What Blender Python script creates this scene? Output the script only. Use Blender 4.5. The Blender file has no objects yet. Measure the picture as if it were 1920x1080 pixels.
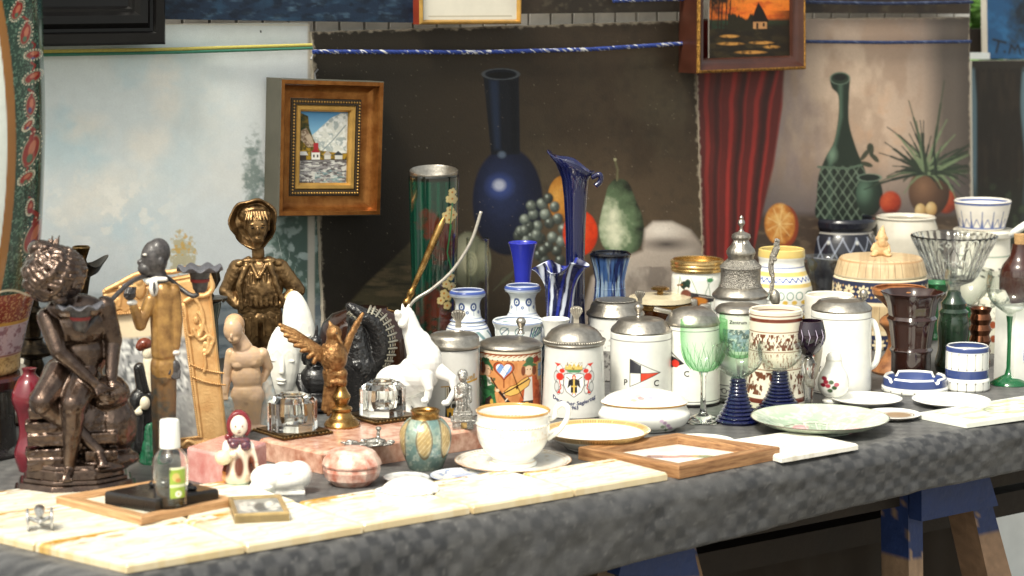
import bpy, bmesh, math, random
import numpy as np
from mathutils import Vector, Matrix
R_ = math.radians
scn = bpy.context.scene
COL = scn.collection
# ------------------------------------------------------------------ camera, world, sun, exposure
FPX = 4500.0            # focal length in pixels of a 1920 wide picture
PITCH = R_(8.0)
ZT = 0.76               # table top height
CZ = ZT + 0.70
FOCUS = 3.72
cam_d = bpy.data.cameras.new('camera')
cam = bpy.data.objects.new('camera', cam_d); COL.objects.link(cam)
cam.location = (0, 0, CZ)
cam.rotation_euler = (R_(90) - PITCH, 0, 0)
cam_d.sensor_width = 36.0
cam_d.lens = FPX / 1920.0 * 36.0
cam_d.clip_start = 0.05; cam_d.clip_end = 500
cam_d.dof.use_dof = True
cam_d.dof.focus_distance = FOCUS
cam_d.dof.aperture_fstop = 6.3
scn.camera = cam
wd = bpy.data.worlds.new('World'); scn.world = wd; wd.use_nodes = True
SUN_EL, SUN_AZ = R_(54), R_(-30)      # the sun is behind the camera's left shoulder, up
_bg = wd.node_tree.nodes['Background']
_sky = wd.node_tree.nodes.new('ShaderNodeTexSky')
_sky.sky_type = 'NISHITA'; _sky.sun_disc = False
_sky.sun_elevation = SUN_EL; _sky.sun_rotation = R_(180) + SUN_AZ * -1
_sky.air_density = 1.0; _sky.dust_density = 4.0; _sky.ozone_density = 1.0
_hs = wd.node_tree.nodes.new('ShaderNodeHueSaturation'); _hs.inputs['Saturation'].default_value = .35     # a veiled, nearly white sky
_mx = wd.node_tree.nodes.new('ShaderNodeMix'); _mx.data_type = 'RGBA'; _mx.blend_type = 'MULTIPLY'; _mx.inputs[0].default_value = 1; _mx.inputs[7].default_value = (.98, .97, .87, 1)
wd.node_tree.links.new(_sky.outputs[0], _hs.inputs['Color']); wd.node_tree.links.new(_hs.outputs[0], _mx.inputs[6]); wd.node_tree.links.new(_mx.outputs[2], _bg.inputs[0])
_bg.inputs[1].default_value = 0.132
sun_d = bpy.data.lights.new('sun', 'SUN'); sun_d.energy = 2.1; sun_d.angle = R_(14); sun_d.color = (1.0, 0.95, 0.82)
sun = bpy.data.objects.new('sun', sun_d); COL.objects.link(sun)
_v = Vector((math.sin(SUN_AZ) * math.cos(SUN_EL), -math.cos(SUN_AZ) * math.cos(SUN_EL), math.sin(SUN_EL)))
sun.rotation_euler = _v.to_track_quat('Z', 'Y').to_euler()
scn.view_settings.view_transform = 'Standard'
scn.view_settings.look = 'None'
scn.view_settings.gamma = 1.0
scn.view_settings.exposure = 0.86
scn.cycles.max_bounces = 10
scn.cycles.transmission_bounces = 10
scn.cycles.transparent_max_bounces = 12
scn.cycles.caustics_refractive = False
scn.cycles.caustics_reflective = False
scn.cycles.use_denoising = True
scn.cycles.sample_clamp_indirect = 6

# ------------------------------------------------------------------ picture <-> place
CAM = np.array([0, 0, CZ])
FW = np.array([0, math.cos(PITCH), -math.sin(PITCH)])
UP = np.array([0, math.sin(PITCH), math.cos(PITCH)])
RT = np.array([1.0, 0, 0])
def ray(px, py):
    px = np.asarray(px, float); py = np.asarray(py, float)
    return FW * FPX + RT * (px[..., None] - 960) - UP * (py[..., None] - 540)
def T(px, py, z=ZT):
    d = ray(px, py); t = (z - CZ) / d[..., 2]
    return CAM + d * t[..., None]
YAW = R_(37)
E_ = np.array([math.cos(YAW), math.sin(YAW), 0])     # along the table, to the right and away
N_ = np.array([-math.sin(YAW), math.cos(YAW), 0])    # across the table, away
A_ = T(460, 1040)
WB = 1.03                                            # the canvases stand here
def B(px, py, off=0.0):                              # point on the upright plane of the canvases, off metres in front of it
    d = ray(px, py); t = ((A_ - CAM) @ N_ + WB - off) / (d @ N_)
    return CAM + d * t[..., None]
def TW(a, w, z): return A_ * np.array([1, 1, 0]) + E_ * a + N_ * w + np.array([0, 0, z])
def spx(p): return float((np.asarray(p) - CAM) @ FW) / FPX

# ------------------------------------------------------------------ noise and painter
def _h(ix, iy, s):
    n = (ix * 374761393 + iy * 668265263 + s * 1442695) & 0x7fffffff
    n = ((n ^ (n >> 13)) * 1274126177) & 0x7fffffff
    return ((n ^ (n >> 16)) & 0xffff) / 65535.0
def vn(x, y, s=0):
    ix = np.floor(x).astype(np.int64); iy = np.floor(y).astype(np.int64)
    fx = x - ix; fy = y - iy; fx = fx * fx * (3 - 2 * fx); fy = fy * fy * (3 - 2 * fy)
    a = _h(ix, iy, s); b = _h(ix + 1, iy, s); c = _h(ix, iy + 1, s); d = _h(ix + 1, iy + 1, s)
    return a + (b - a) * fx + (c - a) * fy + (a - b - c + d) * fx * fy
def fbm(x, y, s=0, o=4):
    t = 0; a = .5; n = 0
    for k in range(o):
        t = t + a * vn(x, y, s + k * 7); n += a; a *= .5; x = x * 2.03 + 11.3; y = y * 2.03 + 5.7
    return t / n
def lin(c):
    c = np.asarray(c, float) / 255.0
    return np.where(c <= .04045, c / 12.92, ((c + .055) / 1.055) ** 2.4)
class Paint:
    def __init__(s, X, Y, base=(255, 255, 255)):
        s.X = np.asarray(X, float); s.Y = np.asarray(Y, float)
        s.C = np.tile(lin(base), (s.X.size, 1))
    def mix(s, a, col):
        col = lin(col) if not isinstance(col, np.ndarray) else col
        s.C += (col - s.C) * np.clip(a, 0, 1)[:, None]
    def sd(s, P):
        P = [(float(a), float(b)) for a, b in P]; n = len(P); d = np.full(s.X.size, 1e18); ins = np.zeros(s.X.size, bool)
        for i in range(n):
            x0, y0 = P[i]; x1, y1 = P[(i + 1) % n]
            ex, ey = x1 - x0, y1 - y0; L = ex * ex + ey * ey + 1e-12
            t = np.clip(((s.X - x0) * ex + (s.Y - y0) * ey) / L, 0, 1)
            d = np.minimum(d, (s.X - x0 - t * ex) ** 2 + (s.Y - y0 - t * ey) ** 2)
            if y0 != y1:
                c = (s.Y < y0) != (s.Y < y1)
                ins ^= c & (s.X < x0 + (s.Y - y0) / (y1 - y0) * ex)
        d = np.sqrt(d); return np.where(ins, -d, d)
    def poly(s, P, col, soft=1.0, a=1.0): s.mix(a * np.clip(.5 - s.sd(P) / soft, 0, 1), col)
    def rect(s, x0, y0, x1, y1, col, soft=1.0, a=1.0): s.poly([(x0, y0), (x1, y0), (x1, y1), (x0, y1)], col, soft, a)
    def ed(s, cx, cy, rx, ry, rot=0):
        c, n = math.cos(rot), math.sin(rot); dx = s.X - cx; dy = s.Y - cy
        return np.sqrt(((dx * c + dy * n) / rx) ** 2 + ((-dx * n + dy * c) / ry) ** 2)
    def ell(s, cx, cy, rx, ry, col, soft=.1, a=1.0, rot=0):
        s.mix(a * np.clip((1 - s.ed(cx, cy, rx, ry, rot)) / soft + .5, 0, 1), col)
    def ring(s, cx, cy, rx, ry, w, col, a=1.0):
        d = np.abs(s.ed(cx, cy, rx, ry) - 1) * min(rx, ry); s.mix(a * np.clip(w / 2 + .5 - d, 0, 1), col)
    def line(s, P, w, col, a=1.0, soft=1.0):
        d = np.full(s.X.size, 1e18)
        for (x0, y0), (x1, y1) in zip(P[:-1], P[1:]):
            ex, ey = x1 - x0, y1 - y0; L = ex * ex + ey * ey + 1e-9
            t = np.clip(((s.X - x0) * ex + (s.Y - y0) * ey) / L, 0, 1)
            d = np.minimum(d, (s.X - x0 - t * ex) ** 2 + (s.Y - y0 - t * ey) ** 2)
        s.mix(a * np.clip((w / 2 - np.sqrt(d)) / soft + .5, 0, 1), col)
    def ball(s, cx, cy, rx, ry, mid, light, dark, lx=-.35, ly=-.35, soft=.08, rot=0, n=0.0):
        m = np.clip((1 - s.ed(cx, cy, rx, ry, rot)) / soft, 0, 1)
        nz = (fbm(s.X / 9, s.Y / 9, 3) - .5) * n
        l = np.clip(1 - np.hypot((s.X - cx) / rx - lx, (s.Y - cy) / ry - ly) / 1.5 + nz, 0, 1)[:, None]
        c = np.where(l > .5, lin(mid) + (lin(light) - lin(mid)) * (l - .5) * 2, lin(dark) + (lin(mid) - lin(dark)) * l * 2)
        s.mix(m, c)
    def cloud(s, f, col, lo=.5, hi=.7, seed=0, a=1.0, sy=1.0, mask=1.0):
        s.mix(a * mask * np.clip((fbm(s.X / f, s.Y / f / sy, seed, 5) - lo) / (hi - lo), 0, 1), col)
    def grain(s, amp=.1, f=3.0, seed=5, sy=1.0):
        s.C *= (1 + amp * (fbm(s.X / f, s.Y / f / sy, seed, 3) - .5) * 2)[:, None]

# ------------------------------------------------------------------ materials
MATS = {}
def mat(name, col=(200, 200, 200), rough=.4, metal=0., trans=0., ior=1.45, var=.12, vs=.06, bump=0., bs=.15, coat=0., col2=None, attr=False, spots=None, sheen=0., sss=0.):
    """vs / bs: noise frequency per object unit (pixel)"""
    if name in MATS: return MATS[name]
    m = bpy.data.materials.new(name); m.use_nodes = True; nt = m.node_tree; n = nt.nodes; L = nt.links
    b = n['Principled BSDF']
    c = list(lin(col)) + [1]
    tc = n.new('ShaderNodeTexCoord')
    b.inputs['Roughness'].default_value = rough; b.inputs['Metallic'].default_value = metal
    b.inputs['IOR'].default_value = ior; b.inputs['Transmission Weight'].default_value = trans
    b.inputs['Coat Weight'].default_value = coat; b.inputs['Coat Roughness'].default_value = .08
    if sss: b.inputs['Subsurface Weight'].default_value = sss; b.inputs['Subsurface Radius'].default_value = (.006, .004, .003)
    base = None
    if attr:
        a = n.new('ShaderNodeVertexColor'); a.layer_name = 'Col'; base = a.outputs[0]
    if var > 0 and trans < .5:
        nz = n.new('ShaderNodeTexNoise'); nz.inputs['Scale'].default_value = vs; nz.inputs['Detail'].default_value = 6; nz.inputs['Roughness'].default_value = .62
        L.new(tc.outputs['Object'], nz.inputs['Vector'])
        cr = n.new('ShaderNodeValToRGB'); cr.color_ramp.elements[0].position = .33; cr.color_ramp.elements[1].position = .67
        if col2 is None:
            if attr:
                cr.color_ramp.elements[0].color = [1 - var] * 3 + [1]; cr.color_ramp.elements[1].color = (1, 1, 1, 1)
            else:
                cr.color_ramp.elements[0].color = [x * (1 - var) for x in c[:3]] + [1]; cr.color_ramp.elements[1].color = [min(1, x * (1 + var * .6)) for x in c[:3]] + [1]
        else:
            cr.color_ramp.elements[0].color = c; cr.color_ramp.elements[1].color = list(lin(col2)) + [1]
        L.new(nz.outputs[0], cr.inputs[0])
        if base is not None:
            mx = n.new('ShaderNodeMix'); mx.data_type = 'RGBA'; mx.blend_type = 'MULTIPLY'; mx.inputs[0].default_value = 1
            L.new(base, mx.inputs[6]); L.new(cr.outputs[0], mx.inputs[7]); base = mx.outputs[2]
        else: base = cr.outputs[0]
        mr = n.new('ShaderNodeMapRange'); mr.inputs[3].default_value = max(.02, rough - .08); mr.inputs[4].default_value = min(1, rough + .1)
        L.new(nz.outputs[0], mr.inputs[0]); L.new(mr.outputs[0], b.inputs['Roughness'])
    if base is not None: L.new(base, b.inputs['Base Color'])
    else: b.inputs['Base Color'].default_value = c
    if bump > 0:
        n2 = n.new('ShaderNodeTexNoise'); n2.inputs['Scale'].default_value = bs; n2.inputs['Detail'].default_value = 5
        L.new(tc.outputs['Object'], n2.inputs['Vector'])
        bp = n.new('ShaderNodeBump'); bp.inputs['Strength'].default_value = bump; bp.inputs['Distance'].default_value = .004
        L.new(n2.outputs[0], bp.inputs['Height']); L.new(bp.outputs[0], b.inputs['Normal'])
    MATS[name] = m
    return m
def thin(name, tint=(250, 252, 250), gl=.05, edge=.55, col=None):
    """thin blown glass: mostly see-through, shining and deeper in tint towards its edges"""
    if name in MATS: return MATS[name]
    m = bpy.data.materials.new(name); m.use_nodes = True; nt = m.node_tree; n = nt.nodes; L = nt.links; n.remove(n['Principled BSDF'])
    lw = n.new('ShaderNodeLayerWeight'); lw.inputs[0].default_value = .35
    mr = n.new('ShaderNodeMapRange'); mr.inputs[3].default_value = gl; mr.inputs[4].default_value = edge; L.new(lw.outputs['Facing'], mr.inputs[0])
    pw = n.new('ShaderNodeMath'); pw.operation = 'POWER'; pw.inputs[1].default_value = 1.6; L.new(mr.outputs[0], pw.inputs[0])
    t1 = lin(tint); t2 = lin(col or tint) ** 1.6
    mc = n.new('ShaderNodeMix'); mc.data_type = 'RGBA'; mc.inputs[6].default_value = list(t1) + [1]; mc.inputs[7].default_value = list(t2) + [1]; L.new(lw.outputs['Facing'], mc.inputs[0])
    tr = n.new('ShaderNodeBsdfTransparent'); L.new(mc.outputs[2], tr.inputs[0])
    gs = n.new('ShaderNodeBsdfGlossy'); gs.inputs['Roughness'].default_value = .03
    mx = n.new('ShaderNodeMixShader'); L.new(pw.outputs[0], mx.inputs[0]); L.new(tr.outputs[0], mx.inputs[1]); L.new(gs.outputs[0], mx.inputs[2])
    L.new(mx.outputs[0], n['Material Output'].inputs[0]); MATS[name] = m; return m
def glass(name, col=(255, 255, 255), rough=.0, ior=1.47):
    return mat(name, col, rough, 0, 1.0, ior, var=0)

# ------------------------------------------------------------------ mesh helper
class MB:
    def __init__(s): s.v = []; s.f = []; s.c = None
    def add(s, V, F):
        o = len(s.v); s.v += [tuple(map(float, p)) for p in V]; s.f += [tuple(i + o for i in f) for f in F]; return s
    def box(s, c, d, M=None, bev=0):
        x, y, z = d[0] / 2, d[1] / 2, d[2] / 2
        if bev <= 0:
            V = [(i * x, j * y, k * z) for k in (-1, 1) for j in (-1, 1) for i in (-1, 1)]
            F = [(0, 2, 3, 1), (4, 5, 7, 6), (0, 1, 5, 4), (2, 6, 7, 3), (0, 4, 6, 2), (1, 3, 7, 5)]
        else:
            bm = bmesh.new(); bmesh.ops.create_cube(bm, size=1)
            for q in bm.verts: q.co = (q.co.x * d[0], q.co.y * d[1], q.co.z * d[2])
            bmesh.ops.bevel(bm, geom=bm.edges[:], offset=bev, segments=2, profile=.6, affect='EDGES')
            bm.verts.index_update(); V = [tuple(q.co) for q in bm.verts]; F = [tuple(q.index for q in f.verts) for f in bm.faces]; bm.free()
        if M is not None: V = [tuple(M @ Vector(p)) for p in V]
        return s.add([(p[0] + c[0], p[1] + c[1], p[2] + c[2]) for p in V], F)
    def lathe(s, prof, seg=64, o=(0, 0, 0), fz=None, sx=1, sy=1, fr=None, M=None):
        V = []; F = []; n = len(prof)
        for r, z in prof:
            for k in range(seg):
                a = 2 * math.pi * k / seg; rr = r * (fr(a, z) if fr else 1); zz = z + (fz(a, r) if fz else 0)
                V.append((rr * math.sin(a) * sx, -rr * math.cos(a) * sy, zz))
        for i in range(n - 1):
            for k in range(seg):
                k2 = (k + 1) % seg; F.append((i * seg + k, i * seg + k2, (i + 1) * seg + k2, (i + 1) * seg + k))
        if prof[0][0] > 1e-6: F.append(tuple(range(seg - 1, -1, -1)))
        if prof[-1][0] > 1e-6: F.append(tuple((n - 1) * seg + k for k in range(seg)))
        if M is not None: V = [tuple(M @ Vector(p)) for p in V]
        return s.add([(p[0] + o[0], p[1] + o[1], p[2] + o[2]) for p in V], F)
    def tube(s, P, r, seg=10, cap=True):
        P = [Vector(p) for p in P]; n = len(P); rs = r if isinstance(r, (list, tuple)) else [r] * n
        t0 = (P[1] - P[0]).normalized(); u = t0.orthogonal().normalized(); V = []; F = []
        for i in range(n):
            t = (P[min(i + 1, n - 1)] - P[max(i - 1, 0)]).normalized()
            u = (u - t * u.dot(t)).normalized(); w = t.cross(u)
            for k in range(seg):
                a = 2 * math.pi * k / seg; V.append(P[i] + (u * math.cos(a) + w * math.sin(a)) * rs[i])
        for i in range(n - 1):
            for k in range(seg):
                k2 = (k + 1) % seg; F.append((i * seg + k, i * seg + k2, (i + 1) * seg + k2, (i + 1) * seg + k))
        if cap: F.append(tuple(range(seg - 1, -1, -1))); F.append(tuple((n - 1) * seg + k for k in range(seg)))
        return s.add(V, F)
    def ell(s, c, r, M=None, nu=20, nv=12):
        V = [(0, 0, -1)]; F = []
        for j in range(1, nv):
            p = math.pi * j / nv - math.pi / 2
            for i in range(nu):
                a = 2 * math.pi * i / nu; V.append((math.cos(p) * math.sin(a), -math.cos(p) * math.cos(a), math.sin(p)))
        V.append((0, 0, 1)); top = len(V) - 1
        for i in range(nu): F.append((0, 1 + (i + 1) % nu, 1 + i))
        for j in range(nv - 2):
            for i in range(nu):
                i2 = (i + 1) % nu; F.append((1 + j * nu + i, 1 + j * nu + i2, 1 + (j + 1) * nu + i2, 1 + (j + 1) * nu + i))
        for i in range(nu): F.append((1 + (nv - 2) * nu + i, 1 + (nv - 2) * nu + (i + 1) % nu, top))
        r = (r, r, r) if not isinstance(r, (tuple, list)) else r
        V = [Vector((p[0] * r[0], p[1] * r[1], p[2] * r[2])) for p in V]
        if M is not None: V = [M @ p for p in V]
        return s.add([(p[0] + c[0], p[1] + c[1], p[2] + c[2]) for p in V], F)
    def cap(s, p0, r0, p1, r1, seg=14):               # tapered capsule
        p0, p1 = Vector(p0), Vector(p1); d = p1 - p0; L = max(d.length, 1e-4); q = Vector((0, 0, 1)).rotation_difference(d / L).to_matrix()
        pr = []
        for k in range(5): a = math.pi / 2 * (k / 5) - math.pi / 2; pr.append((r0 * math.cos(a), r0 * math.sin(a)))
        pr[0] = (0, -r0); pr.append((r0, 0)); pr.append((r1, L))
        for k in range(1, 6): a = math.pi / 2 * (k / 5); pr.append((r1 * math.cos(a), L + r1 * math.sin(a)))
        pr[-1] = (0, L + r1)
        pr = [(max(a, 1e-3), b) for a, b in pr]
        return s.lathe(pr, seg, tuple(p0), M=q)
    def prism(s, P, y0, y1):                          # outline in x,z pushed from y0 to y1
        n = len(P); V = [(x, y0, z) for x, z in P] + [(x, y1, z) for x, z in P]
        F = [tuple(range(n)), tuple(range(2 * n - 1, n - 1, -1))] + [(i, i + n, (i + 1) % n + n, (i + 1) % n) for i in range(n)]
        return s.add(V, F)
    def slab(s, P, z0, z1):                           # outline in x,y pushed from z0 to z1
        n = len(P); V = [(x, y, z0) for x, y in P] + [(x, y, z1) for x, y in P]
        F = [tuple(range(n - 1, -1, -1)), tuple(range(n, 2 * n))] + [(i, (i + 1) % n, (i + 1) % n + n, i + n) for i in range(n)]
        return s.add(V, F)
    def build(s, name, m, parent=None, smooth=40, fix=True):
        me = bpy.data.meshes.new(name); me.from_pydata(s.v, [], s.f)
        if fix:
            bm = bmesh.new(); bm.from_mesh(me); bmesh.ops.recalc_face_normals(bm, faces=bm.faces[:]); bm.to_mesh(me); bm.free()
        if smooth:
            me.polygons.foreach_set('use_smooth', [True] * len(me.polygons))
            if smooth < 180: me.set_sharp_from_angle(angle=R_(smooth))
        me.update()
        return link(name, me, m, parent)
def link(name, me, m, parent=None):
    o = bpy.data.objects.new(name, me); COL.objects.link(o); me.materials.append(m)
    if parent is not None: o.parent = parent
    return o
def setcol(me, C):
    a = me.color_attributes.new('Col', 'FLOAT_COLOR', 'POINT')
    f = np.ones((len(C), 4), np.float32); f[:, :3] = C; a.data.foreach_set('color', f.ravel())
def coords(me):
    a = np.empty(len(me.vertices) * 3, np.float32); me.vertices.foreach_get('co', a); return a.reshape(-1, 3)
def tag(o, label, cat=None, group=None, kind=None):
    if label: o['label'] = label
    if cat: o['category'] = cat
    if group: o['group'] = group
    if kind: o['kind'] = kind
    return o
def elev(px, py): d = ray(px, py); return math.atan2(-d[2], math.hypot(d[0], d[1]))
def thing(name, label, cat, px, py, rb=0, z=ZT, group=None, yaw=0., s=None):
    """Empty at the thing's base. px, py: the picture place of the base's visible lower edge (rb = base radius in pixels).
    Children are modelled in pixels of the photograph: x right, y away, z up."""
    py = py - rb * math.sin(elev(px, py))
    p = T(px, py, z)
    o = bpy.data.objects.new(name, None); COL.objects.link(o); o.empty_display_size = .02
    sc = spx(p) if s is None else s
    o.location = p; o.rotation_euler = (0, 0, math.atan2(-p[0], p[1]) + yaw); o.scale = (sc, sc, sc)
    tag(o, label, cat, group); o['_y'] = float(py); del o['_y']
    YC[o.name] = py
    return o
YC = {}
def prof_px(o, prof):                                 # (r, picture y of the axis point) -> (r, z)
    y = YC[o.name]; return [(r, (y - q) * 1.012) for r, q in prof]
def dense(pr, step):
    out = [pr[0]]
    for (r0, z0), (r1, z1) in zip(pr[:-1], pr[1:]):
        n = max(1, int(math.hypot(r1 - r0, z1 - z0) / step))
        for k in range(1, n + 1): out.append((r0 + (r1 - r0) * k / n, z0 + (z1 - z0) * k / n))
    return out
def spline(pr, n=6):
    P = [np.array(p, float) for p in pr]; out = []
    for i in range(len(P) - 1):
        p0 = P[max(i - 1, 0)]; p1 = P[i]; p2 = P[i + 1]; p3 = P[min(i + 2, len(P) - 1)]
        for k in range(n):
            t = k / n; out.append(tuple(.5 * ((2 * p1) + (p2 - p0) * t + (2 * p0 - 5 * p1 + 4 * p2 - p3) * t * t + (3 * p1 - p0 - 3 * p2 + p3) * t ** 3)))
    out.append(tuple(P[-1])); return out
def turned(o, name, m, prof, seg=64, paint=None, base=(235, 235, 228), zpx=True, smooth=40, step=1.1, **kw):
    """a turned part; paint(P, front) colours it, P.X pixels from the axis, P.Y picture row"""
    pr = prof_px(o, prof) if zpx else prof
    if paint is None: return MB().lathe(pr, seg, **kw).build(name, m, o, smooth)
    pr = dense(pr, step); rmax = max(r for r, z in pr); seg = int(min(400, max(96, 2 * math.pi * rmax / step)))
    b = MB().lathe(pr, seg, **kw); ob = b.build(name, m, o, smooth)
    co = coords(ob.data); P = Paint(co[:, 0], YC[o.name] - co[:, 2] / 1.012, base)
    P.U = np.arctan2(co[:, 0], -co[:, 1]); P.F = co[:, 1] < 0.0; P.Rr = np.hypot(co[:, 0], co[:, 1])
    sv = P.C.copy(); paint(P); 
    setcol(ob.data, P.C); return ob
def remesh(o, vox=1.5, it=4, disp=None):
    md = o.modifiers.new('r', 'REMESH'); md.mode = 'VOXEL'; md.voxel_size = vox; md.use_smooth_shade = True
    if it: sm = o.modifiers.new('s', 'SMOOTH'); sm.iterations = it; sm.factor = .5
    bpy.context.view_layer.update()
    dg = bpy.context.evaluated_depsgraph_get(); me = bpy.data.meshes.new_from_object(o.evaluated_get(dg))
    o.modifiers.clear(); old = o.data; o.data = me; me.name = old.name; bpy.data.meshes.remove(old)
    if disp:
        co = coords(me); nr = np.empty(len(me.vertices) * 3, np.float32); me.vertices.foreach_get('normal', nr); nr = nr.reshape(-1, 3)
        co = co + nr * disp(co)[:, None]; me.vertices.foreach_set('co', co.astype(np.float32).ravel()); me.update()
    me.polygons.foreach_set('use_smooth', [True] * len(me.polygons))
    return o
def n3(co, f, s=0): return (fbm(co[:, 0] / f + co[:, 1] / f * .7, co[:, 2] / f - co[:, 1] / f * .6, s) - .5) * 2
def blob(parent, name, m, prims, vox=1.5, it=4, disp=None, paint=None, base=(255, 255, 255)):
    b = MB()
    for q in prims:
        if q[0] == 'c': b.cap(*q[1:])
        elif q[0] == 'e': b.ell(q[1], q[2], q[3] if len(q) > 3 else None)
        elif q[0] == 'b': b.box(q[1], q[2], q[3] if len(q) > 3 else None)
        elif q[0] == 't': b.tube(q[1], q[2], 8)
        elif q[0] == 'l': b.lathe(q[1], 32, q[2])
        elif q[0] == 'lw': b.lathe(q[1] + [q[1][0]], 64, q[2], fr=lambda a, z: 1 + .05 * math.sin(3 * a + 1) + .025 * math.sin(7 * a), fz=lambda a, r: 2.5 * math.sin(4 * a + 1) * r / 40, sy=1.06, M=Matrix.Rotation(math.radians(90), 3, 'X'))
    o = b.build(name, m, parent, 180); remesh(o, vox, it, disp)
    if paint:
        co = coords(o.data); P = Paint(co[:, 0], co[:, 2], base); P.D = co[:, 1]; paint(P); setcol(o.data, P.C)
    return o
def rot(ax, deg): return Matrix.Rotation(R_(deg), 3, ax)
def handle(o, name, m, pts, r, flat=1.0, seg=12):
    P = [Vector(p) for p in spline(pts, 6)]
    return MB().tube(P, r, seg).build(name, m, o, 180)
def lettering(parent, name, m, text, size, cx, cz, R=None, off=.6, arc=None, y=None, bold=.0, shear=0., thick=.2, M=None):
    """flat letters, bent round a cylinder of radius R about the part's z axis; arc = drop in z towards the middle"""
    b = MB(); pen = 0; items = []
    cu = bpy.data.curves.new('t', 'FONT'); cu.body = text; cu.size = size; cu.align_x = 'CENTER'; cu.offset = bold; cu.shear = shear; cu.resolution_u = 3
    t = bpy.data.objects.new('t', cu); COL.objects.link(t); bpy.context.view_layer.update()
    dg = bpy.context.evaluated_depsgraph_get(); me = bpy.data.meshes.new_from_object(t.evaluated_get(dg))
    bpy.data.objects.remove(t); bpy.data.curves.remove(cu)
    bm = bmesh.new(); bm.from_mesh(me)
    w = max((abs(v.co.x) for v in bm.verts), default=1)
    for v in bm.verts:
        x, zz = v.co.x, v.co.y
        if arc: zz += -arc * (1 - (x / w) ** 2)
        x += cx; zz += cz
        if R:
            a = x / R; v.co = (math.sin(a) * (R + off), -math.cos(a) * (R + off), zz)
        else: v.co = (x, y if y is not None else 0, zz)
        if M is not None: v.co = M @ v.co
    bm.to_mesh(me); bm.free(); me.name = name
    return link(name, me, m, parent)
# ================================================================== THE SETTING
# ground
b = MB(); b.add([(-60, -60, 0), (60, -60, 0), (60, 60, 0), (-60, 60, 0)], [(0, 1, 2, 3)])
g = b.build('pavement', mat('paving', (150, 146, 138), .85, var=.3, vs=3, bump=.4, bs=40)); tag(g, None, None, kind='structure')

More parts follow.
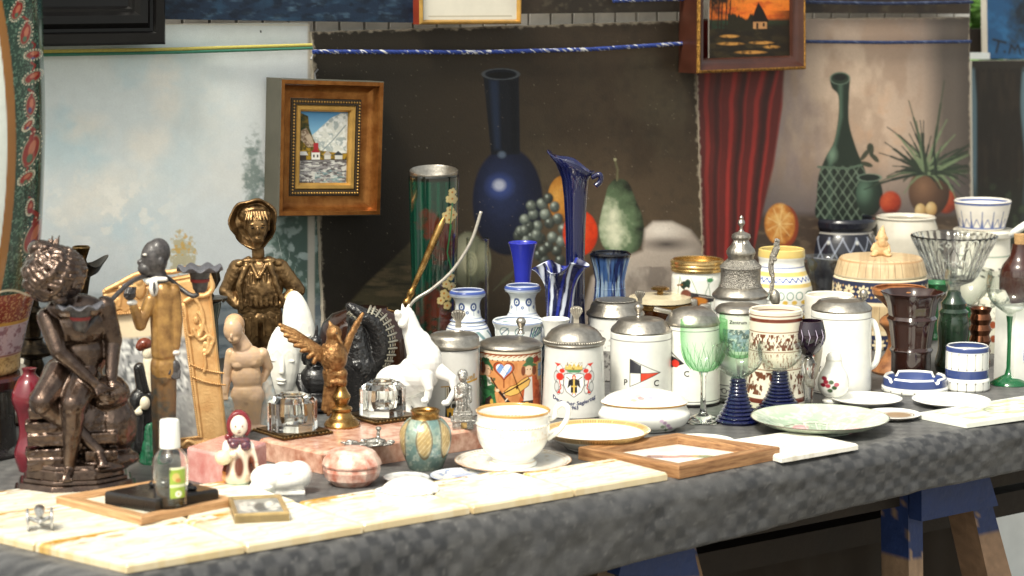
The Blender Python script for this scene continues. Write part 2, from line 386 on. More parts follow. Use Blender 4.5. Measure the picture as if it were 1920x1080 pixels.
# table cloth: one sheet over the top, rolled over the front edge and the left end
def table_left(w):                                    # a-coordinate of the left end at depth w
    return AL0 + (AL1 - AL0) * w
_c0 = T(236, 1083) ; _c1 = T(-60, 1016)
def aw(p): d = np.asarray(p) - A_; return float(d @ E_), float(d @ N_)
_p, _q = aw(_c0), aw(_c1)
AL1 = _p[0] + (_q[0] - _p[0]) / (_q[1] - _p[1]) * (1 - _p[1]); AL0 = _p[0] + (_q[0] - _p[0]) / (_q[1] - _p[1]) * (0 - _p[1])
AR = 2.2
ST = .004
def cloth():
    nu = int(2.6 / ST); nv = int(1.02 / ST); ext = .15; ne = int(ext / ST)
    tu = np.concatenate([np.linspace(-ext, 0, ne, endpoint=False), np.linspace(0, 1, nu)])
    tv = np.concatenate([np.linspace(-ext, 0, ne, endpoint=False), np.linspace(0, 1.02, nv)])
    U, V = np.meshgrid(tu, tv); U = U.ravel(); V = V.ravel()
    w = .014 + np.clip(V, 0, None); ue = np.clip(-U, 0, None); ve = np.clip(-V, 0, None)
    a0 = AL0 + (AL1 - AL0) * w; a = a0 + np.clip(U, 0, None) * (AR - a0)
    t = np.hypot(ue, ve); r = .034; sag = np.clip(1 - (a - .3) * .42, .66, 1)
    th = np.clip(t / r, 0, math.pi / 2)
    out = r * np.sin(th); down = (r * (1 - np.cos(th)) + np.clip(t - r * math.pi / 2, 0, None)) * (1 - np.clip(t / .05, 0, 1) * (1 - sag))
    # the lower hem turns in under the table
    hem = np.clip(t - .128, 0, None); out = out - hem * 1.6; down = down - hem * .3
    wob = ((fbm(a * 9, t * 14, 4) - .5) * .016 + (fbm(a * 26, t * 30, 14) - .5) * .006) * np.clip(t / .05, 0, 1)
    out = out + wob
    dl = np.where(t > 0, ue / np.maximum(t, 1e-6), 0); df = np.where(t > 0, ve / np.maximum(t, 1e-6), 0)
    out = np.where(t > 0, out, 0)
    # edge flat of the top starts r inside, so the roll begins there
    P = A_[None] * np.array([1, 1, 0]) + E_ * (a - dl * out)[:, None] + N_ * (w - df * out)[:, None]
    P[:, 2] = ZT - down - .0005 + (fbm(a * 14, w * 14, 9) - .5) * .0008
    s = np.where(ue > 0, w, a); q = np.where(ue > 0, -ue, w - ve)
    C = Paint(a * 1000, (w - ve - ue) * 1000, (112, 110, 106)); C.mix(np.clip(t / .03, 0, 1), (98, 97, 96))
    k = 18.5
    X = a * 1000 + (fbm(a * 30, q * 30, 2) - .5) * 9; Y = (w - ve - ue) * 1000 + (fbm(a * 30 + 9, q * 30, 6) - .5) * 9
    cx = np.clip(np.sin(X * math.pi / k) * 3.2, -1, 1); cy = np.clip(np.sin(Y * math.pi / k) * 3.2, -1, 1)
    chk = (cx * cy) * .5 + .5
    worn = np.clip((fbm(a * 6, (w - ve) * 6, 21) - .24) * 5, .5, 1) * np.where(t > 0, .9, .4)
    C.mix(chk * worn * .95, (50, 51, 54)); C.mix((cx * .5 + .5) * .35 * worn, (80, 80, 82))
    C.cloud(18, (78, 77, 75), .5, .75, 3, .3); C.cloud(60, (122, 120, 116), .5, .7, 13, .3)
    C.mix(np.clip((fbm(a * 160, (w - ve) * 160, 31) - .72) * 14, 0, 1) * .3, (160, 156, 150))
    C.mix(np.clip((fbm(a * 60, (w - ve) * 420, 41) - .68) * 10, 0, 1) * .25, (140, 138, 132))
    C.C *= .9; C.C *= (1 - (.30 + .12 * np.clip(a / .8, -1, 1)) * np.clip(t / .03, 0, 1))[:, None] * np.array([.98, 1.0, 1.05])      # shade of the hanging part put into its colour, deeper to the right
    n0 = len(tu); F = []
    I = np.arange(len(tv) * n0).reshape(len(tv), n0)
    F = np.stack([I[:-1, :-1], I[:-1, 1:], I[1:, 1:], I[1:, :-1]], -1).reshape(-1, 4)
    me = bpy.data.meshes.new('tablecloth'); me.from_pydata(P.tolist(), [], F.tolist())
    me.polygons.foreach_set('use_smooth', [True] * len(me.polygons)); setcol(me, C.C); me.update()
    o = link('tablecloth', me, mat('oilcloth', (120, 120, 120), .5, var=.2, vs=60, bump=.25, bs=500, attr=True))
    return tag(o, 'grey checked oilcloth spread over the long table and hanging over its edge', 'tablecloth')
cloth()

# table under the cloth, and its two blue trestles
def P_(px, py, w): return B(px, py, WB - w)
tab = bpy.data.objects.new('market_table', None); COL.objects.link(tab); tab.location = TW(.6, .5, 0)
tag(tab, 'long trestle table top on dark rails under the grey checked cloth', 'table')
dk = mat('dark_timber', (36, 28, 21), .75, var=.35, vs=9, bump=.4, bs=60)
def quadbox(name, m, pts, w0, w1, parent=None, base=None, smooth=0):
    """pts: (a, z) outline on an upright plane parallel to the table's front, between depths w0 and w1"""
    n = len(pts); V = [TW(a, w0, z) for a, z in pts] + [TW(a, w1, z) for a, z in pts]
    loc = np.zeros(3) if base is None else np.asarray(base)
    F = [tuple(range(n)), tuple(range(2 * n - 1, n - 1, -1))] + [(i, (i + 1) % n, (i + 1) % n + n, i + n) for i in range(n)]
    return MB().add([v - loc for v in V], F).build(name, m, parent, smooth)
tb = np.array(tab.location)
V = [TW(AL0 + .03, .03, ZT - .06), TW(AR, .03, ZT - .06), TW(AR, .99, ZT - .06), TW(AL1 + .03, .99, ZT - .06)]
V = V + [v + np.array([0, 0, .052]) for v in V]
MB().add([v - tb for v in V], [(3, 2, 1, 0), (4, 5, 6, 7), (0, 1, 5, 4), (1, 2, 6, 5), (2, 3, 7, 6), (3, 0, 4, 7)]).build('table_top', dk, tab, 0)
def az(px, py, w): p = P_(px, py, w); d = p - A_; return float(d @ E_), float(p[2])
a_, z_ = az(1890, 945, .30)
quadbox('rail', dk, [(.2, z_ - .02), (AR, z_ - .02), (AR, z_ + .02), (.2, z_ + .02)], .30, .34, tab, tb)
quadbox('rail', dk, [(-.3, ZT - .13), (AR, ZT - .13), (AR, ZT - .065), (-.3, ZT - .065)], .10, .14, tab, tb)
blue = (26, 46, 92)
def trestle_mat():
    return mat('blue_painted_wood', blue, .55, var=.25, vs=30, bump=.4, bs=90, attr=True)
def leg_piece(name, root, base, pts, w0, w1, paint_to, under=(150, 118, 92), dark=False):
    """a timber leg with the blue paint ending at height paint_to"""
    n = len(pts); (a0, z0), (a1, z1), (a2, z2), (a3, z3) = pts     # TL TR BR BL
    b = MB(); k = 90; rows = []; C = []
    for i in range(k + 1):
        t = i / k; L = (a0 + (a3 - a0) * t, z0 + (z3 - z0) * t); Rr = (a1 + (a2 - a1) * t, z1 + (z2 - z1) * t)
        ring = [TW(L[0], w0, L[1]), TW(Rr[0], w0, Rr[1]), TW(Rr[0], w1, Rr[1]), TW(L[0], w1, L[1])]
        rows += [v - base for v in ring]
    # every side is its own strip, so one side may be painted and the next left bare
    V = []; F = []; CC = []
    for j in range(4):
        o_ = len(V)
        for i in range(k + 1):
            for m_ in range(7): V.append(rows[i * 4 + j] + (rows[i * 4 + (j + 1) % 4] - rows[i * 4 + j]) * m_ / 6)
        for i in range(k):
            for m_ in range(6): F.append((o_ + i * 7 + m_, o_ + i * 7 + m_ + 1, o_ + i * 7 + 8 + m_, o_ + i * 7 + 7 + m_))
        vv = np.array(V[o_:]); z = vv[:, 2] + base[2]; al = (vv @ E_) * 60 + (vv @ N_) * 60
        wear = fbm(al * 3, z * 60, 3) + .02; top = (z > paint_to + (fbm(al * 2, z * 0, 5) - .5) * .012) & (wear < .70)
        if dark and j == 3: top[:] = False
        g = fbm(al * 4, z * 7, 9)[:, None]; w_ = lin(under) * (.45 + .9 * g) * (.7 if j == 3 else 1)
        CC.append(np.where(top[:, None], lin(blue) * (.75 + .5 * g), w_))
    b.add(V, F); o = b.build(name, trestle_mat(), root, 20); setcol(o.data, np.concatenate(CC)); return o
def trestle(label, pl, gus, legs):
    base = TW(pl, .25, 0)
    r = bpy.data.objects.new('trestle', None); COL.objects.link(r); r.location = base
    tag(r, label, 'trestle', 'blue painted trestles under the table')
    w = .055
    pts = [az(x, y, w) for x, y in gus]
    o = quadbox('gusset_board', trestle_mat(), pts, w, w + .025, r, base)
    setcol(o.data, np.tile(lin(blue), (len(o.data.vertices), 1)))
    for (L, pt, und, bare) in legs:
        q = [az(x, y, w + .028) for x, y in L]
        d0 = (q[2][0] - q[1][0]) / (q[2][1] - q[1][1]); d3 = (q[3][0] - q[0][0]) / (q[3][1] - q[0][1])
        q[2] = (q[1][0] - d0 * q[1][1], 0); q[3] = (q[0][0] - d3 * q[0][1], 0)
        leg_piece('leg', r, base, q, w + .028, w + .085, az(L[0][0], pt, w)[1], und, bare)
        q2 = [(a + .02, zz) for a, zz in q]
        leg_piece('leg', r, base, q2, .62, .67, az(L[0][0], pt, w)[1], und, bare)
    quadbox('crossbeam', dk, [(pts[0][0], ZT - .13), (pts[0][0] + .05, ZT - .13), (pts[0][0] + .05, ZT - .066), (pts[0][0], ZT - .066)], .145, .8, r, base)
    return r
trestle('blue painted trestle with splayed bare wood legs below the right-hand plates', 1.15,
        [(1728, 893), (1852, 882), (1872, 948), (1728, 978)],
        [([(1702, 900), (1729, 897), (1731, 1080), (1704, 1080)], 1062, (158, 130, 104), False), ([(1812, 900), (1846, 893), (1897, 1080), (1852, 1080)], 1018, (150, 120, 95), True)])
trestle('blue painted trestle half hidden below the wood framed tile', .38,
        [(1172, 1030), (1296, 1008), (1312, 1080), (1160, 1080)],
        [([(1132, 1000), (1162, 1000), (1152, 1080), (1120, 1080)], 1000, (90, 70, 52), True), ([(1262, 1000), (1298, 1000), (1318, 1080), (1282, 1080)], 1060, (128, 98, 70), True)])
# dark cloth behind the trestles and a pale sheet beyond it
def hang_sheet(name, m, a0, a1, z0, z1, w, amp, label, f=11, cat='cloth'):
    nu = int((a1 - a0) / .012); nv = 20; V = []; F = []
    for j in range(nv + 1):
        for i in range(nu + 1):
            a = a0 + (a1 - a0) * i / nu; z = z0 + (z1 - z0) * j / nv
            d = amp * (math.sin(a * f * 3) + .6 * math.sin(a * f * 7.3 + 1)) * (1 - .4 * j / nv)
            V.append(TW(a, w + d, z))
    for j in range(nv):
        for i in range(nu): F.append((j * (nu + 1) + i, j * (nu + 1) + i + 1, (j + 1) * (nu + 1) + i + 1, (j + 1) * (nu + 1) + i))
    b = MB().add(V, F); o = b.build(name, m, None, 180)
    sd = o.modifiers.new('t', 'SOLIDIFY'); sd.thickness = .002
    return tag(o, label, cat)
aR = az(1862, 1000, .42)[0]
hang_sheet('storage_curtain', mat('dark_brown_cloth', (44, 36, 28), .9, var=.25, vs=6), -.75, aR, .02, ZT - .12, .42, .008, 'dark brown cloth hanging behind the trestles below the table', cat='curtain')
hang_sheet('plastic_sheet', mat('pale_sheet', (226, 228, 226), .6, var=.12, vs=8), aR - .3, aR + 1.6, .02, ZT - .1, .90, .012, 'pale plastic sheet hanging behind the table at its far end', 7, cat='sheet')

# ------------------------------------------------------------------ slatted fence behind the pictures
fr = bpy.data.objects.new('slatted_fence', None); COL.objects.link(fr)
aF0, aF1 = [float((B(x, 40, 0) - A_) @ E_) for x in (-250, 1826)]
fb = TW((aF0 + aF1) / 2, WB + .06, 0); fr.location = fb
tag(fr, 'pale grey fence of narrow upright slats behind the hanging pictures', 'fence')
z1 = CZ + .45
b = MB(); k = 0; a = aF0; pit = .0505
while a < aF1:
    b2 = [TW(a, WB + .045, .05), TW(a + pit - .006, WB + .045, .05), TW(a + pit - .006, WB + .06, .05), TW(a, WB + .06, .05)]
    V = [v - fb for v in b2] + [v - fb + np.array([0, 0, z1]) for v in b2]
    b.add(V, [(3, 2, 1, 0), (4, 5, 6, 7), (0, 1, 5, 4), (1, 2, 6, 5), (2, 3, 7, 6), (3, 0, 4, 7)]); a += pit
b.build('slats', mat('grey_slats', (226, 222, 216), .7, var=.2, vs=14), fr, 0)
for zz in (.3, 1.05, z1 - .05):
    b = MB(); V = [TW(aF0, WB + .061, zz), TW(aF1, WB + .061, zz), TW(aF1, WB + .09, zz), TW(aF0, WB + .09, zz)]
    V = [v - fb for v in V] + [v - fb + np.array([0, 0, .06]) for v in V]
    b.add(V, [(3, 2, 1, 0), (4, 5, 6, 7), (0, 1, 5, 4), (1, 2, 6, 5), (2, 3, 7, 6), (3, 0, 4, 7)]); b.build('rail', dk, fr, 0)
hang_sheet('dark_backing', mat('backing_dark', (34, 32, 30), .9, var=.2, vs=5), aF0, aF1 + .02, .02, z1, WB + .13, .004, 'dark backing sheet added behind the pale slatted fence to darken its gaps', cat='backing')  # backing sheet added so the gaps between the slats come out dark

# ------------------------------------------------------------------ pictures
def canvas(name, quad, off, thick, paint, base, m, parent=None, loc=None, step=1.5, edge=(190, 184, 172), rough_edge=0.0):
    """a stretched canvas on the pictures' plane; paint works in picture coordinates"""
    TL, TR, BR, BL = [np.array(q, float) for q in quad]
    W = max(np.hypot(*(TR - TL)), np.hypot(*(BR - BL))); H = max(np.hypot(*(BL - TL)), np.hypot(*(BR - TR)))
    nx, ny = max(8, int(W / step)), max(8, int(H / step))
    u = np.linspace(0, 1, nx); v = np.linspace(0, 1, ny); U, Vv = np.meshgrid(u, v); U = U.ravel(); Vv = Vv.ravel()
    Q = (TL * ((1 - U) * (1 - Vv))[:, None] + TR * (U * (1 - Vv))[:, None] + BR * (U * Vv)[:, None] + BL * ((1 - U) * Vv)[:, None])
    if rough_edge:
        et = np.clip(1 - Vv * ny / 3, 0, 1); Q[:, 1] += et * (fbm(Q[:, 0] / 12, Q[:, 1] * 0, 3) - .5) * rough_edge * 2
        el = np.clip(1 - U * nx / 3, 0, 1) + np.clip(1 - (1 - U) * nx / 3, 0, 1); Q[:, 0] += el * (fbm(Q[:, 1] / 12, Q[:, 0] * 0, 8) - .5) * rough_edge * 2
    P3 = B(Q[:, 0], Q[:, 1], off)
    p = Paint(Q[:, 0], Q[:, 1], base); p.U = U; p.V = Vv; paint(p)
    I = np.arange(nx * ny).reshape(ny, nx)
    F = np.stack([I[:-1, :-1], I[1:, :-1], I[1:, 1:], I[:-1, 1:]], -1).reshape(-1, 4).tolist()
    per = np.concatenate([I[0, :], I[1:, -1], I[-1, -2::-1], I[-2:0:-1, 0]])
    n = len(P3); m1 = P3[per]; bk = P3[per] + N_ * thick; k = len(per)
    V = np.concatenate([P3, m1, bk]); C = np.concatenate([p.C, np.tile(lin(edge), (2 * k, 1))])
    for i in range(k): j = (i + 1) % k; F.append((n + i, n + j, n + k + j, n + k + i))
    F.append(tuple(n + k + i for i in range(k)))
    c = np.array(loc) if loc is not None else V.mean(0) * [1, 1, 0] + [0, 0, V[:, 2].min()]
    me = bpy.data.meshes.new(name); me.from_pydata((V - c).tolist(), [], F); setcol(me, C)
    sm = [True] * ((nx - 1) * (ny - 1)) + [False] * (k + 1); me.polygons.foreach_set('use_smooth', sm); me.update()
    o = link(name, me, m, parent)
    if parent is None: o.location = c
    return o
CAN = mat('canvas_paint', (255, 255, 255), .55, var=.06, vs=40, bump=.22, bs=700, attr=True)
CANG = mat('varnished_paint', (255, 255, 255), .52, ior=1.36, var=.05, vs=40, bump=.12, bs=300, attr=True)
def pframe(parent, loc, quad, off, rings, name, m, smooth=0):
    """mitred moulding on the pictures' plane; rings = (inset, height) in metres"""
    Q = [B(x, y, off) for x, y in quad]; b = MB(); V = []; F = []
    for ins, h in rings:
        for i in range(4):
            p = Q[i]; u = Q[(i + 1) % 4] - p; w = Q[(i - 1) % 4] - p
            V.append(p + ins * (u / np.linalg.norm(u) + w / np.linalg.norm(w)) - N_ * h - loc)
    for r in range(len(rings) - 1):
        for i in range(4): j = (i + 1) % 4; F.append((r * 4 + i, r * 4 + j, r * 4 + 4 + j, r * 4 + 4 + i))
    b.add(V, F); return b.build(name, m, parent, smooth)
def pic_root(name, label, quad, cat='picture', group=None):
    p = np.mean([B(x, y, .02) for x, y in quad], 0); p[2] = B(*quad[2], .02)[2]
    o = bpy.data.objects.new(name, None); COL.objects.link(o); o.location = p; tag(o, label, cat, group); return o, p

# --- cloudy sky canvas
def pt_sky(p):
    X, Y = p.X, p.Y
    p.mix(np.clip((Y - 120) / 500, 0, 1) * .6, (220, 224, 228)); p.mix(np.clip((X - 330) / 250, 0, 1) * .55, (220, 222, 228))
    p.cloud(130, (190, 221, 230), .42, .62, 3, .8, mask=np.clip(1.2 - np.hypot((X - 190) / 230, (Y - 190) / 170), 0, 1))
    p.cloud(120, (190, 218, 228), .45, .62, 31, .6, mask=np.clip(1.2 - np.hypot((X - 220) / 170, (Y - 480) / 110), 0, 1))
    for cx, cy, rx, ry, a in ((310, 170, 45, 80, .8), (160, 240, 70, 40, .7), (280, 270, 60, 50, .75), (190, 370, 80, 55, .8), (240, 330, 90, 40, .5), (390, 200, 90, 110, .4), (290, 500, 70, 30, .6), (130, 400, 50, 40, .6), (420, 330, 90, 70, .35)):
        m = np.clip(1.15 - np.hypot((X - cx) / rx, (Y - cy) / ry), 0, 1)
        p.mix(np.clip(m * 2.2 * (fbm(X / 34, Y / 26, int(cx), 5) + .15) - .25, 0, 1) * a, (244, 240, 230))
    p.cloud(18, (250, 247, 238), .52, .64, 77, .8, mask=np.clip(1.3 - np.hypot((X - 200) / 120, (Y - 390) / 70), 0, 1))
    # trees at the right
    t = np.clip(1.25 - np.hypot((X - 570) / 100, (Y - 470) / 190), 0, 1)
    p.mix(np.clip((t * 1.5 + (fbm(X / 26, Y / 26, 9, 5) - .5) * 1.6 - .35) * 1.6, 0, 1) * .85 * np.clip(t * 4, 0, 1), (112, 138, 130))
    p.mix(np.clip((t * 1.4 + (fbm(X / 13, Y / 13, 19, 5) - .5) * 2.2 - .55) * 2, 0, 1) * .85 * np.clip(t * 4, 0, 1), (62, 86, 76))
    tm = np.clip(1.2 - np.hypot((X - 476) / 22, (Y - 330) / 90), 0, 1); p.mix(np.clip(tm * 1.4 + (fbm(X / 7, Y / 7, 29) - .5) * 2 - .2, 0, 1) * .75 * np.clip(tm * 4, 0, 1), (84, 110, 102))
    p.cloud(16, (190, 206, 202), .56, .70, 39, .75, mask=np.clip(1.2 - np.hypot((X - 560) / 60, (Y - 470) / 70), 0, 1))
    for i in range(26):
        r = random.Random(i); x = 470 + r.random() * 125; y = 420 + r.random() * 160
        p.line([(x, y), (x + r.uniform(-10, 10), y - r.uniform(12, 40))], 1, (206, 216, 208), .55)
    # small yellow tree, low shore, grey water
    y0 = np.clip(1.15 - np.hypot((X - 342) / 26, (Y - 478) / 44), 0, 1)
    p.mix(np.clip((y0 + (fbm(X / 7, Y / 7, 49) - .5) * 1.5 - .2) * 3, 0, 1) * .9 * (y0 > 0), (196, 186, 150)); p.cloud(6, (216, 178, 100), .5, .62, 59, .9, mask=np.clip(y0 * 3, 0, 1) * (Y < 480))
    p.mix(np.clip((Y - 548) / 30, 0, 1) * .9, (118, 128, 134)); p.cloud(30, (70, 86, 98), .45, .65, 69, .7, sy=.3, mask=np.clip((Y - 545) / 30, 0, 1))
    p.rect(577, 30, 590, 640, (190, 184, 172), 3); p.line([(75, 44), (585, 47)], 3, (220, 214, 200), .7)
    p.ell(489, 59, 2, 2, (60, 60, 60)); p.grain(.05, 1.6, 5)
sky = canvas('landscape_canvas', [(40, 48), (580, 42), (607, 662), (45, 690)], -.004, .02, pt_sky, (226, 234, 233), CAN, edge=(196, 190, 178))
tag(sky, 'large unframed canvas of pale blue sky with cream clouds and grey green trees', 'painting')

def dim(p, k, keep): p.C *= np.array([1.06, 1.0, .92]); p.C *= k + (1 - k) * np.clip(1.3 - np.hypot((p.X - keep[0]) / 270, (p.Y - keep[1]) / 150), 0, 1)[:, None]      # dark pigment, richer colour in the fruit
# --- dark still life
def pt_dark(p):
    X, Y = p.X, p.Y
    p.mix(np.clip((X - 720) / 420, 0, 1) * .85, (92, 78, 63)); p.mix(np.clip((Y - 330) / 260, 0, 1) * np.clip((1000 - X) / 200, 0, 1) * .6, (36, 32, 26))
    p.cloud(90, (104, 98, 80), .48, .7, 2, .5, sy=2, mask=np.clip((X - 900) / 250, 0, 1)); p.cloud(60, (66, 54, 43), .5, .7, 12, .6, mask=np.clip((X - 900) / 250, 0, 1))
    p.cloud(14, (60, 55, 48), .5, .75, 22, .3)
    p.mix(np.clip((X - 1180) / 130, 0, 1) * np.clip((300 - Y) / 300, 0, 1) * .5, (58, 50, 40))
    # board
    p.poly([(640, 585), (690, 530), (770, 455), (850, 452), (850, 600)], (96, 90, 68), 6); p.cloud(40, (140, 124, 96), .5, .66, 32, .7, sy=.25, mask=np.clip(.5 - p.sd([(640, 585), (690, 530), (770, 455), (850, 452), (850, 600)]) / 6, 0, 1))
    p.cloud(50, (52, 56, 44), .5, .62, 36, .7, sy=.18, mask=np.clip(.5 - p.sd([(640, 585), (690, 530), (770, 455), (850, 452), (850, 600)]) / 6, 0, 1))
    # flask
    nb = (24, 29, 42)
    p.ball(952, 378, 68, 104, (26, 33, 60), (46, 60, 104), (14, 15, 20), -.2, -.28, .06, n=.12)
    p.poly([(906, 140), (973, 140), (975, 290), (921, 290)], nb, 2); p.poly([(918, 150), (934, 150), (938, 280), (928, 280)], (44, 62, 96), 8, .8); p.poly([(955, 150), (968, 150), (970, 285), (960, 285)], (14, 18, 28), 8, .8)
    p.ell(939, 139, 34, 11, (26, 32, 46), .1); p.ring(939, 139, 33, 10, 2, (120, 130, 142), .7); p.ell(941, 141, 26, 6, (12, 14, 20), .2)
    p.ell(937, 349, 20, 18, (70, 92, 170), 1.2, .9); p.ell(936, 347, 11, 10, (196, 206, 236), .8); p.ell(941, 290, 7, 6, (120, 140, 170), .9, .8)
    # rose, leaves
    p.ball(878, 488, 34, 56, (120, 124, 104), (200, 202, 176), (52, 54, 44), -.2, -.2, .1); p.ball(905, 490, 17, 40, (128, 130, 108), (186, 186, 160), (60, 60, 48), .1, -.2, .15); p.ball(882, 494, 15, 26, (196, 196, 168), (218, 216, 190), (130, 132, 108), -.1, -.1, .2)
    for r_ in (10, 6): p.ring(882, 494, r_, r_ * 1.7, 1, (120, 122, 98), .6)
    p.line([(925, 545), (950, 520), (975, 498)], 2, (96, 100, 84), .7); p.ell(950, 522, 16, 4, (84, 88, 70), .3, .8, -.7)
    # fruit
    p.ball(1056, 372, 30, 44, (186, 124, 48), (222, 168, 84), (92, 56, 26), -.4, -.2, .06, n=.5)
    rng = random.Random(4)
    for gx, gy in [(1032, 500), (1050, 488), (1020, 488), (1044, 470), (1028, 462), (1010, 478), (1052, 452), (1036, 445), (1056, 430), (1018, 470), (1046, 410), (1000, 462), (1030, 418), (1014, 448), (996, 444), (1022, 402), (1040, 388), (1008, 424), (986, 450), (972, 442), (992, 425), (976, 434), (1000, 402), (1016, 382), (984, 412), (1028, 372), (996, 386), (1006, 440), (984, 432)]:
        v_ = rng.uniform(.6, 1.15); p.ball(gx, gy, 11.5, 12.5, tuple(v_ * q for q in (82, 92, 90)), tuple(min(255, v_ * q) for q in (150, 160, 152)), (30, 33, 32), -.3, -.35, .3, n=.6); p.ell(gx - 3, gy - 4, 2.4, 2.8, (190, 204, 200), .8, .7)
    p.ball(1088, 437, 34, 44, (206, 60, 26), (226, 88, 42), (140, 34, 18), -.1, -.1, .08, n=.5)
    pear = spline([(1152, 336), (1140, 350), (1134, 375), (1126, 405), (1123, 430), (1130, 460), (1150, 478), (1175, 480), (1198, 466), (1208, 440), (1204, 405), (1192, 375), (1180, 345), (1168, 336)], 4)
    m = np.clip(.5 - p.sd(pear) / 2.5, 0, 1); l = np.clip(1 - np.hypot((X - 1148) / 62, (Y - 425) / 105) + (fbm(X / 16, Y / 16, 5) - .5) * .55, 0, 1)[:, None]
    p.C += ((lin((34, 38, 32)) + (lin((112, 138, 106)) - lin((34, 38, 32))) * np.clip(l * 1.6, 0, 1) + (lin((216, 222, 200)) - lin((112, 138, 106))) * np.clip(l * 2.6 - 1.2, 0, 1)) - p.C) * m[:, None]
    p.line([(1157, 338), (1158, 318), (1153, 300)], 4, (112, 110, 84)); p.ell(1153, 299, 3, 3, (186, 184, 150))
    # white cloth
    q = [(1090, 600), (1110, 520), (1150, 490), (1205, 470), (1210, 430), (1225, 416), (1260, 416), (1295, 432), (1325, 470), (1330, 640), (1090, 640)]
    m = np.clip(.5 - p.sd(q) / 8, 0, 1); p.mix(m, (190, 180, 172)); p.mix(m * np.clip(1.2 - np.hypot((X - 1240) / 50, (Y - 430) / 22), 0, 1), (236, 230, 224)); p.mix(m * np.clip(1 - np.hypot((X - 1250) / 60, (Y - 458) / 16), 0, 1), (84, 78, 76)); p.mix(m * np.clip(1.2 - np.hypot((X - 1170) / 60, (Y - 515) / 20), 0, 1), (192, 184, 178)); p.cloud(24, (112, 104, 100), .5, .68, 52, .6, sy=2, mask=m * (Y > 500))
    p.mix(np.clip((X - 1290) / 40, 0, 1) * np.clip((Y - 380) / 80, 0, 1) * .6, (60, 52, 48))
    # worn border and specks
    e = np.minimum(np.minimum(p.V * 560, p.U * 740), (1 - p.U) * 740)
    p.mix(np.clip(1 - e / 4 + (fbm(X / 8, Y / 8, 62) - .5) * 3.2, 0, 1) * .9, (206, 196, 178)); p.mix(np.clip((fbm(X / 3, Y / 3, 72) - .83) * 30, 0, 1) * .8, (170, 160, 146))
    p.grain(.10, 2, 5)
dark = canvas('still_life_canvas', [(585, 60), (1300, 38), (1327, 625), (609, 660)], .004, .018, lambda p: (pt_dark(p), dim(p, .42, (1105, 445)))[0], (56, 50, 40), CANG, edge=(180, 170, 154), rough_edge=1.6)
tag(dark, 'dark brown canvas of a tall blue flask, grapes, orange and green pear', 'painting')

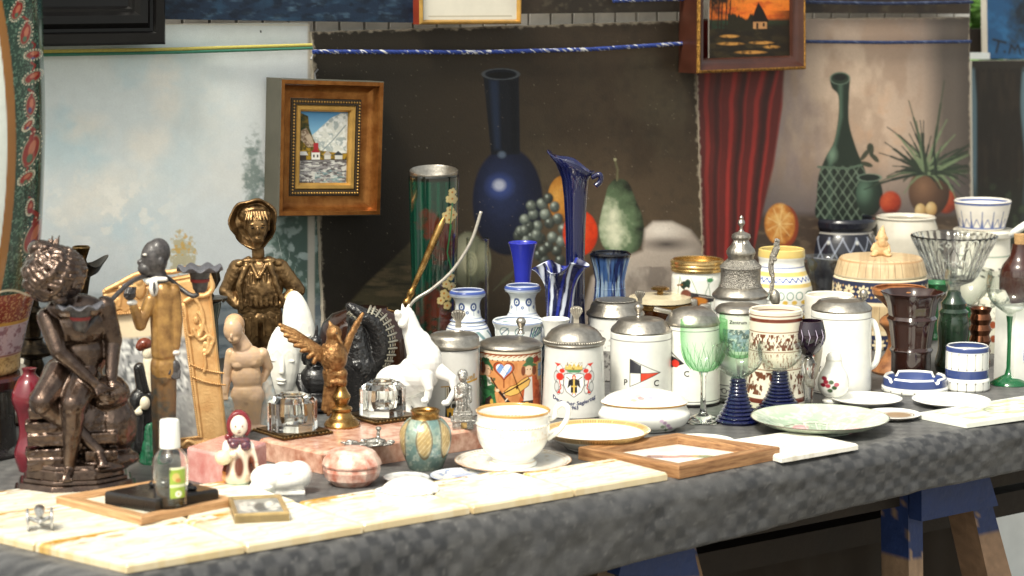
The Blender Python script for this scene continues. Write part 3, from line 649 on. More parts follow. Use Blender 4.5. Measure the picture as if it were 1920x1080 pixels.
# --- still life with the green bottle
def pt_right(p):
    X, Y = p.X, p.Y
    p.mix(np.clip(1.25 - np.hypot((X - 1610) / 170, (Y - 230) / 200), 0, 1), (204, 178, 156)); p.mix(np.clip(1.1 - np.hypot((X - 1580) / 90, (Y - 150) / 110), 0, 1) * .5, (216, 192, 168))
    p.cloud(40, (150, 124, 104), .5, .68, 2, .5, sy=1.6); p.cloud(28, (196, 158, 128), .52, .66, 4, .6, mask=np.clip(1.2 - np.hypot((X - 1650) / 60, (Y - 240) / 90), 0, 1)); p.cloud(50, (134, 120, 124), .5, .66, 8, .6, sy=2.5, mask=np.clip((1560 - X) / 60, 0, 1))
    p.mix(np.clip((X - 1730) / 40, 0, 1) * .9, (84, 76, 70)); p.mix(np.clip((Y - 290) / 110, 0, 1) * .75, (88, 80, 82))
    p.mix(np.clip((Y - 395) / 14, 0, 1), (70, 56, 46)); p.cloud(26, (112, 94, 76), .5, .66, 14, .6, sy=.4, mask=np.clip((Y - 400) / 14, 0, 1))
    # red curtain with folds
    q = [(1300, 20), (1478, 20), (1466, 200), (1450, 310), (1425, 420), (1405, 500), (1310, 500)]
    m = np.clip(.5 - p.sd(q) / 5, 0, 1); ph = (X + (Y - 130) * .12 * (X - 1330) / 90 * 1.2) / 4.2 + (fbm(X / 60, Y / 90, 4) - .5) * 3
    p.mix(m, (96, 32, 28)); p.mix(m * np.clip(np.sin(ph) * 1.1, 0, 1), (150, 44, 38)); p.mix(m * np.clip(np.sin(ph * .53 + 1) * 1.2 - .3, 0, 1), (52, 24, 22)); p.mix(m * np.clip((1345 - X) / 40, 0, 1) * .7, (56, 26, 24))
    # orange half
    p.ball(1474, 424, 24, 40, (150, 66, 36), (178, 84, 44), (84, 34, 24), -.1, 0); p.ball(1462, 420, 30, 41, (204, 134, 60), (226, 176, 104), (160, 92, 40), -.1, -.2, .1, n=1.2)
    for k in range(9): a = k * .7; p.line([(1462, 420), (1462 + 24 * math.cos(a), 420 + 34 * math.sin(a))], 2, (240, 206, 140), .55)
    # bottle
    bt = spline([(1556, 150), (1560, 165), (1572, 180), (1572, 220), (1564, 265), (1548, 295), (1535, 330), (1532, 370), (1536, 412), (1624, 412), (1628, 370), (1622, 320), (1606, 280), (1592, 230), (1592, 180), (1594, 150)], 4)
    m = np.clip(.5 - p.sd(bt) / 2.5, 0, 1); p.mix(m, (34, 46, 36)); p.mix(m * np.clip(1 - np.abs(X - (1576 - np.clip(Y - 220, 0, 90) * .22)) / 7, 0, 1) * .8, (86, 110, 92)); p.mix(m * np.clip(1 - np.hypot((X - 1560) / 14, (Y - 290) / 20), 0, 1) * .9, (130, 156, 132))
    p.ell(1575, 147, 19, 12, (40, 52, 40), .15); p.ell(1575, 145, 12, 6, (18, 22, 18), .2); p.ring(1575, 147, 18, 11, 1.5, (128, 148, 130), .6)
    wm = m * np.clip((Y - 310) / 4, 0, 1)
    p.mix(wm * .5, (26, 34, 28))
    for k in range(-8, 10):
        for sgn in (1, -1): p.mix(wm * np.clip(1.4 - np.abs((X - 1580) * .9 + sgn * (Y - 360) * .6 - k * 15) / 1.6 + (fbm(X / 9, Y / 9, 3) - .55) * 1.6, 0, 1) * .7, (120, 136, 116))
    p.line([(1534, 313), (1590, 316), (1620, 308)], 4, (90, 108, 90))
    # leaves by the bottle, beaker
    for x, y, rx, r_ in ((1622, 290, 14, -.9), (1634, 282, 12, -1.5), (1640, 296, 11, .8), (1625, 308, 12, .3), (1630, 275, 7, -1.2)): p.ell(x, y, rx, 4.5, (52, 58, 44), .3, .95, r_)
    p.ball(1630, 366, 26, 40, (40, 56, 46), (96, 124, 104), (18, 24, 20), -.4, -.2, .06); p.ell(1630, 333, 22, 7, (26, 36, 30), .2); p.ring(1630, 333, 22, 7, 1.5, (120, 140, 122), .8)
    p.ball(1670, 380, 22, 24, (164, 56, 32), (204, 92, 54), (90, 30, 22), n=.5, soft=.2); p.ball(1774, 378, 23, 25, (150, 60, 36), (190, 98, 62), (76, 32, 24), n=.5, soft=.2)
    p.ball(1742, 360, 40, 48, (84, 60, 46), (132, 98, 74), (38, 30, 26), -.3, -.2)
    rng = random.Random(9)
    for k in range(64):
        a = rng.uniform(-2.9, .0) if k < 50 else rng.uniform(-3.3, .25); L = rng.uniform(50, 185) * (1 if -2.4 < a < -.6 else .62); x0, y0 = 1742 + rng.uniform(-16, 16), 326
        dr = rng.uniform(10, 55) * abs(math.cos(a)) ; pts = [(x0 + math.cos(a) * L * t, y0 + math.sin(a) * L * t + dr * t * t) for t in (0, .25, .5, .75, 1)]
        c = rng.choice([(44, 54, 42), (36, 46, 38), (58, 70, 52), (76, 92, 68), (112, 128, 96)] if k > 20 else [(40, 48, 40), (48, 56, 46)])
        p.line(pts[:3], 5.5, c, .9, 2); p.line(pts[1:4], 4, c, .9, 2); p.line(pts[2:], 2.2, c, .85, 1.6)
    for x, y in ((1726, 395), (1746, 392)): p.ball(x, y, 11, 14, (204, 168, 112), (226, 200, 150), (140, 100, 60))
    p.mix(np.clip((X - 1790) / 30, 0, 1) * .5, (46, 40, 36)); e = np.minimum(np.minimum(p.V * 460, (1 - p.U) * 500), p.U * 500); p.mix(np.clip(1 - e / 3 + (fbm(X / 6, Y / 6, 62) - .5) * 2.2, 0, 1) * .7, (170, 156, 138)); p.grain(.08, 2, 5)
rgt = canvas('still_life_canvas', [(1303, 36), (1818, 32), (1822, 560), (1322, 610)], .006, .018, pt_right, (126, 112, 104), CAN, edge=(150, 138, 122), rough_edge=1)
tag(rgt, 'canvas of a red curtain, long necked green bottle and spiky potted plant', 'painting')

# --- sea, upper strips, blue signed canvas, tree trunk canvas
def pt_sea(p):
    p.cloud(50, (40, 68, 92), .42, .66, 3, .8, sy=.4); p.cloud(26, (84, 110, 130), .58, .8, 13, .6, sy=.35); p.cloud(20, (14, 22, 36), .5, .62, 23, .7, sy=.5); p.grain(.15, 2)
sea = canvas('seascape_canvas', [(298, -150), (800, -150), (800, 43), (298, 36)], .012, .018, pt_sea, (26, 42, 62), CANG, edge=(60, 56, 50), step=2); tag(sea, 'dark blue canvas of rough sea waves above the cloudy sky canvas', 'painting')
def pt_strip(p): p.cloud(60, (62, 52, 42), .45, .7, 5, .8); p.cloud(9, (92, 84, 70), .62, .75, 9, .4); p.grain(.15, 2)
o = canvas('dark_canvas', [(970, -150), (1312, -150), (1306, 22), (972, 26)], .012, .018, pt_strip, (44, 38, 32), CANG, edge=(150, 140, 124), step=2, rough_edge=.8); tag(o, 'plain dark brown canvas above the blue flask painting, lower edge showing', 'painting')
def pt_strip2(p): pt_strip(p); p.mix((np.sin(p.X / 17) > .4) * .4, (30, 30, 34))
o = canvas('dark_canvas', [(1480, -150), (1822, -150), (1818, 26), (1480, 24)], .014, .018, pt_strip2, (52, 44, 38), CANG, edge=(130, 118, 104), step=2); tag(o, 'dark patterned canvas strip above the green bottle painting', 'painting')
def pt_blue(p):
    X, Y = p.X, p.Y
    p.cloud(30, (30, 74, 116), .45, .62, 2, .8); p.mix(np.clip(1.3 - np.hypot((X - 1925) / 36, (Y - 30) / 60) + (fbm(X / 12, Y / 12, 5) - .5) * 1.2, 0, 1), (24, 34, 46)); p.mix(np.clip((fbm(X / 7, Y / 7, 8) - .6) * 8, 0, 1) * (X > 1885) * .6, (40, 58, 74))
    p.line([(1862, 74), (1886, 80)], 4, (22, 30, 40)); p.line([(1873, 78), (1868, 98)], 4, (22, 30, 40)); p.ell(1884, 97, 2.4, 2.4, (22, 30, 40))
    p.line([(1892, 100), (1896, 84), (1903, 94), (1909, 84), (1914, 102)], 3.4, (22, 30, 40)); p.line([(1918, 92), (1926, 98), (1934, 90)], 3.4, (22, 30, 40))
o = canvas('signed_canvas', [(1848, -150), (2100, -150), (2100, 112), (1852, 110)], -.30, .018, pt_blue, (44, 102, 150), CAN, step=1.6); tag(o, 'blue canvas with a black signature and dark foliage at far right', 'painting')
def pt_trunk(p):
    X, Y = p.X, p.Y
    m = np.clip(np.minimum(X - 1827 - np.clip(Y - 130, 0, 60) * .07, 1918 + np.sin(Y / 40) * 4 - X) / 4 + .5, 0, 1); p.mix(m, (34, 28, 22)); p.cloud(8, (52, 42, 33), .5, .7, 4, .6, sy=6, mask=m); p.mix(np.clip((132 - Y) / 8, 0, 1), (42, 36, 30))
    p.mix(np.clip((Y - 330) / 60, 0, 1) * .9, (38, 40, 32)); p.cloud(14, (66, 78, 56), .55, .7, 8, .7, mask=np.clip((Y - 330) / 40, 0, 1))
    for k in range(9): p.ell(1832 + k * 11, 133, 2, 2, (24, 20, 16))
o = canvas('tree_trunk_canvas', [(1822, 114), (2100, 112), (2100, 520), (1826, 520)], -.28, .018, pt_trunk, (92, 116, 126), CAN, step=2); tag(o, 'canvas of a broad dark brown tree trunk against pale blue', 'painting')
# pale rail and greenery seen through the gap
b = MB(); V = [B(1790, 99, -.22), B(1856, 99, -.22), B(1856, 111, -.22), B(1790, 111, -.22)]; c = np.mean(V, 0); V = [v - c for v in V]; b.add(V + [v + N_ * .02 for v in V], [(0, 1, 2, 3), (7, 6, 5, 4), (0, 4, 5, 1), (1, 5, 6, 2), (2, 6, 7, 3), (3, 7, 4, 0)])
o = b.build('cross_bar', mat('white_paint', (236, 240, 238), .4), None, 0); o.location = c; tag(o, 'short white bar between the green bottle canvas and the tree trunk canvas', 'bar')
quadb = [B(x, y, -.34) for x, y in ((1800, 54), (1875, 54), (1875, 101), (1800, 101))]; c = np.mean(quadb, 0); V = [v - c for v in quadb]; o = MB().add(V + [v + N_ * .02 for v in V], [(0, 1, 2, 3), (7, 6, 5, 4), (0, 4, 5, 1), (1, 5, 6, 2), (2, 6, 7, 3), (3, 7, 4, 0)]).build('board', dk, None, 0); o.location = c; tag(o, 'dark board added to keep the gap dark above the short white bar at upper right', 'board')  # board added to block the sky and keep this gap dark
rng = random.Random(5); root = bpy.data.objects.new('shrub', None); COL.objects.link(root); c = B(1834, 20, -1.3); c[2] = 0; root.location = c; tag(root, 'bright green leafy shrub glimpsed through the gap at upper right', 'shrub')
b = MB(); zt = B(1834, 30, -1.3)[2]
for k in range(2600):
    p = Vector((rng.gauss(0, .14), rng.gauss(0, .2), zt + rng.gauss(.08, .16))); M = Matrix.Rotation(rng.random() * 6, 3, 'Z') @ Matrix.Rotation(rng.random() * 3, 3, 'X'); s = rng.uniform(.03, .055)
    b.add([p + M @ Vector(q) * s for q in ((-1, 0, 0), (0, -.5, .1), (1, 0, 0), (0, .5, .1))], [(0, 1, 2, 3)])
b.build('foliage', mat('leaf', (104, 148, 70), .6, var=.4, vs=8), root, 0, fix=False)
b = MB()
for k in range(5): b.tube([(rng.uniform(-.05, .05), rng.uniform(-.05, .05), 0), (rng.gauss(0, .1), rng.gauss(0, .1), zt * .6), (rng.gauss(0, .16), rng.gauss(0, .16), zt)], [.02, .014, .006])
b.build('stems', mat('bark', (84, 66, 48), .9), root, 60)

# --- framed pictures
gold = mat('old_gilt', (158, 106, 54), .36, .75, var=.3, vs=45, col2=(122, 72, 30), bump=.15, bs=200)
goldl = mat('bright_gilt', (206, 162, 88), .36, .7, var=.2, vs=45)
blkw = mat('black_lacquer', (15, 14, 14), .3, ior=1.36, var=.1, vs=20)
quad = [(526, 147), (720, 153), (713, 404), (521, 406)]
r, loc = pic_root('framed_picture', 'small alpine lake picture in a deep gilt frame with beaded inner edge', quad, group=None)
OF = .052
pframe(r, loc, quad, OF, [(0.0, -.044), (0, 0), (.0015, .0015)], 'frame_side', mat('frame_grey', (74, 72, 62), .6, var=.15, vs=30))
pframe(r, loc, quad, OF, [(.0016, .0015), (.008, .001), (.0095, -.003)], 'outer_moulding', gold)
cove = [(.0097, -.003)] + [(.0097 + .022 * t, -.003 - .016 * (1 - (1 - t) ** 2) ** .5) for t in (.1, .25, .4, .55, .7, .85, 1)]
pframe(r, loc, quad, OF, cove, 'cove_moulding', gold, 25)
pframe(r, loc, quad, OF, [(.0319, -.019), (.033, -.017), (.042, -.017), (.0425, -.019)], 'inner_band', mat('frame_dark', (62, 50, 34), .5, var=.2, vs=40))
Q = [B(x, y, OF) for x, y in quad]; b = MB()
for i in range(4):
    def cn(k, ins=.037): p = Q[k % 4]; u = Q[(k + 1) % 4] - p; w = Q[(k - 1) % 4] - p; return p + ins * (u / np.linalg.norm(u) + w / np.linalg.norm(w)) + N_ * .0155
    p0, p1 = cn(i), cn(i + 1); n = int(np.linalg.norm(p1 - p0) / .0052)
    for k in range(n): b.ell(tuple(p0 + (p1 - p0) * (k / n) - loc), .0017, None, 8, 6)
b.build('beading', goldl, r, 180)
pframe(r, loc, quad, OF, [(.0426, -.019), (.0445, -.0165), (.050, -.017), (.0535, -.021), (.0535, -.028)], 'slip', goldl)
def pt_alp(p):
    X, Y = p.X, p.Y
    p.mix(np.clip((Y - 205) / 60, 0, 1), (150, 200, 226))
    q = [(575, 262), (595, 245), (620, 222), (640, 212), (665, 214), (665, 300), (600, 285)]; p.poly(q, (226, 226, 216), 2); m = np.clip(.5 - p.sd(q) / 2, 0, 1)
    p.cloud(9, (160, 172, 172), .5, .62, 2, .8, mask=m); p.cloud(5, (250, 250, 244), .52, .64, 7, .8, mask=m); p.line([(648, 235), (625, 262), (605, 282)], 2, (130, 146, 150), .8)
    q = [(545, 212), (560, 210), (578, 218), (580, 240), (588, 262), (600, 282), (640, 288), (665, 285), (665, 310), (545, 310)]; p.poly(q, (110, 92, 36), 2); m = np.clip(.5 - p.sd(q) / 2, 0, 1)
    p.cloud(6, (40, 54, 32), .42, .6, 4, .95, mask=m * np.clip((272 - Y) / 10, 0, 1)); p.cloud(5, (184, 146, 44), .48, .6, 14, .9, mask=m * np.clip((Y - 250) / 20, 0, 1)); p.cloud(4, (64, 62, 30), .55, .66, 24, .8, mask=m)
    q = [(565, 245), (574, 240), (585, 258), (590, 274), (578, 276), (564, 262)]; p.poly(q, (196, 176, 152), 2); p.cloud(4, (110, 84, 62), .5, .62, 34, .8, mask=np.clip(.5 - p.sd(q) / 2, 0, 1))
    p.rect(545, 300, 665, 350, (150, 146, 146), 1); p.cloud(7, (74, 66, 66), .5, .64, 44, .8, sy=.35, mask=(Y > 300)); p.cloud(7, (226, 224, 216), .52, .64, 54, .85, sy=.4, mask=(Y > 300)); p.cloud(10, (130, 170, 172), .5, .66, 64, .6, sy=.4, mask=(Y > 318) & (X > 590))
    p.rect(584, 284, 600, 300, (240, 236, 228)); p.poly([(583, 286), (592, 276), (601, 286)], (166, 40, 50)); p.rect(588, 268, 597, 280, (176, 50, 56)); p.rect(587, 290, 590, 295, (70, 60, 60)); p.rect(594, 290, 597, 295, (70, 60, 60))
    p.rect(552, 290, 574, 300, (70, 60, 54)); p.poly([(549, 291), (556, 284), (574, 284), (578, 291)], (222, 220, 216)); p.rect(608, 290, 620, 299, (220, 216, 206)); p.poly([(606, 291), (614, 282), (622, 291)], (190, 180, 170)); p.rect(628, 289, 642, 299, (224, 222, 214)); p.poly([(624, 291), (634, 283), (644, 291)], (60, 66, 70))
    p.line([(545, 301), (665, 299)], 2, (60, 52, 50), .8)
    import itertools
    for x, h in ((549, 6), (554, 6), (556, 4), (561, 4), (565, 5), (569, 4), (573, 7), (580, 6), (584, 6)): p.line([(x, 344), (x + 1, 344 - h)], 1.4, (24, 20, 20)); p.line([(x, 344), (x + 3, 341)], 1.2, (24, 20, 20))
canvas('picture', [(546, 203), (660, 205), (656, 349), (543, 349)], OF - .026, .004, pt_alp, (76, 140, 190), CANG, r, loc, .7)
b = MB(); h = [B(592, 150, .03), B(590, 138, .012), B(596, 130, .006)]; b.tube([x - loc for x in h], .0014); b.build('hanging_wire', mat('steel', (150, 150, 150), .4, .9, var=0), r)

quad = [(-60, -240), (310, -240), (310, 83), (-60, 90)]
r, loc = pic_root('framed_picture', 'wide black lacquered picture frame hanging at upper left', quad)
prof = [(0, -.03), (0, .0), (.004, .004), (.018, .004), (.021, -.001), (.026, -.002), (.034, .006), (.046, .004), (.052, -.004), (.056, -.004), (.060, -.010), (.072, -.013), (.085, -.014), (.09, -.02)]
pframe(r, loc, quad, .05, prof, 'moulding', blkw, 30)
canvas('picture', [(10, -180), (225, -180), (225, 12), (10, 14)], .03, .004, lambda p: p.cloud(40, (60, 52, 44), .45, .7, 5), (34, 30, 28), CANG, r, loc, 4)
quad = [(785, -160), (978, -160), (977, 45), (786, 46)]
r, loc = pic_root('framed_picture', 'narrow gilt frame with a cream mount hanging above the dark still life', quad)
pframe(r, loc, quad, .03, [(0, -.02), (0, 0)], 'frame_side', mat('frame_red', (124, 46, 28), .5, var=.2, vs=30))
pframe(r, loc, quad, .03, [(0, 0), (.002, .003), (.005, .004), (.007, -.002), (.0078, -.003)], 'moulding', goldl)
canvas('mount', [(793, -155), (970, -155), (969, 38), (794, 39)], .027, .004, lambda p: (p.cloud(80, (206, 200, 186), .4, .7, 5), p.line([(802, -155), (803, 31), (960, 30), (961, -155)], 1, (176, 164, 140))), (226, 220, 204), CAN, r, loc, 2)
quad = [(1308, -160), (1508, -160), (1510, 130), (1306, 138)]
r, loc = pic_root('framed_picture', 'red sunset with a thatched cottage in a dark brown and gilt frame', quad)
brn = mat('frame_brown', (64, 34, 24), .35, var=.25, vs=30, coat=.2)
pframe(r, loc, quad, .06, [(0, -.05), (0, 0)], 'frame_side', brn)
pframe(r, loc, quad, .06, [(0, .0), (.001, .003), (.004, .005), (.006, .003)], 'gilt_rim', mat('rough_gilt', (186, 138, 66), .4, .8, var=.5, vs=220, col2=(70, 44, 22), bump=.6, bs=400))
pframe(r, loc, quad, .06, [(.006, .003), (.012, -.002), (.02, -.008), (.024, -.009), (.027, -.016)], 'moulding', brn, 25)
def pt_sun(p):
    X, Y = p.X, p.Y
    p.mix(np.clip((40 - Y) / 80, 0, 1), (226, 142, 52)); p.cloud(30, (232, 120, 40), .45, .65, 2, .7, sy=.5); p.cloud(16, (176, 60, 26), .55, .7, 8, .6, sy=.5)
    p.rect(1300, 36, 1500, 60, (44, 52, 34), 6); p.rect(1300, 46, 1500, 120, (32, 26, 18), 8); p.cloud(18, (60, 50, 30), .5, .66, 12, .7, sy=.4, mask=(Y > 50)); p.cloud(14, (34, 56, 40), .5, .62, 15, .7, sy=.4, mask=(Y > 38) & (Y < 56) & (X < 1380))
    m = np.clip(1.2 - np.hypot((X - 1345) / 42, (Y + 4) / 32) + (fbm(X / 9, Y / 9, 4) - .5) * 1.6, 0, 1); p.mix(m, (34, 22, 14))
    for x in (1333, 1346, 1352, 1360, 1367): p.line([(x, 54), (x + 3, 0)], 2.2, (34, 22, 14))
    p.mix(np.clip((Y - 28 + (fbm(X / 8, Y * 0, 6) - .5) * 30) / 4, 0, 1) * (X > 1365) * (X < 1415) * (Y < 58), (36, 32, 20))
    p.poly([(1408, 42), (1416, 18), (1422, 4), (1432, 20), (1442, 42)], (26, 18, 14), 1.5); p.rect(1412, 41, 1438, 54, (176, 128, 84), 1.5); p.rect(1418, 43, 1422, 54, (50, 36, 24)); p.rect(1430, 43, 1434, 50, (50, 36, 24))
    for x, y, rx in ((1370, 82, 22), (1368, 68, 16), (1428, 80, 20), (1408, 98, 26), (1447, 88, 14)): p.ell(x, y, rx, 3, (196, 140, 70), .6, .85)
    p.cloud(7, (40, 30, 18), .55, .66, 22, .7, mask=(Y > 60)); p.mix(np.clip((X - 1440) / 40, 0, 1) * (Y > 20) * .8, (30, 22, 14)); p.grain(.15, 2)
canvas('picture', [(1330, -160), (1484, -160), (1484, 106), (1330, 113)], .045, .004, pt_sun, (206, 96, 30), CANG, r, loc, 1.2)

# --- ropes along the canvases
def rope(name, label, pts, r, off, cols, twist, parent=None, group=None):
    P = [B(x, y, off) for x, y in pts]; L = []
    for p0, p1 in zip(P[:-1], P[1:]):
        n = max(2, int(np.linalg.norm(p1 - p0) / .0018))
        for k in range(n): L.append(p0 + (p1 - p0) * k / n)
    L.append(P[-1]); c = L[len(L) // 2]; n = len(L); ln = np.arange(n) * .0018
    b = MB(); C = []
    for k in range(3):
        ph = k * 2 * math.pi / 3; q = []
        for i in range(n):
            a = ln[i] * twist + ph; q.append(Vector(L[i] - c + UP_ * math.sin(a) * r * .55 + N_ * math.cos(a) * r * .55))
        b.tube(q, r * .55, 7)
    me_o = b.build(name, mat('rope', (255, 255, 255), .8, var=.2, vs=200, attr=True, bump=.4, bs=1500), None, 180); me_o.location = c
    nv = len(me_o.data.vertices); idx = np.arange(nv); st = idx // (n * 7); al = (idx % (n * 7)) // 7
    rnd = fbm(al * .13 + st * 50, idx % 7 * .3, 3)
    cc = np.array([lin(x) for x in cols]); pick = np.where(rnd > .62, 1, 0) if twist > 0 else st % len(cols)
    if len(cols) > 2 and twist > 0: pick = np.where(rnd < .3, 2, pick)
    setcol(me_o.data, cc[pick]); return tag(me_o, label, 'rope', group)
UP_ = np.array([0, 0, 1.0])
rope('rope', 'green and yellow flat cord stretched across the cloudy sky canvas', [(60, 100), (330, 95), (584, 87)], .0052, .012, [(58, 120, 84), (196, 184, 96), (64, 128, 104)], -1e-3)
rope('rope', 'blue and white braided rope stretched across the dark flask painting', [(587, 97), (900, 98), (1100, 93), (1308, 80)], .0036, .018, [(44, 66, 140), (214, 214, 214), (34, 48, 104)], 260)
rope('rope', 'dark blue rope stretched across the green bottle painting', [(1508, 78), (1660, 80), (1820, 78)], .0034, .016, [(46, 62, 104), (96, 108, 140), (34, 44, 76)], 260)
rope('rope', 'dark blue rope crossing the patterned strip at upper right', [(1508, 4), (1660, 7), (1824, 4)], .0034, .036, [(40, 52, 84), (84, 94, 120), (30, 38, 62)], 260)
rope('rope', 'short blue and white rope crossing the plain dark canvas at the top', [(1150, 2), (1240, -1), (1310, -2)], .0034, .022, [(44, 66, 130), (200, 200, 200), (34, 48, 104)], 260)
b = MB(); h = [B(x, y, .014) for x, y in ((578, 84), (584, 86), (587, 94), (586, 104), (583, 112))]; c = h[2]; b.tube(spline([tuple(x - c) for x in h], 5), .0016); o = b.build('wire_hook', mat('steel', (150, 150, 150), .4, .9, var=0), None, 180); o.location = c; tag(o, 'bent wire hook joining the green cord and the blue rope', 'hook')
# ================================================================== WARES: STEINS, JARS, VASES, GLASSES, PLATES
W_ = mat('glazed_white', (236, 235, 228), .16, var=.09, vs=.03, coat=.3)
WP = mat('glazed_painted', (255, 255, 255), .17, var=.10, vs=.035, attr=True, coat=.3)
MP = mat('matt_painted', (255, 255, 255), .5, var=.12, vs=.08, attr=True)
PEW = mat('pewter', (172, 166, 156), .34, .92, var=.22, vs=.09, bump=.12, bs=.25)
PEWR = mat('embossed_pewter', (168, 163, 154), .3, .92, var=.3, vs=.4, bump=.9, bs=.45)
GLD = mat('gold_edge', (200, 168, 112), .24, .85, var=.2, vs=.1)
BRS = mat('brass', (182, 146, 90), .26, .92, var=.25, vs=.07, col2=(120, 84, 40))
CLR = glass('clear_glass', (252, 254, 252)); THN = thin('thin_clear_glass', (253, 254, 253), .05, .72, (232, 236, 232))
WH = (236, 235, 228)
def openp(out, t, floor=None):
    """outer profile from base to rim in picture rows -> closed wall with an inside"""
    inn = [(max(r - t, .5), y) for r, y in out[::-1]]
    if floor is not None: inn = [q for q in inn if q[1] < floor] + [(inn[-1][0] * .98, floor)]
    return [(0.01, out[0][1])] + out + [(out[-1][0] - t * .5, out[-1][1] - t * .4)] + inn + [(0.01, inn[-1][1])]
def bands(P, L):
    for y0, y1, c in L: P.mix(np.clip(np.minimum(P.Y - y0, y1 - P.Y) + .5, 0, 1), c)
INK = (28, 26, 30)
def thumb_fan(o, cx, y0, y1, w, m):                   # scallop thumb lift, y1 foot, y0 top
    z0, z1 = (YC[o.name] - y1) * 1.012, (YC[o.name] - y0) * 1.012; h = z1 - z0; b = MB()
    P = [(-w * .22, z0), (-w * .2, z0 + h * .35), (-w * .5, z0 + h * .72), (-w * .42, z0 + h * .93), (-w * .18, z1), (w * .18, z1), (w * .42, z0 + h * .93), (w * .5, z0 + h * .72), (w * .2, z0 + h * .35), (w * .22, z0)]
    b.prism([(x + cx, z) for x, z in P], 22, 27)
    for k in range(-2, 3): b.cap((cx + k * w * .06, 22, z0 + h * .3), 1.0, (cx + k * w * .2, 21.5, z1 - h * .1 - abs(k) * h * .03), w * .085, 8)
    return b.build('thumb_lift', m, o, 40)
def thumb_ball(o, cx, y0, y1, r, m):
    z0, z1 = (YC[o.name] - y1) * 1.012, (YC[o.name] - y0) * 1.012
    return MB().lathe(spline([(r * .75, z0 - 2), (r * .7, z0), (r * .4, z0 + r * .5), (r * .62, z0 + r * .8), (r * .5, z0 + r * 1.0), (r, z1 - r), (r * .72, z1 - r * .3), (.01, z1)], 4), 28, (cx, 18, 0)).build('thumb_lift', m, o, 180)
def back_handle(o, r, y0, y1, m, dx=8):
    z0, z1 = (YC[o.name] - y0) * 1.012, (YC[o.name] - y1) * 1.012
    return handle(o, 'handle', m, [(0, r - 2, z0), (dx, r + 20, z0 + 4), (dx, r + 34, z0 - (z0 - z1) * .3), (dx, r + 30, z1 + 10), (0, r - 2, z1)], 6)
def stein(label, cx, yb, r0, r1, ytop, lid, paint, base=WH, group='lidded beer steins', name='beer_stein', bodymat=WP, mid=None, lidmat=None):
    o = thing(name, label, 'stein', cx, yb, r0, group=group); y0 = YC[o.name]
    pr = [(.01, y0), (r0 - 1.5, y0), (r0, y0 - 1.5)] + (mid or []) + [(r1, ytop + 2), (r1 - 1.5, ytop), (r1 - 5, ytop), (r1 - 6, ytop + 4), (r1 - 7, ytop + 30), (.01, ytop + 32)]
    turned(o, 'body', bodymat, pr, paint=paint, base=base)
    if lid: turned(o, 'lid', lidmat or PEW, lid, 72, smooth=50)
    return o
# --- grey stein, scallop thumb lift
def pt(P):
    f = P.F
    P.mix(f * (np.clip(4 - np.abs(P.Y - 777), 0, 1)), (170, 168, 164))
    for x0, y0, x1, y1 in ((-17, 717, 6, 775),): P.poly([(x0, y0), (x1, y0), (x1, y1), (x0, y1)], (34, 36, 30), 1, 1)
    P.rect(-16, 718, -10, 745, (226, 222, 206)); P.line([(-13, 720), (-13, 744)], 2, (120, 90, 30)); P.ring(0, 752, 6, 8, 1.5, (214, 210, 200)); P.cloud(5, (186, 180, 168), .58, .66, 3, .9, mask=(P.X > -9) * (P.X < 6) * (P.Y > 718) * (P.Y < 760) * f)
    P.poly([(-14, 758), (-10, 757), (-8, 754), (-5, 757), (-1, 756), (-2, 763), (-3, 772), (-5, 772), (-6, 764), (-10, 764), (-11, 772), (-13, 772)], (212, 160, 44))
    P.poly([(22, 708), (43, 704), (42, 708), (24, 712)], (190, 146, 50)); P.line([(-24, 718), (-10, 716)], 2, (190, 146, 50))
    P.C[~f] = lin((206, 204, 199))
o = stein('pale grey stein with scallop shell thumb lift and gold lettering behind the white horse', 852, 784, 48, 46, 652,
    [(.01, 650), (48, 650), (50, 648), (50, 643), (47, 639), (47, 632), (44, 627), (40, 625), (39, 627), (.01, 627)], pt, (206, 204, 199))
thumb_fan(o, 8, 585, 618, 27, PEW); back_handle(o, 46, 660, 750, W_)
lettering(o, 'lettering', mat('gold_print', (176, 132, 40), .4), 'quell', 15, 29, (YC[o.name] - 705) * 1.012, 46.5, .7, bold=.2, shear=.12)
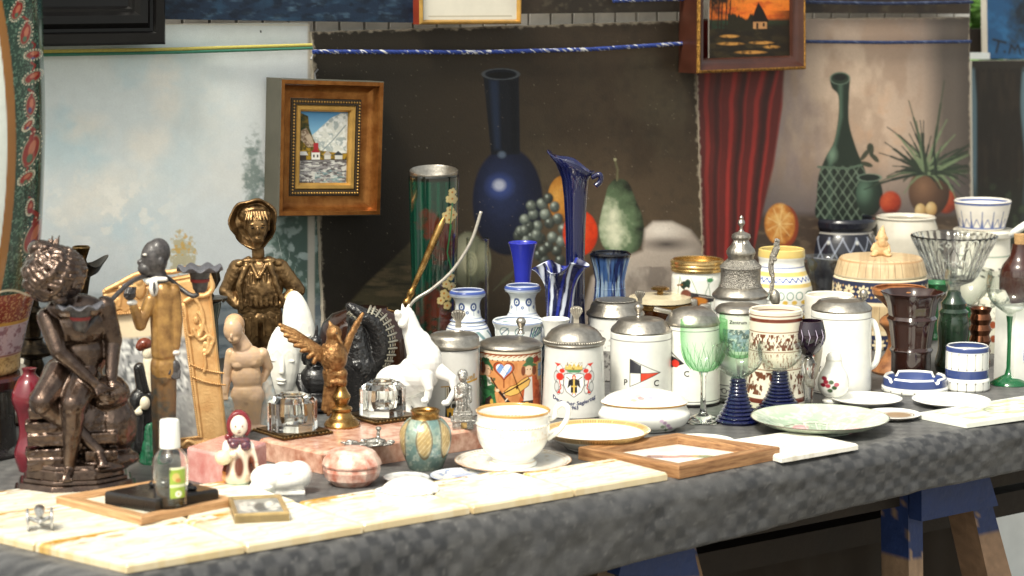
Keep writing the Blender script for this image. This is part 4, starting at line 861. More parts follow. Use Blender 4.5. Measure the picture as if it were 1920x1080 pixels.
# --- musicians stein
def pt(P):
    f = P.F; X, Y = P.X, P.Y
    P.cloud(20, (196, 126, 74), .4, .7, 2, .5); P.cloud(9, (168, 98, 52), .55, .7, 7, .5, sy=3)
    bands(P, [(640, 655, (228, 218, 196)), (655, 658, (132, 64, 34)), (658, 664, (224, 214, 190))])
    for k in range(-6, 7): P.ell(k * 9.5, 664, 5.5, 3.2, (228, 218, 196), .2); P.line([(k * 9.5 - 4, 661), (k * 9.5 + 3, 658)], 1.5, (168, 88, 44)); P.ell(k * 9.5 + 4.7, 667, 1, 1, INK)
    def heart(s, c, dx=-12, dy=684):
        pts = [(dx + s * 16 * math.sin(t) ** 3, dy - s * (13 * math.cos(t) - 5 * math.cos(2 * t) - 2 * math.cos(3 * t) - math.cos(4 * t))) for t in np.linspace(0, 6.28, 40)[:-1]]
        P.poly(pts, c); return pts
    heart(1.25, (120, 50, 24)); heart(1.1, (176, 78, 36)); hp = heart(.92, (222, 230, 236)); hm = np.clip(.5 - P.sd(hp), 0, 1)
    P.mix(hm * (np.sin((X + Y * .6) / 3.4) > .1) * .9, (96, 140, 200)); P.mix(hm * (np.abs(np.sin((X - Y * .7) / 6)) < .12) * .6, (60, 90, 150))
    P.line([(-12, 702), (-12, 716)], 2, (120, 50, 24))
    # left player: hat, face, green coat, pipe
    P.poly([(-56, 674), (-50, 663), (-40, 668), (-32, 680), (-33, 686), (-46, 678)], (48, 96, 62)); P.line([(-54, 674), (-33, 686)], 2, (26, 50, 34)); P.ell(-44, 667, 5, 3, (40, 76, 50))
    P.ell(-44, 687, 8, 10, (226, 190, 156), .2); P.ell(-51, 684, 5, 11, (104, 52, 28), .3); P.line([(-38, 684), (-36, 690), (-38, 692)], 1.5, (150, 92, 60)); P.ell(-41, 684, 1, 1, INK)
    P.poly([(-57, 700), (-46, 696), (-34, 708), (-28, 714), (-30, 722), (-24, 756), (-57, 760)], (52, 110, 66)); P.poly([(-44, 698), (-38, 700), (-34, 712), (-42, 716)], (230, 226, 212)); P.line([(-52, 704), (-48, 720), (-34, 722)], 1.6, (24, 56, 34)); P.cloud(6, (34, 76, 46), .52, .64, 5, .8, mask=f * (X < -28) * (Y > 700))
    P.poly([(-46, 740), (-36, 732), (-32, 744), (-34, 762), (-50, 762)], (52, 36, 34)); P.ell(-35, 745, 3, 6, (204, 160, 72), .3)
    P.line([(-36, 700), (-22, 722)], 3, (52, 34, 28)); P.line([(-22, 722), (2, 752)], 5, (46, 32, 28)); P.line([(-6, 742), (3, 753)], 8, (40, 28, 26)); P.ell(-24, 722, 4, 3, (226, 190, 156), .3); P.line([(-6, 737), (-9, 741)], 2, (230, 220, 200)); P.ell(-9, 727, 4.5, 4.5, (226, 206, 180), .2)
    # right player: hat, face, fiddle, red coat
    P.poly([(22, 676), (28, 671), (44, 674), (50, 679), (36, 682)], (60, 108, 66)); P.ell(36, 668, 8, 7, (52, 96, 60), .2); P.poly([(42, 664), (50, 660), (54, 672), (44, 674)], (140, 52, 34))
    P.ell(34, 686, 8, 9, (228, 196, 164), .2); P.ell(24, 686, 4, 9, (116, 58, 30), .3); P.ell(44, 687, 4, 9, (116, 58, 30), .3); P.ell(31, 684, 1, 1, INK); P.ell(37, 684, 1, 1, INK)
    P.poly([(26, 698), (48, 696), (54, 716), (56, 760), (8, 762), (20, 730)], (190, 92, 50)); P.cloud(6, (154, 64, 34), .5, .64, 9, .7, mask=f * (X > 24) * (Y > 698)); P.poly([(28, 700), (40, 698), (42, 742), (24, 744)], (226, 222, 214)); P.poly([(20, 742), (42, 742), (42, 762), (20, 762)], (56, 38, 34)); P.ell(30, 747, 4, 3, (214, 170, 80), .2)
    fid = [(-12, 724), (0, 714), (10, 711), (20, 703), (32, 697), (37, 704), (34, 714), (22, 722), (14, 728), (0, 732), (-10, 730)]; P.poly(fid, (222, 176, 92)); P.line(fid + fid[:1], 1.3, (110, 60, 26)); P.line([(-14, 728), (34, 702)], 2.4, (52, 34, 28)); P.ell(12, 716, 1.5, 4, (60, 36, 24), .3); P.line([(4, 688), (14, 716), (24, 738)], 1.7, (60, 34, 22))
    P.rect(50, 672, 57, 706, (206, 176, 120)); P.rect(51.5, 676, 57, 700, (130, 168, 206)); P.line([(50, 688), (57, 688)], 1, (70, 96, 140))
    P.cloud(8, (120, 66, 34), .58, .68, 12, .6, mask=f * (Y > 744)); P.C[~f] = lin((190, 140, 96))
o = stein('orange stein painted with two musicians, a fiddle and a heart window', 957, 776, 59, 58, 648,
    [(.01, 650), (59, 650), (61, 647), (60, 644), (57, 641), (48, 637), (34, 633.5), (18, 631.5), (.01, 631)], pt, (206, 142, 88))
thumb_ball(o, 20, 597, 626, 9.5, PEW); back_handle(o, 57, 660, 745, W_)
# --- crest stein with year
def pt(P):
    f = P.F; X, Y = P.X, P.Y
    for sg in (-1, 1):
        for k, (x, y, rx, ry) in enumerate(((18, 690, 6, 9), (27, 684, 6, 9), (32, 697, 5, 10), (26, 708, 7, 8), (32, 716, 4, 9), (23, 720, 4, 8), (29, 726, 3, 4))):
            P.ell(sg * x, y, rx, ry, (196, 196, 194) if k % 2 == 0 else (222, 220, 216), .2); P.ring(sg * x, y, rx, ry, 1, (70, 68, 70), .8)
        P.ell(sg * 26, 697, 7, 7, (204, 50, 36), .2); P.ell(sg * 22, 686, 5, 4, (204, 52, 40), .3); P.poly([(sg * 36, 672), (sg * 24, 673), (sg * 30, 679)], (200, 60, 48)); P.line([(sg * 27, 705), (sg * 24, 718), (sg * 30, 727)], 2, (196, 56, 44)); P.ell(sg * 28, 726, 3, 2, (196, 56, 44), .3)
    P.poly([(-16, 674), (-17, 684), (16, 684), (15, 674), (12, 678), (8, 672), (4, 678), (0, 671), (-4, 678), (-8, 672), (-12, 678)], (206, 178, 96)); P.line([(-16, 684), (16, 684)], 1.3, (60, 50, 30)); P.poly([(-14, 684), (14, 684), (10, 689), (-10, 689)], (74, 130, 92)); P.cloud(3, (120, 92, 40), .56, .64, 3, .8, mask=f * (Y < 684) * (Y > 670) * (np.abs(X) < 16))
    sh = [(-18, 692), (-8, 690), (0, 692), (8, 690), (18, 692), (19, 712), (14, 724), (0, 734), (-14, 724), (-19, 712)]; P.poly(sh, (236, 234, 228)); P.line(sh + sh[:1], 1.3, (40, 38, 40))
    P.poly([(-10, 703), (-4, 700), (4, 700), (10, 703), (12, 718), (6, 712), (6, 726), (-6, 726), (-6, 712), (-12, 718)], (34, 32, 34)); P.line([(0, 702), (0, 726)], 3, (214, 180, 84)); P.line([(-4, 714), (4, 714)], 2.2, (214, 180, 84)); P.ell(0, 697, 3.8, 4.2, (206, 80, 56), .2); P.ell(0, 698, 2, 2.6, (230, 196, 168), .3); P.line([(-6, 703), (-14, 697)], 1.6, (60, 56, 58)); P.line([(6, 703), (15, 697)], 1.6, (60, 56, 58)); P.line([(-3, 729), (-3, 727)], 1.6, (190, 60, 44)); P.line([(3, 729), (3, 727)], 1.6, (190, 60, 44))
    P.C[~f] = lin((214, 213, 208))
o = stein('pale stein with red and gold crest, blue lettering, 1963 and a beaded pewter lid', 1076, 786, 60, 54, 644,
    [(.01, 645), (56, 645), (57.5, 642), (56, 639), (56, 634), (53, 632), (50, 626), (43, 618), (30, 611), (14, 607.5), (.01, 607)], pt, (214, 213, 208), mid=[(60, 764), (59, 750), (57, 700)])
b = MB(); zb = (YC[o.name] - 636.5) * 1.012
for k in range(72): a = k * math.pi / 36; b.ell((57 * math.sin(a), -57 * math.cos(a), zb), 2.5, None, 8, 6)
b.build('bead_rim', PEW, o, 180); thumb_fan(o, 4, 578, 611, 24, mat('pewter_pale', (190, 184, 172), .3, .8, var=.15, vs=.1)); back_handle(o, 55, 665, 755, W_)
NAVY = mat('navy_print', (42, 50, 96), .4, var=0)
lettering(o, 'lettering', NAVY, 'Deutscher Seglertag', 10.4, 0, (YC[o.name] - 737) * 1.012, 58.6, .8, arc=12, bold=.16, shear=.06)
lettering(o, 'lettering', NAVY, '1963', 8.6, 0, (YC[o.name] - 756) * 1.012, 59.4, .8, bold=.16)
# --- relief stein at the back
def pt(P): P.cloud(9, (120, 118, 122), .56, .68, 3, .7, mask=P.Y > 612); P.cloud(5, (60, 58, 60), .58, .66, 8, .8, mask=P.Y > 640); P.mix((P.Y > 650) * .7, (84, 80, 78))
o = stein('white stein with grey speckled sides and a ribbed pewter lid behind the crest stein', 1153, 716, 50, 51, 590,
    [(.01, 591), (53, 591), (55, 588), (54, 585), (48, 580), (46, 572), (43, 567), (36, 563), (.01, 563)], pt)
MB().lathe(prof_px(o, [(39, 562.8), (38, 561.5), (.01, 561)]), 48).build('lid_medal', PEWR, o, 40); back_handle(o, 50, 610, 690, W_); thumb_fan(o, 46, 548, 572, 20, PEW)
# --- pennant steins
def pennant(P, dx, y):
    P.poly([(dx - 20, y - 26), (dx, y - 14.5), (dx, y), (dx - 20, y)], (52, 52, 60)); P.poly([(dx, y), (dx + 36, y), (dx, y + 16)], (216, 74, 52))
    L = [(dx - 20, y - 26), (dx + 36, y), (dx - 20, y + 25), (dx - 20, y - 26)]; P.line(L, 1.2, INK); P.line([(dx - 20, y), (dx + 36, y)], 1, INK); P.line([(dx, y - 15), (dx, y + 15)], 1, INK)
def pt(P): bands(P, [(631.6, 633, (60, 60, 64))]); pennant(P, 0, 690); P.ell(-4.5, 722, 1.3, 1.3, INK); P.ell(3.5, 722, 1.3, 1.3, INK); P.C[~P.F] = lin(WH)
o = stein('white stein with a tricolour pennant between the letters P and C', 1201, 770, 58, 57, 620,
    [(.01, 622), (56, 622), (57.5, 618), (54, 612), (47, 606), (43, 600), (38, 597.5), (.01, 596.5)], pt)
thumb_ball(o, -5, 571, 598, 9, PEW); back_handle(o, 57, 640, 740, W_)
PRT = mat('black_print', INK, .45, var=0)
lettering(o, 'lettering', PRT, 'P', 16, -29, (YC[o.name] - 713) * 1.012, 57.6, .7, bold=.12); lettering(o, 'lettering', PRT, 'C', 16, 30, (YC[o.name] - 714) * 1.012, 57.6, .7, bold=.12)
def pt(P):
    bands(P, [(614, 615.4, (90, 90, 94)), (744, 745.4, INK), (749, 756, INK)]); P.poly([(-56, 640), (-14, 674), (-56, 690)], (44, 42, 46)); P.ell(-31, 675, 7, 7, (206, 52, 38), .15); P.poly([(-58, 642), (-24, 668), (-30, 664), (-58, 656)], WH); P.C[~P.F] = lin(WH)
o = stein('white stein with dark pennant, red dot and black base bands behind green wine glass', 1297, 765, 53, 50, 605,
    [(.01, 607), (51, 607), (52, 604), (50, 600), (46, 592), (38, 583), (24, 577), (.01, 575)], pt)
lettering(o, 'lettering', PRT, 'C', 15, -10, (YC[o.name] - 697) * 1.012, 51.6, .7, bold=.12); back_handle(o, 50, 625, 730, W_)
MB().box((-56, 0, (YC[o.name] - 583) * 1.012), (34, 12, 9), rot('Y', 12), 3).build('thumb_lift', PEW, o, 40)
# --- tall stein with spire lid
def pt(P):
    bands(P, [(580, 582.4, (120, 150, 140)), (588, 590, (90, 70, 62))]); m = (P.Y > 590) * 1.
    P.mix(m, (150, 108, 92)); P.mix(m * (np.sin(P.U * 44) > .2) * .6, (92, 54, 44)); P.poly([(-50, 626), (-20, 612), (30, 600), (50, 592), (52, 604), (0, 622), (-40, 640)], (206, 190, 176)); P.cloud(8, (66, 52, 48), .55, .66, 3, .8, mask=m * (P.Y > 612))
o = stein('tall stein with a tiered pewter spire lid and a brick coloured town scene', 1386, 722, 52, 49, 556,
    [(.01, 557), (51, 557), (53, 553), (52, 550), (45, 543), (39, 537)], pt)
turned(o, 'lid_tier', PEWR, [(.01, 541), (39, 540), (40, 536), (37.5, 531), (37, 505), (39, 502), (38, 498), (33, 494), (29, 490), (26, 487)], 64)
turned(o, 'lid_spire', PEW, [(24, 488), (23.5, 484)] + spline([(25, 480), (27, 475), (25, 468), (19, 461), (14.5, 454)], 4) + [(13.5, 451), (16, 449), (18, 446), (17, 441), (12, 438), (6, 436), (3, 432), (2.6, 427), (5.5, 423), (7, 420), (5.5, 415), (3, 413), (4, 410), (2, 407), (.01, 405)], 64, fr=lambda a, z: 1 + (.05 * math.sin(16 * a) if 102 < z / 1.012 - (YC[o.name] - 560) < 112 else .012 * math.sin(22 * a)))
zt = YC[o.name]
b = MB(); b.tube(spline([(54, 0, (zt - 548)), (58, 0, zt - 540), (60, 0, zt - 520), (56, 0, zt - 500), (59, 0, zt - 480), (66, 0, zt - 462), (68, 0, zt - 445)], 5), [3.6] * 12 + [5] * 8 + [6.5] * 6 + [4.5] * 4 + [2])
for k in range(7): b.ell((58 + k * 1.6 + 4 * math.sin(k * 2), -3, zt - 490 + k * 7), (4, 3, 4.5))
b.build('thumb_lift', PEWR, o, 180)
b = MB(); b.box((58, 4, zt - 552), (8, 14, 46), None, 1.5); b.lathe(spline([(5, zt - 584), (9, zt - 578), (4, zt - 572), (9, zt - 566), (10, zt - 556), (8, zt - 546), (2, zt - 540)], 3), 20, (64, 0, 0)); b.build('hinge', PEW, o, 40)
handle(o, 'handle', W_, [(48, 0, zt - 566), (70, 0, zt - 574), (80, 0, zt - 610), (72, 0, zt - 660), (50, 0, zt - 676)], 7)
# --- view stein behind the green glass, brown and cream mug
def pt(P):
    m = P.F * (P.Y > 612) * (P.Y < 652) * (np.abs(P.X) < 30); P.mix(m, (150, 172, 186)); P.cloud(8, (86, 100, 96), .48, .6, 4, .9, mask=m); P.cloud(5, (220, 222, 216), .55, .64, 9, .8, mask=m); bands(P, [(716, 717.5, (60, 60, 64)), (736, 737.5, (60, 60, 64))])
    for k in range(-3, 4): P.ring(k * 13, 727, 4.5, 4.5, 1.4, (60, 60, 64)); P.line([(k * 13 + 4, 727), (k * 13 + 9, 724)], 1.4, (60, 60, 64))
o = stein('white stein with a small mountain view and black lettering under a flat lid', 1384, 750, 44, 43, 583, [(.01, 585), (44, 585), (46, 582), (44, 577), (38, 572), (30, 570), (.01, 569)], pt)
lettering(o, 'lettering', PRT, 'Zentrum', 9, -2, (YC[o.name] - 601) * 1.012, 43.4, .7, bold=.1)
def pt(P):
    bands(P, [(586, 588, (120, 66, 46)), (592, 599, (110, 52, 38)), (616, 618, (150, 116, 92)), (652, 654, (150, 116, 92)), (685, 687, (150, 116, 92)), (739, 748, (110, 52, 38))])
    P.mix(np.clip((fbm(P.U * 14, P.Y / 6, 3) - .44) * 9, 0, 1) * (P.Y > 621) * (P.Y < 650), (110, 66, 46)); P.mix(np.clip((fbm(P.U * 8, P.Y / 10, 13) - .46) * 9, 0, 1) * (P.Y > 690) * (P.Y < 733), (104, 62, 42)); P.mix(np.clip((fbm(P.U * 20, P.Y / 5, 23) - .56) * 12, 0, 1) * (P.Y > 655) * (P.Y < 684) * .8, (150, 104, 80))
o = thing('tankard', 'cream mug with brown bands and a brown printed scene behind the blue stemmed glasses', 'mug', 1452, 770, 57); y0 = YC[o.name]
turned(o, 'body', WP, openp([(55, y0), (57, y0 - 2), (57, 742), (53, 725), (51, 690), (49, 620), (50, 580)], 5, 640), paint=pt, base=(232, 222, 202)); handle(o, 'handle', mat('cream_glaze', (232, 222, 202), .2), [(42, 26, y0 - 610), (74, 50, y0 - 620), (82, 55, y0 - 660), (70, 48, y0 - 715), (44, 28, y0 - 722)], 7)
# --- tall white tankard at the right
def pt(P): bands(P, [(592, 593.3, (80, 80, 84)), (727, 728.5, (80, 80, 84))]); P.poly([(-52, 640), (-42, 646), (-42, 668), (-52, 664)], (206, 54, 40)); P.C[~P.F] = lin(WH)
o = stein('tall plain white tankard with a low pewter lid and a handle on its right', 1575, 742, 58, 56, 580, [(.01, 582), (55, 582), (57, 578), (55, 574), (48, 569), (44, 564), (40, 562.5), (38, 565), (.01, 565)], pt)
y0 = YC[o.name]; handle(o, 'handle', W_, [(52, 4, y0 - 598), (62, 4, y0 - 606), (70, 4, y0 - 640), (66, 4, y0 - 676), (52, 4, y0 - 690)], 6)
b = MB(); b.tube([(34, 6, y0 - 572), (42, 6, y0 - 560), (46, 4, y0 - 552)], 3); b.ell((40, 4, y0 - 549), (8, 8, 9)); b.build('thumb_lift', PEW, o, 180)
lettering(o, 'lettering', PRT, 'Y', 15, -42, (YC[o.name] - 690) * 1.012, 57.0, .7, bold=.12)
o = thing('mug', 'plain cream mug standing behind the tall white tankard', 'mug', 1553, 690, 46); y0 = YC[o.name]
turned(o, 'body', mat('cream_white', (228, 224, 212), .2), openp([(43, y0), (45, y0 - 3), (46, 560), (45, 553)], 4, 600)); handle(o, 'handle', mat('cream_white'), [(30, 32, y0 - 580), (44, 52, y0 - 590), (46, 56, y0 - 620), (30, 34, y0 - 650)], 5)

# --- jars between the steins and the pictures
def pt(P):
    P.cloud(16, (206, 204, 186), .5, .7, 3, .4); X, Y = P.X, P.Y
    for x, t in ((-36, 2), (-20, -6), (12, 8), (26, -4), (34, 6), (4, -8)): P.line([(x, 566), (x + t * .6, 540), (x + t * 2, 515)], 1.3, (110, 142, 110), .9)
    P.ell(-22, 530, 9, 8, (36, 50, 42), .2); P.ell(-17, 524, 5, 6, (46, 66, 54), .3); P.line([(-28, 529), (-36, 531)], 3, (130, 84, 48)); P.ell(-19, 538, 4, 5, (236, 232, 224), .2); P.ell(-20, 549, 11, 12, (104, 56, 44), .2); P.poly([(-12, 542), (14, 546), (36, 552), (30, 560), (2, 564), (-12, 560)], (52, 50, 52)); P.ell(2, 559, 17, 8, (190, 120, 48), .3); P.line([(4, 548), (30, 553)], 1.6, (186, 180, 170)); P.ell(24, 520, 6, 4, (70, 130, 84), .3)
o = thing('jar', 'white jar painted with a wild duck among reeds, topped by a gold ribbed rim', 'jar', 1306, 640, 47); y0 = YC[o.name]
turned(o, 'body', WP, [(.01, y0), (44, y0), (48, y0 - 4), (48, 520), (46, 508), (.01, 508)], paint=pt); turned(o, 'rim', GLD, openp([(46, 509), (49.5, 507), (50, 503), (48.5, 501), (50.5, 499), (50.5, 496), (49, 494), (51, 492), (50, 488), (48, 487)], 4, 500))
o = thing('lidded_jar', 'glass jar with gold banded lid and small brass knob', 'jar', 1237, 648, 54); y0 = YC[o.name]
turned(o, 'body', glass('amber_glass', (170, 130, 70)), openp([(52, y0), (55, y0 - 4), (56, 590), (57, 576)], 4, 640)); turned(o, 'lid', mat('cream_lid', (206, 194, 164), .2, .1), [(.01, 567), (56, 567), (60, 564), (58, 556), (40, 553), (.01, 552)]); turned(o, 'lid_band', BRS, [(.01, 577), (57, 577), (60, 575), (60.5, 570), (60, 567), (.01, 566.9)]); turned(o, 'knob', BRS, [(6, 553), (6, 546), (8, 544), (17, 543), (17, 540), (14, 538), (.01, 538)], 32)
MB().box((62, -4, (y0 - 575)), (16, 16, 34), None, 4).box((84, -4, y0 - 580), (22, 14, 26), None, 5).build('clasp', PEW, o, 40)
def pt(P):
    X, Y = P.X, P.Y; bands(P, [(463, 481, (216, 190, 116)), (497, 499, (60, 90, 160)), (506, 514, (226, 200, 120)), (527, 534, (220, 194, 124))])
    P.mix(np.clip(1.6 - np.abs(Y - 520 - 3 * np.sin(P.U * 26)) / 1.6, 0, 1), (54, 84, 160))
    for k in range(-5, 6): P.ring(k * 17, 548, 6, 7, 1.5, (76, 130, 120)); P.ell(k * 17 + 8, 560, 5, 4, (222, 186, 84), .3); P.ring(k * 17 + 8, 572, 6, 6, 1.5, (70, 96, 160)); P.ell(k * 15, 590, 5, 5, (210, 170, 70), .3)
o = thing('pot', 'white pot with yellow bands and blue zigzag behind the spire lidded stein', 'pot', 1463, 645, 46); y0 = YC[o.name]
turned(o, 'body', WP, openp(spline([(36, y0), (48, 610), (58, 565), (57, 535), (46, 508), (42, 492), (44, 480), (43, 468)], 4), 4, 560), paint=pt)
o = thing('glass_jug', 'clear glass jug with a looped handle between the yellow pot and the barrel jar', 'jug', 1545, 640, 36); y0 = YC[o.name]
turned(o, 'body', THN, openp(spline([(30, y0), (36, 620), (40, 580), (36, 540), (30, 515), (36, 490), (42, 482)], 4), 3, 620)); handle(o, 'handle', CLR, [(-34, 0, y0 - 487), (-60, 0, y0 - 492), (-66, 0, y0 - 520), (-52, 0, y0 - 580), (-34, 0, y0 - 604)], 4.5)

# --- bowls and jars at the back right
def pt(P):
    bands(P, [(432, 434.5, (150, 146, 140)), (478, 480, (150, 150, 160))])
    for k in range(-8, 9):
        u = k * .42; x = np.abs(((P.U - u + math.pi) % (2 * math.pi)) - math.pi) * 66; P.mix(np.clip(1.5 - np.abs(x - np.abs(P.Y - 442) * .55) / 1.4, 0, 1) * (P.Y > 440) * (P.Y < 480) * .7, (150, 156, 172)); P.mix(np.clip(1.2 - np.hypot(x, P.Y - 449) / 4, 0, 1) * (k % 2), (196, 196, 190))
o = thing('jar', 'dark blue black glazed jar with pale line decoration below the green bottle painting', 'jar', 1578, 578, 50); y0 = YC[o.name]
turned(o, 'body', WP, openp(spline([(48, y0), (62, 540), (70, 490), (66, 455), (57, 434)], 5) + [(56, 430), (60, 424), (61, 414), (59, 410)], 6, 470), paint=pt, base=(28, 29, 38))
o = thing('bowl', 'plain grey white glazed bowl between the dark jar and the blue edged bowl', 'bowl', 1695, 575, 46); y0 = YC[o.name]
turned(o, 'body', mat('grey_glaze', (196, 190, 176), .14, var=.1, vs=.03, coat=.4), openp(spline([(42, y0), (50, 545), (61, 490), (63, 450), (60, 430), (54, 412)], 5) + [(56, 408)], 5, 480))
def pt(P):
    bands(P, [(375, 379, (76, 96, 150)), (420, 423, (76, 96, 150))])
    for k in range(-7, 8):
        u = k * .44; x = np.abs(((P.U - u + math.pi) % (2 * math.pi)) - math.pi) * 50; P.mix(np.clip(1.3 - x / (1.1 + np.clip(P.Y - 404, 0, 20) * .22), 0, 1) * (P.Y > 390) * (P.Y < 421), (70, 90, 146)); P.mix(np.clip(1.4 - np.abs(x - 11 + np.clip(P.Y - 404, 0, 20) * .5) / 1.2, 0, 1) * (P.Y > 404) * (P.Y < 421) * .8, (70, 90, 146))
o = thing('pedestal_jar', 'tall white jar with a black leaf band carrying the blue edged bowl', 'jar', 1841, 575, 48); y0 = YC[o.name]
def pt2(P):
    bands(P, [(476, 478, (120, 150, 130))])
    for k in range(-9, 10):
        for j in (0, 1): u = k * .33; x = ((P.U - u + math.pi) % (2 * math.pi) - math.pi) * 50; P.mix(np.clip((1 - np.hypot((x * .8 + (P.Y - 500 - j * 12) * .6) / 6, (P.Y - 500 - j * 12 - x * .5) / 2.6)) * 3, 0, 1), (54, 56, 52))
turned(o, 'body', WP, [(.01, y0), (46, y0), (50, y0 - 4), (52, 500), (50, 482), (49, 446), (56, 442), (58, 434), (56, 430), (.01, 430)], paint=pt2, base=(232, 228, 214))
ztop = o.location[2] + (y0 - 430) * 1.012 * o.scale[2]
o2 = thing('bowl', 'white bowl with dark blue rim and blue flame pattern, set on the tall white jar', 'bowl', 1837, 425, 0, s=o.scale[0]); o2.location = (o.location[0] - .004, o.location[1], ztop + .0005); YC[o2.name] = 426
turned(o2, 'body', WP, openp([(40, 426), (42, 424), (49, 396), (53, 374)], 4, 412), paint=pt, base=(228, 222, 212))
# barrel jar with the gnome
def petal(P, yc, h):
    for k in range(18):
        u = k * .349 - math.pi; x = ((P.U - u + math.pi) % (2 * math.pi) - math.pi) * 88; y = P.Y - yc
        r = np.hypot(x, y * 1.05); th = np.arctan2(y, x); P.mix(np.clip((h * (.55 + .45 * np.abs(np.cos(th * 4))) - r) / 1.5, 0, 1) * (np.abs(x) < h * 1.02), (222, 206, 170)); P.mix(np.clip(3 - r, 0, 1), (120, 84, 54)); P.mix(np.clip((2.6 - np.hypot(np.abs(x) - 15.2, np.abs(y) - 9)) / 1.2, 0, 1), (190, 150, 96))
def pt(P):
    a = P.U * 90; plank = np.abs((a / 15) % 1 - .5); P.cloud(9, (164, 134, 98), .45, .68, 3, .6, sy=5)
    P.mix((plank > .46) * .7, (110, 84, 60)); P.mix(np.clip((np.sin(a * 2.6 + fbm(a / 9, P.Y / 20, 3) * 6) - .5), 0, 1) * .35, (130, 100, 70))
    for y0_, y1_ in ((519, 556), (616, 652)): P.mix((P.Y > y0_) * (P.Y < y1_) * 1., (40, 46, 74)); petal(P, (y0_ + y1_) / 2, 13) if False else None
    C0 = P.C.copy(); petal(P, 537.5, 14); m = ((P.Y > 520) & (P.Y < 555)); P.C[~m] = C0[~m]; C0 = P.C.copy(); petal(P, 634, 14); m = ((P.Y > 617) & (P.Y < 651)); P.C[~m] = C0[~m]
    bands(P, [(512, 519, (226, 212, 180)), (556, 562, (222, 206, 172)), (608, 615, (222, 206, 172)), (652, 660, (222, 206, 172)), (484, 487, (176, 140, 100))])
o = thing('barrel_jar', 'barrel shaped ceramic jar with carved planks, flower bands and a seated gnome on its lid', 'jar', 1648, 657, 80); y0 = YC[o.name]
turned(o, 'body', MP, [(.01, y0), (82, y0), (85, y0 - 5), (87, 610), (90, 565), (88, 520), (84, 516), (.01, 515.5)], paint=pt, base=(204, 180, 140)); turned(o, 'lid', MP, [(.01, 515), (85, 515), (86, 512), (80, 492), (77, 485), (74, 482), (.01, 479)], paint=pt, base=(206, 182, 144))
zl = (y0 - 480) * 1.012; gm = mat('tan_bisque', (206, 168, 122), .5, var=.25, vs=.3)
blob(o, 'gnome', gm, [('e', (0, 0, zl + 13), (16, 14, 16)), ('e', (2, -3, zl + 22), (12, 11, 10)), ('c', (-9, -9, zl + 6), 6.5, (-14, -14, zl + 3), 5), ('c', (9, -9, zl + 7), 6, (12, -13, zl + 3), 5), ('c', (-12, -2, zl + 20), 4, (-16, -8, zl + 12), 3.5), ('c', (12, -2, zl + 20), 4, (15, -8, zl + 10), 3.5), ('e', (1, -3, zl + 34), (10, 9, 10)), ('e', (1, -11, zl + 26), (7.5, 5, 11)), ('e', (1, -12.5, zl + 34), 2.6), ('e', (-8, -3, zl + 33), (3, 3, 4)), ('e', (10, -3, zl + 33), (3, 3, 4)), ('c', (1, -1, zl + 40), 9, (3, 2, zl + 56), 1.5), ('e', (-13, -15, zl + 3), (6, 8, 3.4)), ('e', (14, -15, zl + 3), (6, 8, 3.4))], 1.0, 2)
# wooden goblet, brown glass vase, crystal bowl
o = thing('goblet', 'turned brown wooden goblet half hidden behind the dark brown vase', 'goblet', 1684, 706, 46); y0 = YC[o.name]
turned(o, 'body', mat('turned_wood', (170, 116, 70), .42, var=.4, vs=.05, col2=(112, 66, 38), coat=.15), openp([(48, y0), (50, y0 - 4), (48, y0 - 9)] + spline([(38, 680), (24, 660), (20, 640), (26, 620), (37, 606), (33, 596), (20, 585), (30, 570), (46, 556)], 4) + [(52, 550), (52, 542), (50, 540)], 4, 556))
o = thing('vase', 'flared dark brown glass vase with two horizontal ridges', 'vase', 1707, 722, 36); y0 = YC[o.name]
turned(o, 'body', mat('brown_glass', (46, 24, 18), .06, var=.1, vs=.02, coat=.8), openp([(34, y0), (36, y0 - 3), (36, 662)] + [(40, 655), (36, 650)] + spline([(36, 648), (39, 625), (42, 604)], 3) + [(46, 597), (42, 591)] + spline([(43, 588), (46, 570), (52, 556), (58, 548)], 4), 3, 690), fr=lambda a, z: 1 + .025 * math.cos(8 * a))
def cutg(a, z): return 1 + .018 * math.cos(30 * a)
o = thing('crystal_bowl', 'cut crystal bowl with a notched rim on a short foot', 'bowl', 1785, 612, 40); y0 = YC[o.name]
turned(o, 'body', CLR, openp([(38, y0), (40, y0 - 4), (14, y0 - 14), (11, y0 - 40), (14, 536), (36, 527), (45, 518)] + [(50, 508), (53, 500), (56, 496), (59, 486), (63, 480), (66, 471), (69, 466), (76, 452), (80, 443)], 5, 522), 120, fr=cutg)
b = MB(); zz = lambda y: (y0 - y) * 1.012
for k in range(16):
    a = k * math.pi / 8
    for a2 in (a + .38, a - .38): b.tube([((46 + 26 * t) * math.sin(a + (a2 - a) * t), -(46 + 26 * t) * math.cos(a + (a2 - a) * t), zz(514 - 56 * t)) for t in (0, .33, .66, 1)], [.7, 1.1, 1.1, .5], 5)
b.build('cut_pattern', CLR, o, 180)
o = thing('green_dish', 'small green glass dish below the crystal bowl', 'dish', 1752, 640, 24); y0 = YC[o.name]
GRN = mat('green_glass', (52, 130, 80), .06, 0, .5, 1.5, var=0, coat=.5); turned(o, 'body', GRN, openp([(12, y0), (13, y0 - 4), (6, y0 - 12), (6, 560), (22, 545), (31, 530)], 3, 548))
o = thing('bottle', 'dark green moulded bottle behind the clear glass with a green stem', 'bottle', 1785, 700, 30); y0 = YC[o.name]
turned(o, 'body', mat('dark_green_glaze', (34, 52, 38), .15, var=.4, vs=.05, coat=.5), [(.01, y0)] + spline([(30, y0), (33, 680), (27, 650), (30, 610), (26, 590)], 4) + [(28, 584), (22, 578), (24, 568), (14, 555), (12, 546), (.01, 546)])
